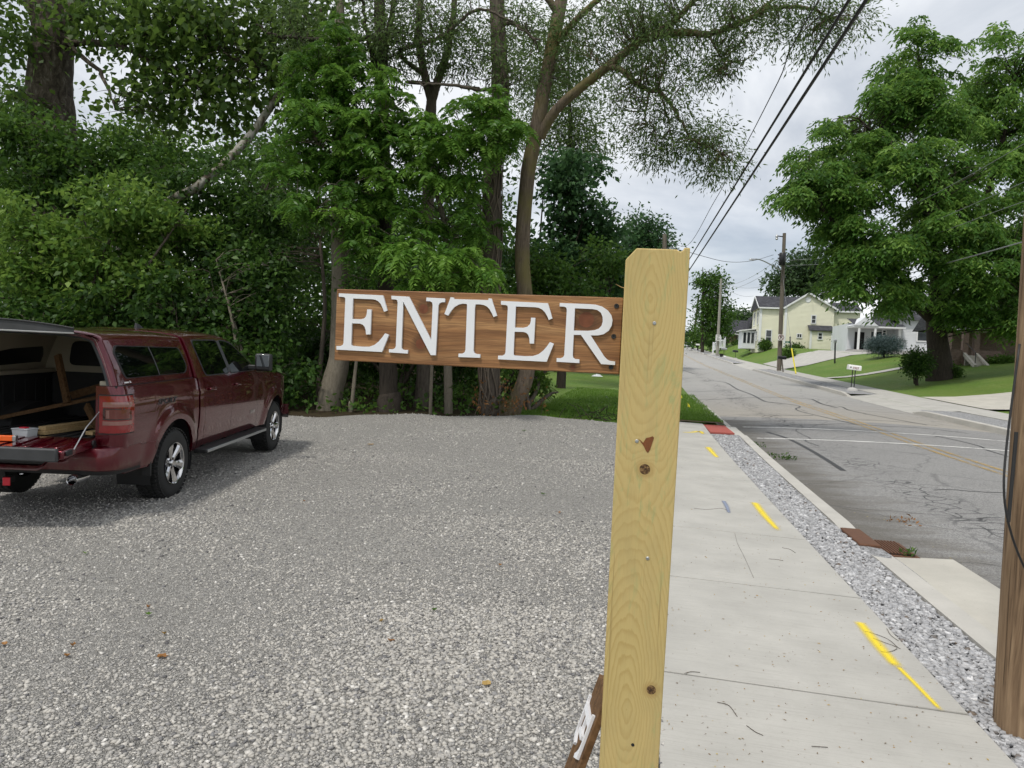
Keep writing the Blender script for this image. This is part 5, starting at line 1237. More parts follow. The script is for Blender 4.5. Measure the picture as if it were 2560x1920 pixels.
# lower wing on the right
xw = hx(2150); wt = hz(2120, 779); b = MB(); lap_wall(b, xg1, xw, -.6, wt, Y2 + .6); b.box(((xg1 + xw) / 2, Y2 + 4.2, wt / 2 - .35), (xw - xg1, 7, wt + .6)); b.build('wing_wall', M['siding_yellow'], H)
r = MB(); r.add([(xg1 - .1, Y2 + .2, wt), (xw + .3, Y2 + .2, wt), (xw + .3, Y2 + 4.2, wt + 1.5), (xg1 - .1, Y2 + 4.2, wt + 1.5), (xw + .3, Y2 + 8, wt), (xg1 - .1, Y2 + 8, wt)], [(0, 1, 2, 3), (3, 2, 4, 5)]); r.build('roof', M['roof'], H)
MB().box(((xg1 + xw) / 2, Y2 + .2, wt - .06), (xw - xg1 + .4, .06, .22)).build('fascia', M['white_trim'], H)
# lean-to entry
la, lb = hx(2018, 850), hx(2070, 850); lt, le = hz(2040, 820), hz(2040, 827); Yl = Y2 - 1.5
b = MB(); lap_wall(b, la, lb, -.9, le, Yl); lap_wall(b, Yl, Y2, -.9, le, la, axis='y'); b.box(((la + lb) / 2, Y2 - .7, le / 2 - .45), (lb - la - .1, 1.4, le + .8)); lo = b.build('entry_wall', M['siding_yellow'], H)
r = MB(); r.add([(la - .3, Yl - .3, le - .02), (lb + .3, Yl - .3, le - .02), (lb + .2, Y2, lt + .35), (la - .2, Y2, lt + .35), (la - .3, Yl - .3, le - .14), (lb + .3, Yl - .3, le - .14)], [(0, 1, 2, 3), (0, 4, 5, 1)]); r.build('entry_roof', M['roof'], H)
for x_ in (la, lb): MB().box((x_, Yl - .05, le / 2 - .45), (.26, .09, le + .8)).build('corner_board', M['white_trim'], H)
window_on(H, hx(2039.5), hx(2048), hz(2044, 849), hz(2044, 835), Yl - .03)
# glazed porch on the road side
b = MB(); b.box((-1.0, 5.0, 1.2), (1.9, 3.6, 2.6)); po = b.build('porch', M['siding_white'], H); MB().box((-1.05, 5.0, 2.62), (2.5, 4.2, .14), Matrix.Rotation(math.radians(-8), 3, 'Y')).build('porch_roof', M['white_trim'], po)
for i in range(3): MB().box((-1.55 + i * .55, 3.17, 1.45), (.36, .03, 1.5)).build('porch_pane', M['window_glass'], po)
# ---- grey gabled house farther on
S1 = 158.0; v1, z1 = on_s(1826, 862, S1)
H2 = thing('bungalow', 'brick bungalow with dark grey gabled roof beyond the yellow farmhouse', 'house', (*W2(S1, v1), z1), -ROAD_A)
gx = lambda px: on_s(px, 830, S1)[0] - v1; gz_ = lambda py: on_s(1850, py, S1)[1] - z1
e_, r_ = gz_(835), gz_(797); w_ = gx(1890)
MB().box((w_ / 2, 5, e_ / 2 - .4), (w_, 9.5, e_ + .8)).build('wall', M['brick'], H2)
r = MB(); r.add([(-.6, -.5, e_), (w_ + .5, -.5, e_), (w_ + .5, 5, r_), (.9, 5, r_), (-.6, 10.5, e_), (w_ + .5, 10.5, e_)], [(0, 1, 2, 3), (3, 2, 5, 4), (0, 3, 4)]); r.add([(w_ * .62, -.9, e_ + .1), (w_ + .6, -.9, e_ + .1), (w_ * .82, -.9, r_ + .6), (w_ * .82, 6, r_ + .6), (w_ * .62, 6, e_ + .1), (w_ + .6, 6, e_ + .1)], [(0, 1, 2), (0, 2, 3, 4), (1, 5, 3, 2)]); r.build('roof', M['roof'], H2)
MB().box((w_ / 2, -.55, e_ - .1), (w_ + 1.1, .08, .26)).build('fascia', M['white_trim'], H2)
for i in range(5): MB().box((.3 + i * w_ * .15, -1.1, 1.5), (.10, .10, 3.0)).build('porch_post', M['dark_metal'], H2)
window_on(H2, w_ * .3, w_ * .5, 1.0, 2.4, -.03)
# ---- white house behind the spruce
S2 = 84.0; v2, z2 = on_s(2246, 884, S2)
H3 = thing('white_house', 'white clapboard house with covered porch behind the blue spruce', 'house', (*W2(S2, v2), z2), -ROAD_A)
wx_ = lambda px, py=850: on_s(px, py, S2)[0] - v2; wz = lambda px, py: on_s(px, py, S2)[1] - z2
ww = wx_(2362); wt = wz(2270, 800)
b = MB(); lap_wall(b, 0, ww, .35, wt, 0, .15); lap_wall(b, 0, 9, .35, wt, 0, .15, axis='y'); b.box((ww / 2, 4.5, wt / 2), (ww - .1, 8.9, wt - .1)); b.build('wall', M['siding_white'], H3)
MB().box((ww / 2, 4.5, .0), (ww + .02, 9.02, .75)).build('foundation', M['foundation'], H3)
r = MB(); r.add([(-.5, -.5, wt), (ww + .5, -.5, wt), (ww + .5, 4.5, wt + 2.6), (-.5, 4.5, wt + 2.6), (-.5, 9.5, wt), (ww + .5, 9.5, wt)], [(0, 1, 2, 3), (3, 2, 5, 4), (0, 3, 4), (1, 5, 2)]); r.build('roof', M['roof'], H3)
MB().box((0, -.05, wt / 2 + .2), (.3, .1, wt - .3)).build('corner_board', M['white_trim'], H3)
window_on(H3, wx_(2293), wx_(2317), wz(2305, 852), wz(2305, 822), -.03, False); window_on(H3, wx_(2218), wx_(2225), wz(2221, 836), wz(2221, 824), 1.6)
MB().box((wx_(2253), -.14, wz(2253, 850)), (.36, .2, .45)).build('meter_box', M['steel'], H3, bevel=.03); MB().lathe([(0, -.3), (.13, -.3), (.13, -.1)], 12, 'y', (wx_(2261), 0, wz(2261, 853))).build('meter', M['steel'], H3); MB().tube([(wx_(2253), -.12, wz(2253, 848)), (wx_(2253), -.12, wt - .2)], .035, 6).build('conduit', M['steel'], H3)
# recessed wing with the porch
xl = wx_(2132); b = MB(); lap_wall(b, xl, 0, .35, wt - .4, 2.0, .15); b.box((xl / 2, 5.5, (wt - .4) / 2), (-xl, 6.9, wt - .5)); b.build('wing_wall', M['siding_white'], H3)
pr = MB().box((xl / 2, .55, wz(2170, 818)), (-xl + .5, 3.2, .18)).build('porch_roof', M['white_trim'], H3)
r = MB(); zz = wz(2170, 817); r.add([(xl - .2, -1.1, zz + .1), (.2, -1.1, zz + .1), (.2, 2.2, zz + 1.0), (xl - .2, 2.2, zz + 1.0)], [(0, 1, 2, 3)]); r.build('porch_shingles', M['roof'], H3)
gb = MB(); gb.add([(xl - .3, -1.15, zz + .05), (xl + 2.2, -1.15, zz + .05), (xl + .95, -1.15, zz + 1.05), (xl - .3, 1.8, zz + .05), (xl + 2.2, 1.8, zz + .05), (xl + .95, 1.8, zz + 1.05)], [(0, 1, 2), (0, 2, 5, 3), (1, 4, 5, 2)]); gb.build('porch_gable', M['siding_white'], H3)
for px in (2140, 2180): MB().box((wx_(px), -.9, zz / 2), (.2, .2, zz)).build('porch_column', M['white_trim'], H3)
MB().box((xl / 2, .5, .12), (-xl + .3, 3.2, .24)).build('porch_floor', M['foundation'], H3); window_on(H3, xl + 2.4, xl + 3.6, 1.0, 2.4, 1.97)
MB().box((xl + 1.2, 1.95, 1.25), (1.0, .06, 2.1)).build('door', M['dark_void'], H3)
# ---- brick porch on the right
S3 = 53.0; v3, z3 = on_s(2370, 912, S3)
t = NT('brick courses'); br = t.n('ShaderNodeTexBrick'); co = t.coord('Object', (1, 1, 1)); x1, y1, zz1 = t.sep(co); t.l(t.comb(t.math('ADD', x1, y1), zz1, 0), br.inputs['Vector'])
br.inputs['Scale'].default_value = 4.6; br.inputs['Color1'].default_value = (.20, .13, .105, 1); br.inputs['Color2'].default_value = (.105, .068, .058, 1); br.inputs['Mortar'].default_value = (.30, .27, .245, 1); br.inputs['Mortar Size'].default_value = .018
nn = t.noise(co, 3, 4); M['brickwork'] = t.pbr(t.mix(t.math('MULTIPLY', nn, .5), br.outputs['Color'], (.24, .18, .15)), .9, spec=.15, bump=br.outputs['Fac'], bstr=-.4, bdist=.02)
H4 = thing('brick_house', 'brick porch with low walls and concrete steps behind the big tree', 'house', (*W2(S3, v3), z3), -ROAD_A)
bx_ = lambda px: on_s(px, 890, S3)[0] - v3; bz = lambda px, py: on_s(px, py, S3)[1] - z3
t_ = bz(2390, 874); MB().box((bx_(2388), .12, t_ / 2 - .25), (bx_(2409) - bx_(2367), .24, t_ + .5)).build('porch_wall', M['brickwork'], H4)
MB().box((bx_(2475), .12, t_ / 2 - .25), (bx_(2505) - bx_(2447), .24, t_ + .5)).build('porch_wall', M['brickwork'], H4); MB().box((bx_(2530), .8, t_ / 2 - .25), (bx_(2560) - bx_(2507), .24, t_ + .5)).build('porch_wall', M['brickwork'], H4)
zt = bz(2412, 838)
for px in (2412, 2440, 2556): MB().box((bx_(px), .12, zt / 2 - .2), (.34, .34, zt + .9)).build('porch_pillar', M['brickwork'], H4)
MB().box((bx_(2500), 1.6, zt + .55), (bx_(2590) - bx_(2410), 3.6, .28)).build('porch_beam', M['siding_white'], H4)
MB().box((bx_(2525), 5.2, 2.0), (bx_(2620) - bx_(2430), 3.6, 5.0)).build('wall', M['brickwork'], H4)
r = MB(); xa, xb = bx_(2412), bx_(2640); r.add([(xa, -.6, zt + .7), (xb, -.6, zt + .7), (xb, 5, zt + 3.6), (xa, 5, zt + 3.6), (xb, 10, zt + .7), (xa, 10, zt + .7)], [(0, 1, 2, 3), (3, 2, 4, 5), (0, 3, 5), (1, 4, 2)]); r.build('roof', M['roof'], H4)
for i in range(5): MB().box((bx_(2425), -1.5 + i * .30, -.10 + i * .15), (bx_(2440) - bx_(2411), .31, .16 + i * .02)).build('step', M['oldconc'], H4)
for px in (2410, 2441): MB().beam((bx_(px), -1.75, -.05), (bx_(px), .0, .78), .16, .22).build('step_cheek', M['oldconc'], H4)
b = MB(); b.tube([(bx_(2412), -1.6, -.05), (bx_(2412), -1.6, .85)], .025, 6); b.tube([(bx_(2412), -1.6, .85), (bx_(2412), 0, 1.55)], .022, 6); b.tube([(bx_(2412), 0, .7), (bx_(2412), 0, 1.55)], .022, 6); b.build('handrail', M['black_paint'], H4)
MB().box((bx_(2425), .6, .35), (bx_(2440) - bx_(2411), 1.6, .7)).build('landing', M['oldconc'], H4); MB().box((bx_(2478), -.9, -.12), (bx_(2520) - bx_(2436), .25, .30)).build('bed_edging', M['brickwork'], H4)
# ---- low building and a parked car at the top of the street
S5 = 225.0; v5, z5 = on_s(1700, 864, S5)
H5 = thing('roadside_building', 'pale low building at the far end of the street', 'building', (*W2(S5, v5), z5), -ROAD_A)
w5 = on_s(1729, 850, S5)[0] - v5; t5 = on_s(1712, 833, S5)[1] - z5
MB().box((w5 / 2 - 2, 5, t5 / 2 - .5), (w5 + 4, 10, t5 + 1)).build('wall', M['siding_grey'], H5); MB().box((w5 / 2 - 2, 4.6, t5 + .05), (w5 + 5, 11.4, .5)).build('roof', M['roof'], H5); MB().box((w5 * .55, -.05, t5 * .30), (w5 * .5, .12, t5 * .5)).build('shopfront', M['window_glass'], H5); MB().box((w5 - .8, -1, t5 * .42), (.5, .5, t5 * .85)).build('canopy_post', M['white_trim'], H5)
cq = drop(1716, 866); cs = SV(cq[0], cq[1]); cs = (205.0, cs[1] * 205 / max(cs[0], 1)); cs = (205.0, on_s(1713, 866, 205.0)[0])
car = thing('parked_car', 'white car parked at the far end of the street', 'car', (*W2(*cs), on_s(1713, 868, 205.0)[1]), -ROAD_A)
b = MB(); b.box((0, 0, .55), (1.8, 4.3, .62)); b.build('body', M['white'], car, bevel=.12, seg=3); b = MB(); b.box((0, .1, 1.12), (1.6, 2.2, .56), taper=.78); b.build('cabin', M['window_glass'], car, bevel=.1, seg=3)
for sx_ in (-.82, .82):
    for sy_ in (-1.35, 1.35): MB().lathe([(0, .1), (.31, .1), (.33, 0), (.31, -.1), (0, -.1)], 16, 'x', (sx_, sy_, .33)).build('wheel', M['rubber'], car)

# ================================================================== poles, wires, street furniture
def face_sign(o, px, d): pass
def utility_pole(name, label, base, top, r0, r1, mat, n=14):
    base, top = np.array(base), np.array(top); t = thing(name, label, 'utility pole', tuple(base))
    P_ = np.linspace([0, 0, -.8], top - base, n); P_[0] = (top - base) / np.linalg.norm(top - base) * -.8
    V, Fq = tube_np(P_, np.linspace(r0, r1, n), 20, rng, .03); b = MB(); b.add(V, Fq.tolist()); b.f.append([(n - 1) * 20 + i for i in range(20)]); b.m.append(0)
    b.build('pole', M[mat], t, smooth=50, fix=False); return t
NP = at(2524, 1815, 3.25); npx = NP[0] + .145
near_pole = utility_pole('utility_pole', 'near brown timber utility pole standing in the blue grey gravel strip', (npx, 3.30, -.05), (npx - .10, 3.36, 8.5), .148, .118, 'pole')
MB().tube(spline([at(2549, 860, 3.18) - np.array([npx, 3.3, -.05]), at(2518, 1100, 3.12) - np.array([npx, 3.3, -.05]), at(2510, 1230, 3.08) - np.array([npx, 3.3, -.05]), at(2527, 1330, 3.08) - np.array([npx, 3.3, -.05]), at(2562, 1420, 3.14) - np.array([npx, 3.3, -.05]), at(2600, 1470, 3.2) - np.array([npx, 3.3, -.05])], 30), .005, 8).build('loose_cable', M['cable'], near_pole, smooth=True)
MB().tube([at(2541, 1080, 3.15) - np.array([npx, 3.3, -.05]), at(2521, 1305, 3.12) - np.array([npx, 3.3, -.05])], .008, 8).build('cable_stub', M['cable'], near_pole)
PB = drop(1948, 927); PB = at(1948, 927, 66.0); PB[2] = gz(*SV(PB[0], PB[1])) - .02; PT = at(1961, 583, 66.0)
pole = utility_pole('utility_pole', 'weathered pole across the street carrying a black transformer and street lamp', PB, PT, .21, .15, 'pole_grey')
rel = lambda px, py, d=66.0: at(px, py, d) - PB
tf = MB(); c_ = rel(1956, 648, 65.3); tf.lathe([(0, .58), (.26, .58), (.31, .52), (.31, -.52), (.26, -.58), (0, -.58)], 18, 'z', tuple(c_)); tf.build('transformer', M['black_paint'], pole, smooth=40)
for k in range(3): q = rel(1948, 637 + k * 9, 65.2); MB().lathe([(.03, -.12), (.07, -.06), (.04, 0), (.07, .06), (.03, .12)], 8, 'x', tuple(q)).build('insulator', M['dark_metal'], pole)
arm = spline([rel(1952, 676), rel(1935, 666, 65.5), rel(1910, 653, 65), rel(1895, 648, 64.7), rel(1884, 648, 64.5)], 16); MB().tube(arm, .055, 8).build('lamp_arm', M['steel'], pole, smooth=True)
q = rel(1881, 648.5, 64.4); MB().box(tuple(q), (.62, .30, .16), taper=.7).build('street_lamp', M['steel'], pole, bevel=.05)
MB().tube([rel(1960, 592), rel(1944, 590)], .05, 6).build('crossarm', M['dark_metal'], pole); q = rel(1942, 593); MB().lathe([(.06, -.25), (.14, -.15), (.08, -.05), (.14, .05), (.06, .25)], 10, 'z', tuple(q)).build('insulator', M['steel'], pole)
def plate_sign(parent, px, py, d, w, h, mat, name='sign_plate'):
    c = at(px, py, d) - np.array(parent.location); yaw = math.atan2(-(c[0] + parent.location.x), (c[1] + parent.location.y))
    yaw = -ROAD_A * .6
    o = MB().box((0, 0, 0), (w, .015, h)).build(name, M[mat], parent, bevel=.004, loc=tuple(c)); o.rotation_euler = (0, 0, yaw); return o
ps = plate_sign(pole, 1952.8, 843.7, 65.6, .56, .56, 'sign_white', 'no_parking_sign')
b = MB(); V = []
for i in range(40):
    a = 2 * math.pi * i / 40; V += [(.255 * math.cos(a), -.011, .255 * math.sin(a)), (.205 * math.cos(a), -.011, .205 * math.sin(a))]
b.add(V, [(2 * i, 2 * ((i + 1) % 40), 2 * ((i + 1) % 40) + 1, 2 * i + 1) for i in range(40)]); b.build('red_ring', M['sign_red'], ps, fix=False)
V2, F2 = text_faces('P', .42, .012); MB().add([(v[0], -.012, v[1]) for v in V2], F2).build('letter', M['sign_black'], ps, fix=False)
MB().box((0, -.014, 0), (.42, .004, .045), Matrix.Rotation(math.radians(42), 3, 'Y')).build('red_slash', M['sign_red'], ps)
def mailbox(label, px0, px1, py, base, d, mat, group='mailboxes along the far kerb', num=None, posts=1, base_mat=None, pmat='black_paint', lean=0):
    B = at(*base, d); B[2] = gz(*SV(B[0], B[1])) + .03; c = at((px0 + px1) / 2, py, d) - B; w = (px1 - px0) / F_PX * d
    t = thing('mailbox', label, 'mailbox', tuple(B), 0, group)
    h = w * .40; prof = [(-.5, -.5), (.5, -.5), (.5, .1)] + [(.5 * math.cos(a), .1 + .42 * math.sin(a)) for a in np.linspace(0, math.pi, 9)[1:-1]] + [(-.5, .1)]
    bx = MB().prism([(p[0] * w * .42, p[1] * h) for p in prof], lambda a, z, dd: (dd, a, z), -w / 2, w / 2).build('box', M[mat], t, bevel=.006, loc=tuple(c)); bx.rotation_euler = (0, math.radians(3 + lean), math.radians(-6))
    if num:
        V2, F2 = text_faces(num, h * .62, .004); MB().add([(v[0] + w * .06, -w * .212, v[1] - h * .12) for v in V2], F2).build('number', M['sign_red'], bx, fix=False); MB().box((-w * .33, -w * .214, -h * .02), (w * .10, .004, h * .22)).build('emblem', M['sign_black'], bx)
    for k in range(posts):
        o_x = (k - (posts - 1) / 2) * w * .24; MB().tube([(o_x, 0, 0), (c[0] + o_x * .9, c[1], c[2] - h * .45)], .025 if pmat == 'black_paint' else .06, 6).build('post', M[pmat], t)
    if base_mat: MB().lathe([(.30, -.05), (.28, .04), (.2, .12), (.1, .16), (0, .17)], 14, 'z').build('base', M[base_mat], t, smooth=True)
    return t
mailbox('white mailbox numbered 1937 on two leaning black rods', 2120, 2151, 919, (2131, 971), 39.8, 'sign_white', num='1937', posts=2, base_mat='foundation', lean=2)
mailbox('black mailbox on a timber stake against the transformer pole', 1944.5, 1964.5, 894, (1958, 928), 63.5, 'black_paint', pmat='pole_grey')
mailbox('small black mailbox on a thin rod with a grey green base', 1832, 1845, 878, (1839, 898), 102, 'black_paint', base_mat='foundation')
mailbox('silver mailbox on a rod beside the black planter tub', 1804, 1817, 872, (1811, 892), 112, 'steel', posts=2, base_mat='white')
mailbox('white mailbox farthest up the street', 1740, 1749, 861.5, (1746, 876), 150, 'sign_white')
B = at(1803, 892, 112); B[2] = gz(*SV(B[0], B[1])) + .03; pt = thing('planter_tub', 'black planter tub standing at the foot of the pale pole', 'planter', tuple(B)); MB().lathe([(.22, 0), (.34, .42), (.36, .42), (.36, .47), (.30, .47), (.28, .40)], 16, 'z').build('tub', M['black_paint'], pt, smooth=40); MB().lathe([(0, .42), (.28, .42)], 12, 'z').build('soil', M['soil'], pt)
# pale pole with the speed limit
QB = at(1793, 888, 118.0); QB[2] = gz(*SV(QB[0], QB[1])) - .02; QT = at(1803, 697, 118.0)
pole2 = utility_pole('utility_pole', 'pale grey pole with a white speed limit sign', QB, QT, .26, .18, 'pole_pale')
ps = plate_sign(pole2, 1795.5, 844.5, 117.4, .82, 1.0, 'sign_white', 'speed_limit_sign')
for tx, sz, dz in (('SPEED', .20, .34), ('LIMIT', .20, .12), ('30', .52, -.24)):
    V2, F2 = text_faces(tx, sz, .006); MB().add([(v[0], -.012, v[1] + dz) for v in V2], F2).build('lettering', M['sign_black'], ps, fix=False)
RB = at(1731, 872, 172.0); RB[2] = gz(*SV(RB[0], RB[1])) - .02; RT = at(1747, 736, 172.0)
pole3 = utility_pole('utility_pole', 'dark slanting pole near the top of the street', RB, RT, .30, .2, 'bark_dark'); ps = plate_sign(pole3, 1732.5, 844, 171, .66, .66, 'sign_white', 'no_parking_sign')
V2, F2 = text_faces('P', .46, .01); MB().add([(v[0], -.012, v[1]) for v in V2], F2).build('letter', M['sign_red'], ps, fix=False)
MB().tube([at(1739, 783, 172) - RB, at(1720, 773, 170) - RB], .06, 6).build('lamp_arm', M['steel'], pole3)
LB = np.array([*W2(46, 1.3), gz(46, 1.3)]); LT = at(1662, 586, LB[1] + .5)
pole4 = utility_pole('utility_pole', 'grey pole whose top shows just above the sign post', LB, LT, .19, .13, 'pole_grey')
# wires
def wire(label, pts, r, mat='cable', n=40, cat='cable', group='overhead lines'):
    P_ = spline(pts, n); c = P_.mean(0); o = MB().tube(P_ - c, r, 6).build('overhead_wire', M[mat], None, smooth=True, loc=tuple(c)); return tag(o, label, cat, group)
def span(a, b_, sag, n=7): a, b_ = np.array(a), np.array(b_); return [a + (b_ - a) * t - np.array([0, 0, 4 * sag * t * (1 - t)]) for t in np.linspace(0, 1, n)]
E1 = at(1672, 752, LB[1] + .3); E2 = at(1669, 735, LB[1] + .3)
wire('lower of the two thick black cables running to the near pole', span(E1, at(2600, -664, 3.3), .02), .017); wire('upper of the two thick black cables running to the near pole', span(E2, at(2560, -711, 3.35), .02), .015)
q = at(2047, 0, 11.0); E3 = at(1664, 592, LB[1] + .3); far_ = q + (q - E3) / 34 * 14
wire('thin black wire above the two thick cables', [E3, at(1716, 615, 38.0), at(1785, 505, 27.5), at(1860, 370, 20.5), at(1945, 205, 15), q, far_], .011)
wire('thin wire sagging from the hidden pole to the transformer pole', [E3 + np.array([.1, 0, -.6]), at(1724, 631, 50), at(1815, 654, 56), at(1880, 652, 62), at(1934, 637, 65)], .018)
for lab, (a, c), dd in (('upper wire from the transformer pole toward the pale pole', ((1946, 648), (1800, 712)), (65.5, 118)), ('lower wire from the transformer pole toward the pale pole', ((1946, 662), (1800, 722)), (65.5, 118)), ('wire from the pale pole to the yellow farmhouse eave', ((1803, 706), (1884, 740)), (118, 104)), ('wire from the pale pole to the tree behind the farmhouse', ((1803, 703), (1920, 712)), (118, 112)), ('wire from the dark slanting pole to the pale pole', ((1747, 742), (1802, 700)), (172, 118))):
    wire(lab, span(at(*a, dd[0]), at(*c, dd[1]), .8), .018, 'cable_grey')
wire('thick pale service cable crossing in front of the big tree', [at(2026, 737, 98), at(2160, 712, 62), at(2330, 668, 42), at(2560, 604, 29), at(2760, 545, 23)], .028, 'cable_grey')
wire('highest thin wire crossing the big tree crown', [at(1962, 640, 66), at(2090, 601, 52), at(2267, 520, 40), at(2420, 440, 33), at(2620, 325, 27)], .014, 'cable_grey'); wire('second thin wire crossing the big tree crown', [at(1962, 652, 66), at(2095, 638, 52), at(2300, 566, 40), at(2480, 490, 33), at(2640, 420, 28)], .014, 'cable_grey'); wire('third thin wire crossing the big tree crown', [at(1962, 664, 66), at(2100, 655, 52), at(2320, 590, 40), at(2500, 525, 33), at(2640, 475, 28)], .014, 'cable_grey')
g = thing('guy_wire', 'guy wire with yellow plastic guard beside the transformer pole', 'guy wire', tuple(at(1990, 937, 60.0))); G0 = np.array(g.location)
MB().tube([at(1957, 690, 65.8) - G0, at(1979, 870, 61.5) - G0, np.array([0, 0, -.2])], .012, 6).build('wire', M['cable_grey'], g); MB().tube([at(1979, 871, 61.4) - G0, at(1989.8, 934, 60.0) - G0], .055, 8).build('guard', M['yellow_plastic'], g)
B = at(2087, 908, 66); B[2] = gz(*SV(B[0], B[1])); lp_ = thing('lamp_post', 'slim black lamp post on the lawn', 'lamp post', tuple(B)); tp_ = at(2088, 858, 66) - B; MB().tube([(0, 0, -.1), tuple(tp_)], .07, 8).build('post', M['black_paint'], lp_); MB().lathe([(.05, 0), (.13, .06), (.14, .28), (.05, .36), (0, .38)], 10, 'z', tuple(tp_)).build('lantern', M['steel'], lp_)
B = at(1975.5, 886, 84); B[2] = gz(*SV(B[0], B[1])); st_ = thing('street_sign', 'small green name sign on a dark post before the farmhouse', 'sign', tuple(B)); tp_ = at(1975.5, 843, 84) - B; MB().tube([(0, 0, -.1), tuple(tp_)], .07, 8).build('post', M['dark_metal'], st_); MB().lathe([(0, .1), (.1, .05), (.1, -.05), (0, -.1)], 8, 'z', tuple(tp_)).build('finial', M['dark_metal'], st_)
c = at(1968.5, 855.5, 83.9) - B; sp_ = MB().box((0, 0, 0), (.50, .02, .24)).build('sign_plate', M['sign_green'], st_, loc=tuple(c)); 
for k in range(3): MB().box((-.10 + k * .09, -.014, .0), (.055, .004, .09)).build('character', M['sign_white'], sp_)
# white rail of the steps near the pale pole
fb = at(1797, 880, 122); fb[2] = gz(*SV(fb[0], fb[1])); fr_ = thing('picket_rail', 'short white picket stair rail behind the pale pole', 'railing', tuple(fb))
pa, pb, pc = at(1783, 870, 124) - fb, at(1797, 862, 122) - fb, at(1812, 861, 121) - fb
for (a, c) in ((pa, pb), (pb, pc)):
    up = np.array([0, 0, .75]); MB().beam(a + up, c + up, .10, .12).build('top_rail', M['white'], fr_); MB().beam(a - up * .6, c - up * .6, .10, .10).build('bottom_rail', M['white'], fr_)
    for k in range(5): q = a + (c - a) * (k / 4); MB().box(tuple(q + np.array([0, 0, .1])), (.12, .06, 1.3)).build('picket', M['white'], fr_)
for q in (pa, pb, pc): MB().box(tuple(q + np.array([0, 0, .05])), (.22, .22, 1.9)).build('rail_post', M['white'], fr_)
# yellow marker flags at the grass corner
def flag(px, py, d, label, w=.13):
    c = at(px, py, d); z0 = gz(*SV(c[0], c[1])); f = thing('marker_flag', label, 'flag', (c[0], c[1], z0), 0, 'yellow marker flags'); hh = c[2] - z0
    MB().tube([(0, 0, -.05), (0.01, 0, hh + .06)], .003, 5).build('wire_stake', M['steel'], f); MB().add([(0, 0, hh + .07), (w * .7, .02, hh + .01), (w * .85, -.01, hh - .07), (w * .12, .01, hh - .04), (.0, .004, hh + .07), (w * .7, .024, hh + .01), (w * .85, -.006, hh - .07), (w * .12, .014, hh - .04)], [(0, 1, 2, 3), (7, 6, 5, 4)]).build('flag_cloth', M['yellow_plastic'], f)
flag(1718, 1013, 22.5, 'yellow marker flag in the grass corner by the street', .11); flag(1701, 991, 24.5, 'yellow marker flag half hidden by the post edge', .08)
c = drop(1493, 942); bg = thing('litter_bag', 'crumpled pale plastic bag lying on the left lawn', 'litter', tuple(c)); b = MB(); b.grid(lambda a, w: ((a - .5) * .7, (w - .5) * .3, .02 + .13 * math.sin(a * math.pi) * math.sin(w * math.pi) * (1 + .5 * math.sin(a * 19) * math.cos(w * 13))), np.linspace(0, 1, 14), np.linspace(0, 1, 8)); b.build('bag', M['clear_plastic'], bg)
# ================================================================== trees and plants
def unit(a): return a / (np.linalg.norm(a, axis=-1, keepdims=True) + 1e-9)
def leaf_geo(rg, C, D, L, W, curl=.18):
    """one four-cornered leaf from each base C along D"""
    N = len(C); D = unit(D); R = unit(rg.normal(size=(N, 3)) + np.array([0, 0, .6]))
    B = unit(np.cross(D, R)); Nn = np.cross(B, D)
    L = np.broadcast_to(L, N)[:, None]; W = np.broadcast_to(W, N)[:, None]
    mid = C + D * L * .45
    V = np.stack([C, mid + B * W * .5 + Nn * L * curl * .4, C + D * L - Nn * L * curl * .3 - np.array([0, 0, 1]) * L * curl * .5, mid - B * W * .5 + Nn * L * curl * .4], 1)
    return V.reshape(-1, 3)
def quads(n): return np.arange(n * 4, dtype=np.int32).reshape(-1, 4)
def blob_points(rg, blobs, shell=2.2, clump=0):
    """blobs: (px, py, depth, rx px, ry px, depth radius m, count) -> clump centres with outward direction"""
    P_, O_ = [], []
    for (px, py, d, rx, ry, rd, n) in blobs:
        c = at(px, py, d); q = unit(rg.normal(size=(n, 3))) * (rg.random((n, 1)) ** (1 / shell))
        q *= 1 + .22 * np.sin(q[:, :1] * 9 + px) * np.sin(q[:, 2:] * 8 + py)      # uneven outline
        sc = np.array([rx / F_PX * d, rd, ry / F_PX * d])
        if clump:
            m = max(4, n // clump); hub = q[:m]; q = hub[rg.integers(0, m, n)] * (.94 + .1 * rg.random((n, 1))) + rg.normal(size=(n, 3)) * np.array([.17, .17, .12])
        P_.append(c + q * sc); O_.append(unit(q * sc))
    return np.concatenate(P_), np.concatenate(O_)
def clump_leaves(rg, P_, O_, per, spread, flat, L, W, droop, out=.8, jit=.7, rbase=.5, rvar=.22):
    n = len(P_); off = rg.normal(size=(n, per, 3)) * spread * np.array([1, 1, flat])
    C = (P_[:, None, :] + off).reshape(-1, 3)
    D = (unit(off) * out + O_[:, None, :] * .3 + rg.normal(size=(n, per, 3)) * jit + np.array([0, 0, -droop])).reshape(-1, 3)
    Ls = L * (.6 + .8 * rg.random(len(C))); Ws = W * (.6 + .8 * rg.random(len(C)))
    V = leaf_geo(rg, C, D, Ls, Ws)
    r = np.clip(np.repeat(rg.normal(rbase, rvar, n), per) + rg.normal(0, .13, n * per), 0, 1)
    return V, r
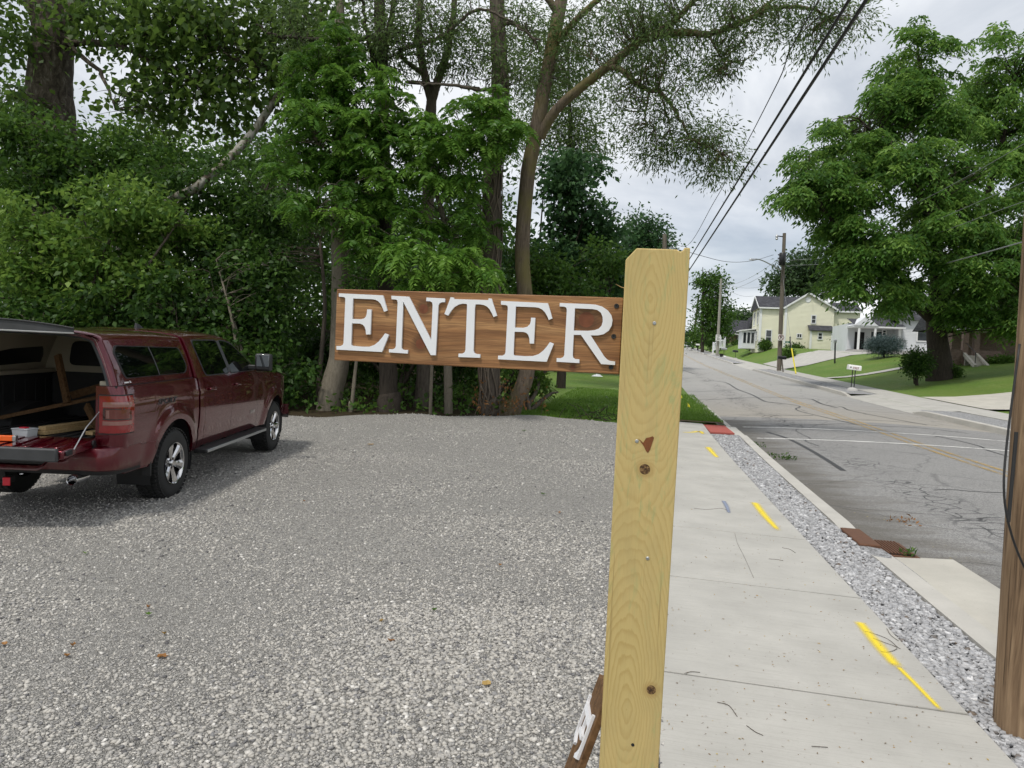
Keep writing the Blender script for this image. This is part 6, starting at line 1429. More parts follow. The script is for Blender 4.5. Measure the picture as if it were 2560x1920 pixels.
def rosettes(rg, P_, O_, arms, per, L, W, droop, rbase=.5, rvar=.2):
    """clumps of drooping compound leaves: arms radiate from a shoot tip, leaflets along each arm"""
    n = len(P_); az = rg.random((n, arms)) * 2 * np.pi
    A = np.stack([np.cos(az), np.sin(az), -.15 + .75 * rg.random((n, arms))], -1); A = unit(A + O_[:, None, :] * .5)
    t = np.linspace(.25, 1, per); al = L * (.7 + .6 * rg.random((n, arms)))
    pos = P_[:, None, None, :] + A[:, :, None, :] * (al[:, :, None] * t[None, None, :])[..., None]
    pos[..., 2] -= droop * al[:, :, None] * t[None, None, :] ** 2
    side = np.where(np.arange(per) % 2 == 0, 1., -1.)[None, None, :, None]
    Bn = unit(np.cross(A, np.array([0, 0, 1.])))[:, :, None, :] * side
    D = Bn * .75 + A[:, :, None, :] * .6 + np.array([0, 0, -.75 * droop]) + rg.normal(size=pos.shape) * .22
    C = pos.reshape(-1, 3); N = len(C)
    V = leaf_geo(rg, C, D.reshape(-1, 3), W * 2.6 * (.7 + .6 * rg.random(N)), W * (.8 + .4 * rg.random(N)))
    r = np.clip(np.repeat(rg.normal(rbase, rvar, n), arms * per) + rg.normal(0, .12, N), 0, 1)
    return V, r
def fronds(rg, tips, dirs, per, L, pairs, rbase=.5):
    """pinnate fronds in whorls at shoot tips, arching and hanging"""
    n = len(tips); az = (np.arange(per)[None, :] / per + rg.random((n, 1)) + .08 * rg.normal(size=(n, per))) * 2 * np.pi
    el = rg.normal(.35, .35, (n, per)); A = np.stack([np.cos(az) * np.cos(el), np.sin(az) * np.cos(el), np.sin(el)], -1); A = unit(A + dirs[:, None, :] * .25)
    ll = L * (.65 + .6 * rg.random((n, per))); t = np.linspace(.18, 1, pairs)
    pos = tips[:, None, None, :] + A[:, :, None, :] * (ll[:, :, None] * (t - .22 * t ** 2)[None, None, :])[..., None]
    pos[..., 2] -= .62 * ll[:, :, None] * t[None, None, :] ** 2
    tan = A[:, :, None, :] * np.ones((1, 1, pairs, 1)); tan = tan + np.array([0, 0, -1.25]) * t[None, None, :, None]; tan = unit(tan)
    Bn = unit(np.cross(tan, np.array([0, 0, 1.]) + .25 * rg.normal(size=(n, per, 1, 3))))
    prof = np.sin(np.clip(t * .8 + .2, 0, 1) * np.pi) ** .5 * .8 + .25
    Vs, rs = [], []
    cl = rg.normal(rbase, .17, (n, 1, 1)) + rg.normal(0, .10, (n, per, 1))
    for sgn in (1, -1):
        D = Bn * sgn + tan * .45 + np.array([0, 0, -.35])
        N = pos.reshape(-1, 3).shape[0]
        Ll = (ll[:, :, None] * prof[None, None, :] * .27).reshape(-1)
        Vs.append(leaf_geo(rg, pos.reshape(-1, 3), D.reshape(-1, 3), Ll, Ll * .34, .12)); rs.append(np.clip((cl + rg.normal(0, .06, (n, per, pairs)) + .25 * t[None, None, :] ** 3).reshape(-1), 0, 1))
    return np.concatenate(Vs), np.concatenate(rs)
class Limbs:
    def __init__(self, rg): self.V = []; self.F = []; self.o = 0; self.pts = []; self.rad = []; self.rg = rg
    def add(self, pts, r0, r1, n=None, seg=9, rough=.10, wob=0.0, keep=True):
        pts = [np.asarray(p, float) for p in pts]; n = n or max(6, len(pts) * 5); P_ = spline(pts, n)
        if wob: P_ = P_ + self.rg.normal(size=P_.shape) * wob * np.linspace(0, 1, n)[:, None]
        R = np.linspace(0, 1, n); R = r0 * (1 - R) ** .8 + r1 * (1 - (1 - R) ** .8)
        V, Fq = tube_np(P_, R, seg, self.rg, rough); self.V.append(V); self.F.append(Fq + self.o); self.o += len(V)
        if keep: self.pts.append(P_); self.rad.append(R)
        return P_
    def twigs(self, C, frac, r=.014, sag=.15, maxd=9, seg=4):
        if not self.pts: return
        A = np.concatenate(self.pts); Rr = np.concatenate(self.rad)
        pick = self.rg.random(len(C)) < frac
        for c in C[pick]:
            d = np.linalg.norm(A - c, axis=1) + np.clip(c[2] * 0 + (A[:, 2] - c[2]), 0, None) * .6; i = int(np.argmin(d))
            if d[i] > maxd: continue
            a = A[i]; m = (a + c) / 2 + self.rg.normal(size=3) * .12 * d[i] + np.array([0, 0, sag * d[i]]); rr = min(r * (1 + .25 * d[i]), Rr[i] * .8)
            self.add([a, m, c], rr, r * .35, 6, seg, 0, keep=False)
    def build(self, name, mat, parent, base):
        V = np.concatenate(self.V) - base; return obj(name, mesh_np(name, V, np.concatenate(self.F), mat, smooth=True), parent)
def crown(name, V, r, mat, parent, base):
    if isinstance(V, list): V = np.concatenate(V); r = np.concatenate(r)
    return obj(name, mesh_np(name, V - base, quads(len(V) // 4), mat, rnd=r), parent)
def gbase(px, py, d):
    p = at(px, py, d); p[2] = gz(*SV(p[0], p[1])); return p
RG = lambda k: np.random.default_rng(1000 + k)
def down(p, z=-.3): q = np.array(p, float); q[2] = gz(*SV(q[0], q[1])) + z; return q

# ---- leafy shrub: stems from one foot, clumps of leaves in the given masses
def shrub(k, name, label, foot, blobs, mat, per=16, spread=.20, L=.13, W=.075, droop=.25, stems=6, group='shrubs of the wood edge', bark='bark', twig=.25, flat=.6, rbase=.5, shell=2.0, cat='shrub', rvar=.22):
    rg = RG(k); base = gbase(*foot); t = thing(name, label, cat, tuple(base), 0, group)
    P_, O_ = blob_points(rg, blobs, shell, 6); lm = Limbs(rg)
    cs = [at(b_[0], b_[1], b_[2]) for b_ in blobs]
    for i in range(stems):
        c = cs[i % len(cs)]; f = base + np.array([rg.normal() * .25, rg.normal() * .2, -.15]); c2 = c + rg.normal(size=3) * np.array([.5, .4, .4])
        m = f + (c2 - f) * .5 + np.array([rg.normal() * .3, rg.normal() * .2, .25]); lm.add([f, m, c2], .05 + .03 * rg.random(), .012, 12, 7)
    lm.twigs(P_, twig, .008); lm.build('stems', M[bark], t, base)
    V, r = clump_leaves(rg, P_, O_, per, spread * 1.1, flat, L * 1.15, W * 1.2, droop, rbase=rbase, rvar=rvar); crown('foliage', V, r, M[mat], t, base)
    return t
# ---------------- background wood (behind everything on the left)
def back_tree(k, label, px, d, blobs, mat, bark='bark_dark', r0=.22, L=.22, W=.15, per=12, spread=.38, rbase=.5, group='trees deep in the wood'):
    rg = RG(k); base = gbase(px, 1000, d); t = thing('woodland_tree', label, 'tree', tuple(base), 0, group); lm = Limbs(rg)
    top = at(px + 20, min(b_[1] for b_ in blobs), d); lm.add([base + np.array([0, 0, -.3]), (base + top) / 2 + np.array([.3, 0, 0]), top], r0, .04, 14, 8)
    P_, O_ = blob_points(rg, blobs, 1.8); lm.twigs(P_, .12, .02, .1); lm.build('trunk', M[bark], t, base)
    V, r = clump_leaves(rg, P_, O_, per, spread, .7, L, W, .2, rbase=rbase); crown('crown', V, r, M[mat], t, base); return t
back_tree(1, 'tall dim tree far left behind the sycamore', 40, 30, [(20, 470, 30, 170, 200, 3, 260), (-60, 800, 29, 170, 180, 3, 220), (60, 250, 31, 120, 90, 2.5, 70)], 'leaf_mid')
back_tree(2, 'yellow green sunlit tree behind the leaning pale limb', 420, 33, [(400, 370, 33, 190, 110, 3, 240), (300, 560, 31, 180, 140, 3, 220), (500, 800, 30, 200, 150, 3, 220)], 'leaf_light', rbase=.35)  # sun from behind is put into the paler leaf colour
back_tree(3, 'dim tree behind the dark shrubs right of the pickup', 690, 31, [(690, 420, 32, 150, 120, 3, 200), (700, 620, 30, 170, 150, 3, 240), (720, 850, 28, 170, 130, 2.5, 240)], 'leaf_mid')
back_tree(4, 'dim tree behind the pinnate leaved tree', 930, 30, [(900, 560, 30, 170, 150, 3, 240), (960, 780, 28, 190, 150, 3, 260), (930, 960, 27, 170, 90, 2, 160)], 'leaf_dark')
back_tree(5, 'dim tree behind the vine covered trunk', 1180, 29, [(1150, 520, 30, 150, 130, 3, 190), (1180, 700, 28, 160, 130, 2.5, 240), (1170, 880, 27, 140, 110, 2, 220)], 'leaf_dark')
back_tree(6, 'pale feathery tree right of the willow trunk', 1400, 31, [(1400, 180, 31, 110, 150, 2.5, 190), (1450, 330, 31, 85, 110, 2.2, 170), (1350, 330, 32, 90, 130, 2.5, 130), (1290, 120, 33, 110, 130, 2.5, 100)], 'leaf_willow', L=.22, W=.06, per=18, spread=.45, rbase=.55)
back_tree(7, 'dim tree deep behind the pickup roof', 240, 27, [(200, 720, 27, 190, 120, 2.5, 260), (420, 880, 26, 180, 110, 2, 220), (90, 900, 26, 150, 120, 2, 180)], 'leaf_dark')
rg = RG(39); P_, O_ = blob_points(rg, [(-150, 700, 46, 260, 330, 4, 700), (250, 640, 46, 260, 300, 4, 700), (620, 660, 46, 260, 300, 4, 700), (960, 720, 46, 220, 250, 4, 600), (1240, 760, 46, 170, 220, 4, 480)], 1.6)
P_[:, 2] = np.maximum(P_[:, 2], zg(*SV(P_[:, 0], P_[:, 1])) + .2)
V, r = clump_leaves(rg, P_, O_, 10, .6, .8, .42, .30, .2, rbase=.5); tag(crown('deep_wood', V, r, M['leaf_mid'], None, np.zeros(3)), 'dim mass of foliage deep inside the wood', 'wood', kind='stuff')
# ---------------- shrubs along the edge
SH = shrub
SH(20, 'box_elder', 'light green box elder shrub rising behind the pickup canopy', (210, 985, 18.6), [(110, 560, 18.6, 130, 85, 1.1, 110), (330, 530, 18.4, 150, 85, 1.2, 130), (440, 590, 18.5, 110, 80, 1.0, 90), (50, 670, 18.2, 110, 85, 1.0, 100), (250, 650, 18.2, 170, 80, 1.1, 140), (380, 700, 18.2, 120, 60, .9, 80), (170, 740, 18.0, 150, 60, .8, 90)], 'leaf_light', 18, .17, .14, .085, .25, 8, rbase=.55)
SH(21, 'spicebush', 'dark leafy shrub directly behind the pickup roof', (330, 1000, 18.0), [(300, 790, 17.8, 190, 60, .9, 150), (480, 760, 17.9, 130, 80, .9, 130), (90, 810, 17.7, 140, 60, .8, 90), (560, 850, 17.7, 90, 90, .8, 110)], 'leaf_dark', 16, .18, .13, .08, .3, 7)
SH(22, 'elder_shrub', 'dark shrub between the pickup bonnet and the leaning trunk', (655, 1040, 17.6), [(650, 760, 18.4, 110, 110, .9, 150), (690, 930, 18.0, 85, 90, .8, 130), (600, 690, 18.6, 110, 90, .9, 110), (640, 990, 17.8, 70, 50, .6, 70)], 'leaf_dark', 15, .18, .13, .08, .25, 8, bark='bark_pale')
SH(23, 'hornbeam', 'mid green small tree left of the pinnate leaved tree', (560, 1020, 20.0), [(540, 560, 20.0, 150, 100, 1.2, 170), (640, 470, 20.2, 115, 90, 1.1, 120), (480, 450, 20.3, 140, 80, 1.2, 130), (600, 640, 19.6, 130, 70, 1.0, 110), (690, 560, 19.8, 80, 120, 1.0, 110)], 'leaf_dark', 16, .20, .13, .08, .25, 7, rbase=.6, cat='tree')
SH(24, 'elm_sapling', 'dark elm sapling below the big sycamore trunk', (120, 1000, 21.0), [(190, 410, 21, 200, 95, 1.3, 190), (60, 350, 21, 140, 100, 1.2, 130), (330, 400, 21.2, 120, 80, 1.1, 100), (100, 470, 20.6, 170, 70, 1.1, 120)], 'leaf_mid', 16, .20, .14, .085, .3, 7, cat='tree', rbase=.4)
SH(25, 'honeysuckle', 'yellowish vine leaves tangled round the base of the willow', (1300, 1000, 19.8), [(1335, 955, 20.8, 50, 35, .6, 45), (1290, 890, 21, 60, 70, .8, 70)], 'leaf_light', 14, .15, .11, .07, .2, 4, rbase=.4)
SH(26, 'maple_sapling', 'dark bluish maple right of the willow trunk', (1296, 965, 23.0), [(1440, 500, 23, 95, 110, 1.3, 150), (1475, 620, 23, 90, 110, 1.2, 140), (1395, 640, 22.6, 90, 90, 1.1, 120), (1500, 720, 22.6, 75, 60, 1.0, 80), (1420, 420, 23.4, 60, 70, 1.0, 60)], 'leaf_blue', 16, .20, .16, .11, .25, 6, cat='tree', bark='bark_dark')
SH(27, 'mulberry', 'mid green bush hanging over the right end of the sign board', (1285, 985, 21.0), [(1330, 690, 20.6, 90, 80, 1.0, 120), (1420, 740, 20.6, 100, 70, 1.0, 120), (1510, 650, 21.2, 65, 80, .9, 70), (1370, 800, 20.4, 100, 60, .9, 100), (1290, 780, 20.2, 70, 60, .8, 80), (1480, 820, 21.0, 80, 50, .9, 70)], 'leaf_mid', 16, .18, .12, .075, .3, 7)
SH(28, 'thicket', 'dark thicket filling the gap behind the sign board', (1000, 1030, 21.5), [(920, 720, 21.5, 130, 90, 1.0, 130), (1060, 760, 21.5, 130, 90, 1.0, 130), (960, 880, 22, 150, 70, 1.0, 120), (1120, 900, 22, 120, 80, 1.0, 120), (800, 850, 21, 90, 90, .9, 110), (1210, 640, 21, 90, 80, .9, 90)], 'leaf_dark', 15, .2, .13, .08, .25, 8, rbase=.4)
# low plants on the wood floor
rg = RG(40); n = 420
sv_pts = []
while len(sv_pts) < n:
    v_ = -2.5 - 15 * rg.random(); s_ = lot_edge(v_) + .35 + 6.5 * rg.random()
    if s_ < 18.4 + (-3.3 - v_) * 3.6: sv_pts.append((s_, v_))
sv_pts = np.array(sv_pts); x_, y_ = W2(sv_pts[:, 0], sv_pts[:, 1]); P_ = np.stack([x_, y_, zg(sv_pts[:, 0], sv_pts[:, 1]) + .08 + .45 * rg.random(n) ** 2], 1)
V, r = clump_leaves(rg, P_, np.tile([0, 0, 1.], (n, 1)), 12, .16, .6, .13, .10, .1, rbase=.55)
tag(crown('undergrowth', V, r, M['leaf_mid'], None, np.zeros(3)), 'low leafy plants covering the wood floor', 'undergrowth', kind='stuff')
# ---------------- big sycamore, top left
rg = RG(50); base = gbase(150, 1010, 24.0); SY = thing('sycamore_tree', 'massive flaky barked sycamore trunk at the top left corner', 'tree', tuple(base), 0, 'tall trees of the wood edge'); lm = Limbs(rg)
lm.add([base + np.array([0, 0, -.4]), at(150, 620, 24), at(130, 330, 24), at(125, 200, 24), at(140, 60, 24)], .85, .58, 22, 14, .06)
lm.add([at(140, 60, 24), at(150, -90, 24), at(170, -350, 24.2)], .42, .2, 10, 12); lm.add([at(128, 130, 24), at(80, -10, 24), at(20, -150, 23.8)], .36, .15, 10, 10); lm.add([at(150, 110, 24), at(200, 0, 23.8), at(280, -150, 23.5)], .34, .14, 10, 10)
lm.add([at(160, 112, 23.8), at(215, 106, 23.2), at(300, 118, 22.6), at(390, 158, 22.2), at(470, 190, 22)], .13, .03, 16, 7, wob=.04); lm.add([at(160, 85, 23.8), at(190, 130, 23.2), at(240, 170, 22.6), at(268, 220, 22.2), at(285, 270, 22)], .10, .02, 16, 7, wob=.04)
lm.add([at(280, -150, 23.5), at(420, -90, 22.6), at(600, -40, 22), at(760, 30, 21.8)], .13, .03, 16, 7, wob=.05); lm.add([at(300, 118, 22.6), at(380, 80, 22), at(480, 90, 21.6)], .06, .015, 10, 6); lm.add([at(420, -90, 22.6), at(480, 40, 22), at(540, 120, 21.6), at(620, 160, 21.4)], .07, .015, 12, 6); lm.add([at(20, -150, 23.8), at(-60, 0, 23), at(-80, 200, 22.6)], .1, .02, 10, 6)
blobs = [(300, 60, 22.6, 150, 80, 1.6, 75), (460, 130, 22.0, 150, 100, 1.6, 95), (600, 60, 21.8, 160, 100, 1.8, 110), (720, 150, 21.8, 110, 120, 1.6, 85), (380, 240, 22.2, 130, 70, 1.4, 55), (560, 250, 21.8, 130, 80, 1.4, 65), (40, 60, 23, 90, 120, 1.5, 60), (230, 20, 23, 80, 70, 1.2, 30), (30, 260, 22.6, 60, 80, 1, 30), (800, 40, 21.6, 90, 90, 1.4, 50), (420, 20, 22.0, 130, 50, 1.4, 50)]
P_, O_ = blob_points(rg, blobs, 2.4); lm.twigs(P_, .55, .012, .05); lm.build('trunk', M['bark_syc2'], SY, base)
V, r = clump_leaves(rg, P_, O_, 13, .36, .75, .21, .19, .35, rbase=.55); crown('crown', V, r, M['leaf_syc'], SY, base)
# ---------------- pale leaning and fallen limbs
def fallen(label, pts, r0, r1, d, k):
    rg = RG(k); P3 = [at(px, py, dd) for px, py, dd in pts]; base = np.array(P3[0]); t = thing('leaning_limb', label, 'limb', tuple(base), 0, 'pale dead sycamore limbs'); lm = Limbs(rg); P_ = lm.add([down(P3[0], -.1) * .25 + P3[0] * .75] + P3, r0, r1, 30, 10, .12, .02)
    for i in range(4): q = P_[8 + i * 5]; lm.add([q, q + rg.normal(size=3) * .25, q + rg.normal(size=3) * .5], .016, .004, 7, 5, 0)
    lm.build('limb', M['bark_syc'], t, base)
fallen('pale mottled sycamore trunk leaning up to the right through the foliage', [(300, 585, 20.4), (385, 530, 19.9), (440, 495, 19.6), (515, 452, 19.6), (620, 345, 21.0), (700, 230, 21.5), (772, 120, 22), (800, 20, 22.4)], .15, .09, 20, 60)
fallen('grey crooked dead limb lying low left of the pinnate tree', [(520, 770, 18.6), (560, 725, 18.5), (605, 682, 18.4), (650, 665, 18.3), (700, 650, 18.6), (735, 655, 19)], .06, .025, 17, 61)
# ---------------- pinnate leaved trees (tree of heaven habit)
def pinnate(k, label, trunk, branches, tips_blobs, per=8, L=.60, pairs=8, bark='bark_pale', r0=.30, r1=.05, rbase=.5):
    rg = RG(k); base = down(at(*trunk[0]), 0); t = thing('pinnate_tree', label, 'tree', tuple(base), 0, 'pinnate leaved trees'); lm = Limbs(rg)
    lm.add([base + np.array([0, 0, -.3])] + [at(*p) for p in trunk], r0, r1, 30, 12, .08)
    for br in branches: lm.add([at(*p) for p in br], .055, .015, 12, 7)
    P_, O_ = blob_points(rg, [(*q[:6], int(q[6] * 1.7)) for q in tips_blobs], 2.2); lm.twigs(P_, 1.0, .014, .18); lm.build('trunk', M[bark], t, base)
    V, r = fronds(rg, P_, O_, per, L, pairs, rbase); crown('crown', V, r, M['leaf_frond'], t, base); return t
pinnate(70, 'tall pinnate leaved tree whose fronds hang above the left of the board', [(818, 1050, 17.9), (828, 980, 17.9), (850, 880, 18), (852, 700, 18), (846, 450, 18.2), (856, 210, 18.4), (850, 0, 18.6)],
        [[(846, 480, 18.2), (830, 440, 17.8), (812, 390, 17.4), (790, 350, 17.1)], [(850, 560, 18), (800, 535, 17.3), (740, 510, 16.9)], [(856, 330, 18.3), (900, 300, 17.6), (960, 290, 17)]],
        [(860, 130, 18.0, 75, 90, .9, 14), (800, 210, 17.6, 90, 80, .9, 15), (900, 230, 17.4, 80, 70, .9, 12), (760, 290, 17.2, 75, 70, .9, 12), (930, 320, 17.0, 80, 80, .9, 14), (860, 330, 17.2, 90, 80, .9, 12), (890, 420, 17.0, 70, 60, .8, 10), (1000, 270, 17.2, 70, 90, .9, 10), (760, 520, 16.9, 55, 35, .6, 7), (930, 610, 17.0, 80, 60, .8, 10), (800, 400, 17.2, 90, 60, .9, 12), (720, 390, 17.2, 60, 60, .8, 8), (960, 480, 17.2, 80, 70, .9, 12), (880, 520, 17.2, 70, 70, .9, 10), (1010, 400, 17.3, 60, 60, .8, 8), (990, 640, 17.4, 90, 50, .8, 9)], r0=.36, r1=.09, rbase=.48)
pinnate(71, 'younger pinnate leaved tree right of the first with fronds near the vine trunk', [(1121, 1058, 17.6), (1120, 930, 17.6), (1116, 780, 17.7), (1112, 575, 17.7), (1090, 480, 17.6), (1083, 440, 17.5)],
        [[(1085, 450, 17.5), (1110, 400, 17.2), (1160, 350, 17), (1230, 320, 16.9)], [(1083, 440, 17.5), (1070, 390, 17.2), (1065, 340, 17)]],
        [(1090, 340, 17.0, 60, 60, .8, 12), (1190, 300, 16.9, 80, 60, .8, 13), (1260, 330, 16.9, 60, 50, .7, 9), (1150, 370, 16.9, 90, 50, .8, 12), (1060, 420, 17.0, 60, 50, .7, 8), (1230, 260, 17.0, 40, 30, .6, 4), (1040, 560, 17.2, 60, 60, .7, 7), (1170, 450, 17.2, 90, 50, .8, 9), (1170, 570, 17.4, 90, 60, .8, 9)], r0=.13, r1=.035, L=.58, rbase=.55)
pinnate(72, 'low pinnate sapling just above the middle of the sign board', [(1075, 1060, 17.3), (1080, 900, 17.0), (1085, 760, 16.6), (1088, 680, 16.4)], [],
        [(1030, 630, 16.2, 45, 25, .5, 6), (1130, 650, 16.2, 75, 30, .6, 9), (1200, 680, 16.2, 50, 30, .5, 5), (1080, 700, 16.2, 90, 25, .5, 7)], L=.66, r0=.05, r1=.02, rbase=.62)
# ---------------- straight trunks and the vine covered trunk
def tall_tree(k, label, trunk, limbs, blobs, leaf, bark, r0, r1, L, W, per, spread, droop=.3, seg=14, twig=.6, flare=1.35, rbase=.5, vines=0, flat=.7):
    rg = RG(k); base = down(at(*trunk[0]), 0); t = thing('tall_tree', label, 'tree', tuple(base), 0, 'tall trees of the wood edge'); lm = Limbs(rg)
    P3 = [base + np.array([0, 0, -.35])] + [at(*p) for p in trunk]; lm.add(P3, r0, r1, 40, seg, .09); b0 = P3[0]; lm.add([b0, base + np.array([0, 0, .25]), P3[2] * .35 + base * .65], r0 * flare, r0 * .97, 8, seg, .12, keep=False)
    tp = lm.pts[0]
    for (pts, ra, rb) in limbs: lm.add([at(*p) for p in pts], ra, rb, max(10, 6 * len(pts)), 9, .08, .02)
    if blobs:
        P_, O_ = blob_points(rg, blobs, 2.0, 5); lm.twigs(P_, twig, .010, .03)
    lm.build('trunk', M[bark], t, base)
    if blobs:
        V, r = clump_leaves(rg, P_, O_, per, spread, flat, L, W, droop, rbase=rbase); crown('crown', V, r, M[leaf], t, base)
    if vines:
        lv = Limbs(rg)
        for i in range(vines):
            a0 = rg.random() * 6.28; tw = rg.normal() * 3.2; pts = []
            for j, q in enumerate(tp[2:30]): a = a0 + tw * j / 28 + .5 * math.sin(j * .9 + i); rr = r0 * 1.02 + .02 - (r0 - r1) * j / 40; pts.append(q + rr * np.array([math.cos(a), math.sin(a), 0]))
            lv.add(pts, .028, .010, 60, 5, 0)
        lv.build('vine', M['vine'], t, base)
    return t
tall_tree(80, 'straight dark barked trunk second from the left below the board', [(972, 1056, 18.0), (970, 900, 18), (962, 600, 18.2), (955, 300, 18.4), (950, 60, 18.6), (946, -160, 18.8)], [([(955, 170, 18.5), (975, 60, 18.3), (1000, -60, 18)], .10, .04), ([(955, 220, 18.5), (925, 120, 18.2), (905, 0, 18)], .08, .03), ([(952, 90, 18.5), (860, 100, 18), (700, 90, 17.5), (640, 60, 17.4)], .07, .02)],
          [(900, 20, 18.2, 120, 90, 1.6, 90), (1010, 60, 18.0, 90, 90, 1.5, 70), (760, 70, 17.6, 110, 70, 1.2, 60), (960, 150, 18.0, 80, 60, 1.2, 35)], 'leaf_willow', 'bark_dark', .265, .11, .12, .035, 20, .30, rbase=.45)
tall_tree(81, 'forked trunk splitting in two above the pinnate fronds', [(1055, 1055, 19.0), (1060, 850, 19), (1070, 500, 19.2), (1076, 300, 19.3), (1079, 250, 19.3)], [([(1079, 255, 19.3), (1060, 180, 19.2), (1046, 90, 19.2), (1052, 0, 19.2), (1060, -120, 19.2)], .125, .06), ([(1079, 255, 19.3), (1095, 200, 19.2), (1118, 130, 19.1), (1132, 40, 19), (1150, -90, 19)], .125, .06), ([(1062, 190, 19.2), (1000, 130, 18.6), (1100, 95, 18.2), (1180, 30, 17.9), (1240, 35, 17.8), (1350, 100, 17.6)], .06, .02), ([(1090, 210, 19.2), (1020, 205, 18.6), (1150, 215, 18.3), (1210, 225, 18.2)], .05, .02)],
          [(1060, 60, 19, 90, 80, 1.5, 80), (1160, 60, 18.6, 90, 90, 1.5, 85), (1130, 160, 18.6, 70, 60, 1.2, 45), (1010, 130, 18.8, 60, 70, 1.2, 45)], 'leaf_willow', 'bark', .20, .13, .12, .035, 20, .30, rbase=.5)
tall_tree(82, 'shaggy vine covered trunk left of the willow', [(1228, 1062, 18.1), (1222, 930, 18.1), (1230, 600, 18.2), (1233, 430, 18.2), (1250, 230, 18.3), (1243, 20, 18.4), (1238, -160, 18.5)], [([(1250, 215, 18.3), (1200, 225, 17.9), (1120, 212, 17.6), (1040, 212, 17.5)], .05, .02), ([(1244, 60, 18.4), (1290, 60, 18), (1340, 100, 17.6)], .06, .02)],
          [(1260, 70, 18.2, 90, 90, 1.4, 80), (1200, 130, 18, 70, 60, 1.2, 45), (1310, 170, 18, 60, 80, 1.2, 50)], 'leaf_willow', 'bark', .27, .17, .12, .035, 20, .28, vines=14, rbase=.4)
tall_tree(83, 'thin pale sapling stem left of the straight dark trunk', [(876, 1058, 17.6), (882, 990, 17.6), (888, 930, 17.7), (896, 860, 17.8), (905, 760, 18)], [], [(900, 720, 18, 50, 50, .7, 30)], 'leaf_mid', 'bark_pale', .055, .035, .12, .07, 14, .2, seg=8)
tall_tree(84, 'slender stem leaning beside the furrowed left trunk', [(797, 1040, 18.6), (798, 960, 18.6), (804, 880, 18.7), (812, 760, 18.8), (800, 600, 19)], [], [(790, 560, 19, 70, 60, .9, 40), (720, 640, 18.8, 60, 60, .9, 35)], 'leaf_dark', 'bark', .085, .04, .12, .07, 14, .2, seg=8)
tall_tree(85, 'thin grey stem among the thicket right of the straight trunk', [(1010, 1050, 20), (1045, 950, 20), (1080, 880, 20.2)], [], [], None, 'bark_dark', .06, .04, .1, .1, 1, .1, seg=7)
# ---------------- willow with the long limb over the lawn
wl_limbs = [([(1350, 345, 18.0), (1362, 318, 17.9), (1396, 268, 17.7), (1458, 214, 17.5), (1521, 165, 17.3), (1575, 122, 17.1), (1621, 95, 17.0), (1701, 80, 16.8), (1771, 85, 16.6), (1830, 65, 16.4), (1877, 45, 16.3), (1927, 20, 16.2), (2012, 18, 16.0), (2070, 40, 15.9)], .135, .025),
            ([(1521, 168, 17.3), (1550, 173, 17.1), (1585, 203, 16.9), (1623, 226, 16.8), (1651, 231, 16.7), (1691, 281, 16.6), (1731, 346, 16.5), (1801, 381, 16.4)], .075, .015), ([(1626, 95, 17.0), (1681, 55, 16.9), (1736, 0, 16.8), (1790, -80, 16.8)], .09, .04), ([(1623, 228, 16.8), (1617, 260, 16.7), (1612, 300, 16.7), (1636, 318, 16.6)], .035, .008), ([(1651, 233, 16.7), (1665, 280, 16.6), (1676, 320, 16.5)], .03, .008), ([(1880, 45, 16.3), (1960, -30, 16.2)], .05, .02), ([(1771, 85, 16.6), (1800, 140, 16.4), (1830, 190, 16.3)], .03, .008), ([(1521, 165, 17.3), (1505, 158, 17.2), (1470, 140, 17.1)], .015, .005),
            ([(1400, 40, 18.3), (1330, -60, 18.1), (1270, -120, 18)], .10, .05), ([(1385, 110, 18.2), (1450, 40, 17.8), (1530, -30, 17.5), (1640, -90, 17.2)], .09, .04)]
wl_blobs = [(1480, 60, 17.5, 110, 80, 1.3, 80), (1600, 40, 17.0, 110, 70, 1.3, 90), (1720, 110, 16.7, 110, 60, 1.2, 80), (1640, 160, 16.8, 90, 60, 1.1, 60), (1780, 180, 16.4, 60, 50, .9, 40), (1560, 230, 17.0, 60, 50, .9, 32), (1690, 290, 16.6, 80, 70, 1.0, 60), (1760, 350, 16.4, 75, 60, .9, 55), (1660, 380, 16.6, 80, 60, .9, 45), (1800, 410, 16.4, 60, 40, .8, 35), (1600, 320, 16.8, 60, 60, .9, 30), (1930, 30, 16.2, 80, 50, .9, 45), (2040, 50, 15.9, 80, 60, .9, 50), (2130, 60, 15.8, 50, 50, .8, 24), (2040, 120, 15.9, 40, 30, .6, 14), (1860, 90, 16.4, 70, 60, .9, 40), (1560, 110, 17.2, 80, 60, 1.0, 50), (1420, 130, 17.8, 60, 100, 1.0, 40), (1700, 20, 16.9, 100, 40, 1.0, 50), (1820, 10, 16.5, 90, 30, .9, 35)]
tall_tree(90, 'leaning willow trunk with a long limb reaching over the street', [(1270, 1062, 17.9), (1296, 990, 17.9), (1318, 925, 18), (1318, 800, 18), (1306, 640, 18), (1318, 450, 18), (1342, 320, 18), (1369, 178, 18.2), (1403, 0, 18.4), (1425, -140, 18.6)], wl_limbs, wl_blobs, 'leaf_willow', 'bark_willow', .215, .155, .115, .030, 26, .26, .55, 16, .9, 1.2, .55)
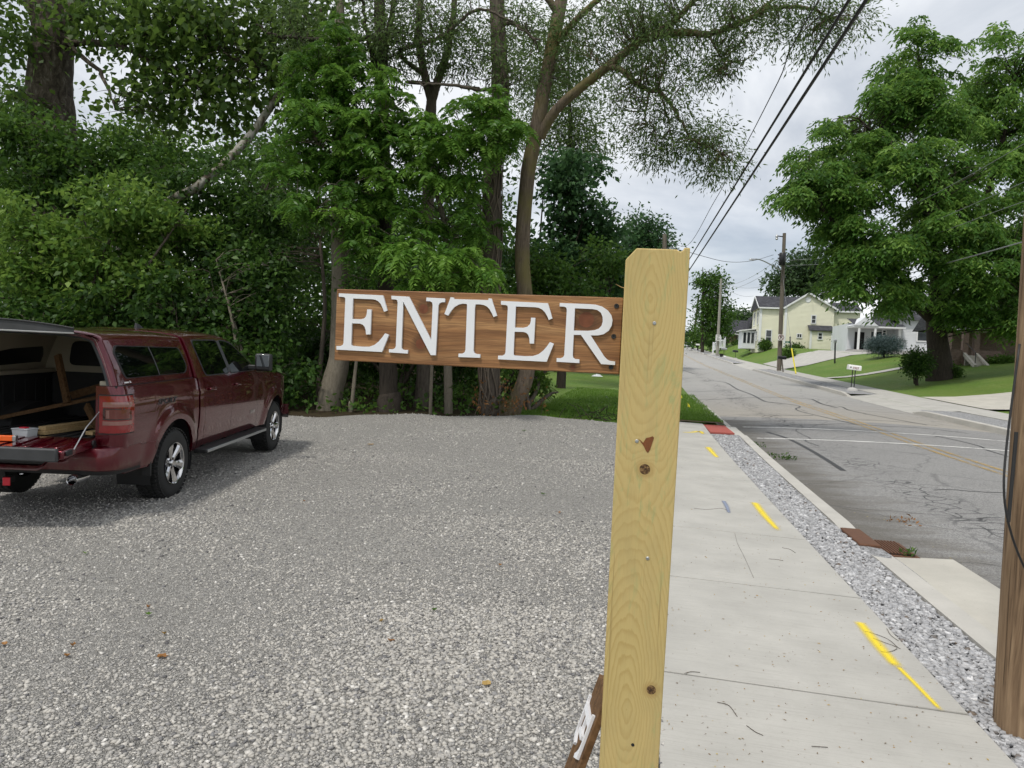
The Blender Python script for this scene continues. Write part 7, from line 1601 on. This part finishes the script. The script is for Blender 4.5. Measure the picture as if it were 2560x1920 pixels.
# dead twigs with dry leaves at the trunk feet
rg = RG(95); base = gbase(1225, 1062, 17.4); dl = thing('dry_brush', 'dry brown leaved brush at the foot of the vine covered trunk', 'brush', tuple(base)); lm = Limbs(rg); tips = []
for i in range(15):
    f = base + np.array([rg.normal() * .26, rg.normal() * .12, 0]); e = f + np.array([rg.normal() * .35, rg.normal() * .2, .25 + .7 * rg.random()]); lm.add([f, (f + e) / 2 + rg.normal(size=3) * .08, e], .008, .003, 7, 4, 0); tips += [e, (f + e) / 2]
lm.build('twigs', M['vine'], dl, base); V, r = clump_leaves(rg, np.array(tips), np.tile([0, 0, -1.], (len(tips), 1)), 6, .09, 1, .085, .05, .6); crown('dry_leaves', V, r, M['leaf_dry'], dl, base)
rg = RG(96); base = gbase(1350, 1062, 18.3); dl = thing('dry_weed', 'single dry orange weed at the lawn edge', 'weed', tuple(base)); lm = Limbs(rg); e = base + np.array([0, 0, .5]); lm.add([base, base + np.array([.05, 0, .25]), e], .008, .003, 6, 4, 0); lm.build('stem', M['vine'], dl, base); V, r = clump_leaves(rg, np.array([e, e - np.array([0, 0, .12]), base + np.array([.05, 0, .2])]), np.tile([0, 0, 1.], (3, 1)), 8, .07, 1, .08, .05, .2); crown('dry_leaves', V, r, M['leaf_dry'], dl, base)
rg = RG(97); base = gbase(1500, 1068, 18.2); dl = thing('brush_pile', 'small pile of cut green twigs at the right end of the lot edge', 'brush', tuple(base)); lm = Limbs(rg); tips = []
for i in range(22):
    f = base + np.array([rg.normal() * .5, rg.normal() * .2, .02]); e = f + np.array([rg.normal() * .5, rg.normal() * .2, .12 + .3 * rg.random()]); lm.add([f, (f + e) / 2 + rg.normal(size=3) * .06, e], .012, .004, 6, 4, 0); tips += [e, (f + e) / 2]
lm.build('twigs', M['bark_dark'], dl, base); V, r = clump_leaves(rg, np.array(tips), np.tile([0, 0, 1.], (len(tips), 1)), 8, .10, .7, .10, .035, .2); crown('leaves', V, r, M['leaf_mid'], dl, base)
# ---------------- right-hand big tree
rg = RG(100); base = gbase(2349, 948, 43.8); BT = thing('shade_tree', 'huge bright green shade tree on the lawn across the street', 'tree', tuple(base)); lm = Limbs(rg); d0 = 43.8
lm.add([base + np.array([0, 0, -.5]), base + np.array([0, 0, .5]), at(2347, 890, d0), at(2342, 840, d0), at(2335, 795, d0)], .80, .45, 18, 16, .06)
for pts, ra, rb in (([(2335, 800, 43.8), (2300, 772, 43.2), (2240, 715, 42.4), (2170, 640, 41.6), (2090, 560, 41), (2030, 490, 40.8)], .36, .05), ([(2335, 795, 43.8), (2340, 700, 44), (2345, 560, 44), (2335, 400, 44), (2310, 220, 44), (2290, 110, 44)], .42, .06), ([(2338, 790, 43.8), (2380, 700, 44.2), (2440, 560, 44.6), (2500, 380, 45), (2540, 200, 45)], .36, .06), ([(2345, 560, 44), (2270, 450, 43), (2200, 350, 42.4), (2150, 300, 42)], .20, .05), ([(2338, 640, 44), (2420, 640, 42), (2520, 650, 40.5)], .2, .05), ([(2440, 560, 44.6), (2530, 520, 44), (2620, 480, 43.6)], .18, .05), ([(2300, 772, 43.2), (2230, 770, 42), (2170, 760, 41.4)], .14, .03), ([(2345, 700, 44), (2330, 600, 41.5), (2320, 520, 40)], .18, .05)): lm.add([at(*p) for p in pts], ra, rb, 22, 9, .08, .05)
blobs = [(2270, 150, 44, 90, 95, 2.6, 210), (2210, 270, 43, 110, 85, 2.8, 230), (2320, 290, 42.5, 100, 110, 2.8, 240), (2130, 370, 42.4, 105, 75, 2.6, 210), (2035, 455, 41.4, 85, 60, 2.2, 140), (2000, 480, 41.2, 60, 45, 1.8, 70), (2120, 500, 41.4, 120, 90, 2.6, 240), (2260, 440, 41.2, 120, 110, 2.8, 280), (2380, 470, 41.4, 110, 110, 2.8, 250), (2100, 590, 41.2, 55, 60, 2.0, 90), (2170, 620, 40.8, 110, 80, 2.4, 200), (2310, 600, 40.6, 110, 90, 2.6, 220), (2460, 190, 45, 60, 110, 2.4, 140), (2550, 150, 45, 100, 110, 2.6, 190), (2530, 320, 44.6, 100, 110, 2.6, 220), (2620, 420, 44, 110, 160, 3, 220), (2480, 570, 42, 110, 100, 2.6, 240), (2590, 620, 41.5, 110, 120, 2.8, 220), (2430, 700, 41, 100, 80, 2.4, 190), (2540, 760, 41, 90, 80, 2.4, 180), (2160, 720, 41, 85, 55, 2, 120), (2100, 690, 41.2, 60, 50, 1.6, 70), (2240, 735, 41.4, 70, 40, 1.6, 70), (2410, 780, 41.2, 80, 50, 1.8, 90), (2490, 815, 41.4, 60, 35, 1.6, 50), (2330, 690, 41, 80, 50, 1.8, 80)]
P_, O_ = blob_points(rg, [(*q[:6], int(q[6] * .78)) for q in blobs], 2.3, 11); lm.twigs(P_, .30, .018, .08, 6); lm.build('trunk', M['bark_dark'], BT, base)
V, r = rosettes(rg, P_, O_, 7, 5, .70, .115, .95, .5, .24); crown('crown', V, r, M['leaf_walnut'], BT, base)
# ---------------- other trees and bushes across the street
def far_tree(k, label, px, py, d, blobs, mat='leaf_far', r0=.35, L=.45, W=.28, per=14, spread=.7, trunk_top=None, name='distant_tree', group='distant trees up the street', rbase=.5, droop=.25, bark='bark_dark'):
    rg = RG(k); base = gbase(px, py, d); t = thing(name, label, 'tree', tuple(base), 0, group); lm = Limbs(rg); top = at(*(trunk_top or (px, min(b_[1] for b_ in blobs)))[:2], d); lm.add([base + np.array([0, 0, -.5]), base * .55 + top * .45, top], r0, .06, 12, 8, .1)
    P_, O_ = blob_points(rg, blobs, 2.2); lm.twigs(P_, .35, .03, .08, 12); lm.build('trunk', M[bark], t, base); V, r = clump_leaves(rg, P_, O_, per, spread, .7, L, W, droop, rbase=rbase); crown('crown', V, r, M[mat], t, base); return t
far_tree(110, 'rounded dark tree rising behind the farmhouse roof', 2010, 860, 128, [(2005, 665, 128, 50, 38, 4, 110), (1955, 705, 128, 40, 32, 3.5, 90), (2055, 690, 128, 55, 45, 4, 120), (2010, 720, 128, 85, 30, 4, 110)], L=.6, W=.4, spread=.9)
far_tree(111, 'ragged upright tree beside the pale pole with bare top twigs', 1757, 866, 140, [(1785, 705, 140, 32, 28, 3, 70), (1780, 750, 140, 42, 35, 3.5, 110), (1800, 790, 140, 40, 40, 3.5, 110), (1755, 700, 140, 18, 22, 2, 30), (1790, 835, 140, 42, 25, 3, 70), (1765, 800, 140, 30, 40, 3, 60)], 'leaf_mid', L=.5, W=.34, spread=.7, trunk_top=(1757, 668))
far_tree(112, 'low tree left of the ragged upright tree', 1745, 868, 160, [(1742, 835, 160, 22, 25, 2.5, 60), (1730, 850, 160, 16, 14, 2, 30), (1765, 845, 158, 26, 20, 3, 60)], 'leaf_mid', L=.5, W=.35, r0=.2)
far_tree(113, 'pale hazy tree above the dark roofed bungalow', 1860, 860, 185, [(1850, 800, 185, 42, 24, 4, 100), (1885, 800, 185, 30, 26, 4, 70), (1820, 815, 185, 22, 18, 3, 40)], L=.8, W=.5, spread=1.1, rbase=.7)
far_tree(114, 'dense tree half hidden behind the sign post top', 1600, 940, 62, [(1605, 590, 62, 62, 60, 3, 170), (1640, 640, 62, 50, 70, 3, 130), (1570, 660, 62, 50, 90, 3, 150), (1600, 760, 61, 80, 70, 3, 180), (1570, 840, 60, 60, 45, 2.5, 110), (1640, 830, 60, 60, 50, 2.5, 110)], 'leaf_blue', L=.32, W=.2, spread=.5)
far_tree(115, 'bluish tree beyond the maple left of the sign post', 1600, 945, 48, [(1530, 760, 48, 50, 70, 2.5, 140), (1500, 830, 46, 70, 50, 2.2, 120), (1560, 700, 50, 40, 50, 2, 80)], 'leaf_blue', L=.28, W=.18, spread=.45)
far_tree(116, 'dark tree crown closing the view right of the brick porch', 2600, 900, 62, [(2600, 720, 62, 120, 160, 4, 240), (2480, 760, 64, 80, 80, 3, 120), (2580, 500, 62, 120, 120, 4, 160)], 'leaf_dark', L=.35, W=.22, spread=.6)
def bush(k, label, px, py, d, rx, ry, mat, n=90, L=.16, W=.1, per=14, spread=.2, rbase=.5, name='garden_bush', droop=.1):
    rg = RG(k); base = gbase(px, py + ry, d); t = thing(name, label, 'bush', tuple(base), 0, 'bushes across the street'); lm = Limbs(rg); c = at(px, py, d)
    for i in range(5): lm.add([base + rg.normal(size=3) * .06, (base + c) / 2 + rg.normal(size=3) * .1, c + rg.normal(size=3) * .3], .05, .012, 7, 6)
    P_, O_ = blob_points(rg, [(px, py, d, rx * .86, ry * .9, rx / F_PX * d * .8, n)], 3.2); P_[:, 2] = np.maximum(P_[:, 2], base[2] + .05); lm.twigs(P_, .3, .01); lm.build('stems', M['bark_dark'], t, base); V, r = clump_leaves(rg, P_, O_, per, spread, .8, L, W, droop, out=1.1, rbase=rbase); crown('foliage', V, r, M[mat], t, base)
bush(120, 'round dark green bush at the corner of the yellow farmhouse', 2114, 842, 92, 27, 30, 'leaf_mid', 260, .22, .14, 14, .3)
bush(121, 'spreading blue spruce bush on the lawn', 2210, 864, 62, 44, 24, 'leaf_spruce', 420, .20, .035, 26, .20, name='spruce_bush')
bush(122, 'dark shrub hugging the left of the big tree trunk', 2292, 908, 42.6, 30, 33, 'leaf_dark', 220, .16, .09, 14, .2); bush(123, 'small green shrub right of the big tree trunk', 2385, 929, 43.4, 13, 15, 'leaf_mid', 60, .14, .09, 12, .15)
bush(124, 'leafy bush in front of the brick porch', 2508, 911, 47, 30, 14, 'leaf_mid', 110, .16, .1, 14, .2, .65)
for i, (px, py, d, rx, ry, lab) in enumerate(((1912, 862, 99, 14, 11, 'shrub under the tall farmhouse window'), (1985, 869, 98, 22, 6, 'low bed of plants along the farmhouse wall'), (1875, 861, 110, 13, 10, 'clipped bush at the farmhouse front corner'), (1846, 858, 138, 18, 10, 'rounded hedge before the bungalow'), (1776, 855, 145, 15, 13, 'hedge beside the pale pole'), (2145, 878, 88, 18, 8, 'flower clump before the covered porch'), (1970, 884, 82, 8, 9, 'tuft of tall leaves at the green sign'))): bush(130 + i, lab, px, py, d, rx, ry, 'leaf_mid' if i != 2 else 'leaf_dark', 80, .24, .15, 12, .25, .5)
# ---------------- grass blades at the edges, litter, twigs
def blades(name, label, s, v, h, rg, mat='grass_blade', w=.012):
    n = len(s); x_, y_ = W2(s, v); C = np.stack([x_, y_, zg(s, v) - .02], 1); D = rg.normal(size=(n, 3)) * .35 + np.array([0, 0, 1]); V = leaf_geo(rg, C, D, h, w, .3); r = np.clip(rg.normal(.5, .22, n), 0, 1)
    return tag(crown(name, V, r, M[mat], None, np.zeros(3)), label, 'grass', kind='stuff')
rg = RG(200); n = 26000; s = 19.9 + 12 * rg.random(n) ** 1.8; v = -2.9 + 5.1 * rg.random(n) ** .9; ok = (s > lot_edge(v) + .25) & (v < 2.2); blades('grass_tufts', 'green grass at the corner between lot sidewalk and street', s[ok], v[ok], .05 + .10 * rg.random(ok.sum()), rg, w=.016)
n = 16000; v = -6 + 6 * rg.random(n); s = lot_edge(v) + .2 + 5 * rg.random(n) ** 1.6; ok = s > 18.2 + (-3.3 - v) * 3.4 - .4; blades('lawn_fringe', 'lawn grass along the far gravel edge', s[ok], v[ok], .04 + .07 * rg.random(ok.sum()), rg, w=.016)
rg = RG(201); n = 900; s = 2.6 + 14 * rg.random(n) ** 1.5; v = .18 + 1.45 * rg.random(n); x_, y_ = W2(s, v); C = np.stack([x_, y_, zwalk(s, v) + .003], 1); a = rg.random(n) * 6.28; D = np.stack([np.cos(a), np.sin(a), np.full(n, .05)], 1)
V = leaf_geo(rg, C, D, .008 + .018 * rg.random(n) ** 3, .004 + .005 * rg.random(n), .05); V[:, 2] = np.maximum(V[:, 2], np.repeat(C[:, 2], 4)); tag(crown('leaf_litter', V, np.clip(rg.random(n) ** 1.3, 0, 1), M['litter'], None, np.zeros(3)), 'tiny dry leaf bits scattered over the sidewalk', 'litter', kind='stuff')
def twig(label, pts, r=.0015):
    P_ = [np.array([*W2(*q), float(zwalk(*q)) + .004]) for q in (_wc(*C4(*p)) for p in pts)]; c = P_[0]; o = MB().tube([p - c for p in spline(P_, 12)], r, 5).build('twig', M['twig'], None, loc=tuple(c)); tag(o, label, 'twig', 'twigs on the sidewalk')
twig('curved twig lying across the top of the longest yellow stroke', [(1012, 1048), (1060, 1060), (1120, 1085), (1160, 1118), (1175, 1125)]); twig('forked thin twig end beside the longest yellow stroke', [(1050, 1078), (1110, 1102), (1160, 1122), (1120, 1140), (1085, 1140)]); twig('curved twig on the nearest slab', [(348, 1368), (400, 1385), (438, 1435)]); twig('short bent twig on the nearest slab left of the green leaf', [(480, 1475), (520, 1505), (555, 1518)]); twig('twig touching the second joint', [(200, 1240), (230, 1230), (270, 1232)]); twig('straight twig on the middle slab', [(640, 668), (675, 675), (700, 692)]); twig('thin twig before the middle slab joint', [(580, 720), (615, 722), (645, 727)]); twig('wavy twig at the bottom of the nearest slab', [(770, 1612), (810, 1608), (845, 1590)]); twig('long thin crack like twig on the middle slab', [(427, 600), (440, 650), (470, 710), (512, 805)], .0009); twig('twig by the blue grey mark', [(245, 490), (300, 495), (365, 490), (400, 502)]); twig('twig crossing the near kerb strip edge', [(1112, 1035), (1130, 1065), (1165, 1090)])
def fallen_leaf(label, px, py, w, mat, k, zf=None):
    w = w * .78
    q = drop(px, py, zf=zf or zlot); rg = RG(k); n = 9; a = np.linspace(0, 2 * math.pi, n, endpoint=False); rr = w / 2 * (.65 + .5 * rg.random(n)); V = [(0, 0, w * .12)] + [(rr[i] * math.cos(a[i]), rr[i] * math.sin(a[i]) * .8, .012 + .012 * rg.random()) for i in range(n)]
    o = MB().add(V, [(0, i + 1, (i + 1) % n + 1) for i in range(n)]).build('fallen_leaf', M[mat], None, fix=False, loc=tuple(q + np.array([0, 0, .006]))); a_ = o.data.attributes.new('rnd', 'FLOAT', 'FACE'); a_.data.foreach_set('value', [.4 + .5 * rg.random()] * n); tag(o, label, 'leaf', 'leaves fallen on the gravel')
for i, (px, py, w, mt, lab) in enumerate(((406, 1648, .075, 'leaf_dry', 'large orange brown leaf near the lower left of the lot'), (372, 1541, .05, 'leaf_light', 'green leaf near the lower left of the lot'), (370, 1523, .035, 'leaf_dry', 'small rust leaf just behind the green leaf'), (978, 1608, .06, 'leaf_dry', 'orange leaf on the gravel in the lower middle'), (1217, 1718, .06, 'litter', 'yellowish leaf below the middle of the lot'), (952, 1558, .035, 'litter', 'small yellow leaf above the orange one'), (761, 1256, .05, 'leaf_dry', 'rust leaf on the gravel between pickup and sign'), (1398, 1285, .045, 'leaf_dry', 'rust leaf on the gravel left of the post'), (10, 1617, .05, 'leaf_dry', 'rust leaf at the left edge of the lot'), (182, 1619, .04, 'leaf_dry', 'small rust leaf left of the large orange one'), (212, 1387, .06, 'leaf_light', 'green leaf on the gravel before the pickup'), (167, 1646, .045, 'leaf_dry', 'rust leaf left of the large orange brown leaf'), (411, 1590, .04, 'litter', 'yellow bit above the large orange brown leaf'), (1360, 1238, .1, 'leaf_mid', 'green sprig lying on the gravel left of the post'), (1310, 1078, .16, 'leaf_mid', 'weedy tuft in the gravel below the willow'), (925, 1113, .16, 'litter', 'dry clod on the gravel below the straight trunk'), (1085, 1530, .05, 'leaf_mid', 'dark green leaf in the middle of the lot'), (1250, 1417, .04, 'leaf_dry', 'small orange leaf in the right middle of the lot'))): fallen_leaf(lab, px, py, w, mt, 300 + i)
# sprig in the gutter, weeds at the kerb
def weed(label, px, py, d, k, h=.12, w=.35, n=40, mat='leaf_mid'):
    rg = RG(k); q = drop(px, py, zf=lambda s, v: np.where(v > 2.35, zroad(s, v), PR(s) - .05)); t = thing('weed', label, 'weed', tuple(q), 0, 'weeds by the kerb'); P_ = q + rg.normal(size=(n, 3)) * np.array([w * .4, w * .25, 0]) + np.array([0, 0, 1]) * h * rg.random((n, 1)); V, r = clump_leaves(rg, P_, np.tile([0, 0, 1.], (n, 1)), 6, .03, .7, .06, .022, -.2, rbase=.5); crown('leaves', V, r, M[mat], t, q)
weed('leafy green sprig lying in the left gutter', *C4(640, 268), 12, 330, .08, .28, 22); weed('small weed growing over the left kerb', *C4(520, 215), 14, 331, .1, .2, 16); weed('green tuft at the corner of the storm drain', *C4(1215, 712), 6, 332, .04, .10, 7); weed('brown dead twig pile on the street near the storm drain', *C4(1180, 550), 8, 333, .02, .22, 7, 'leaf_dry')
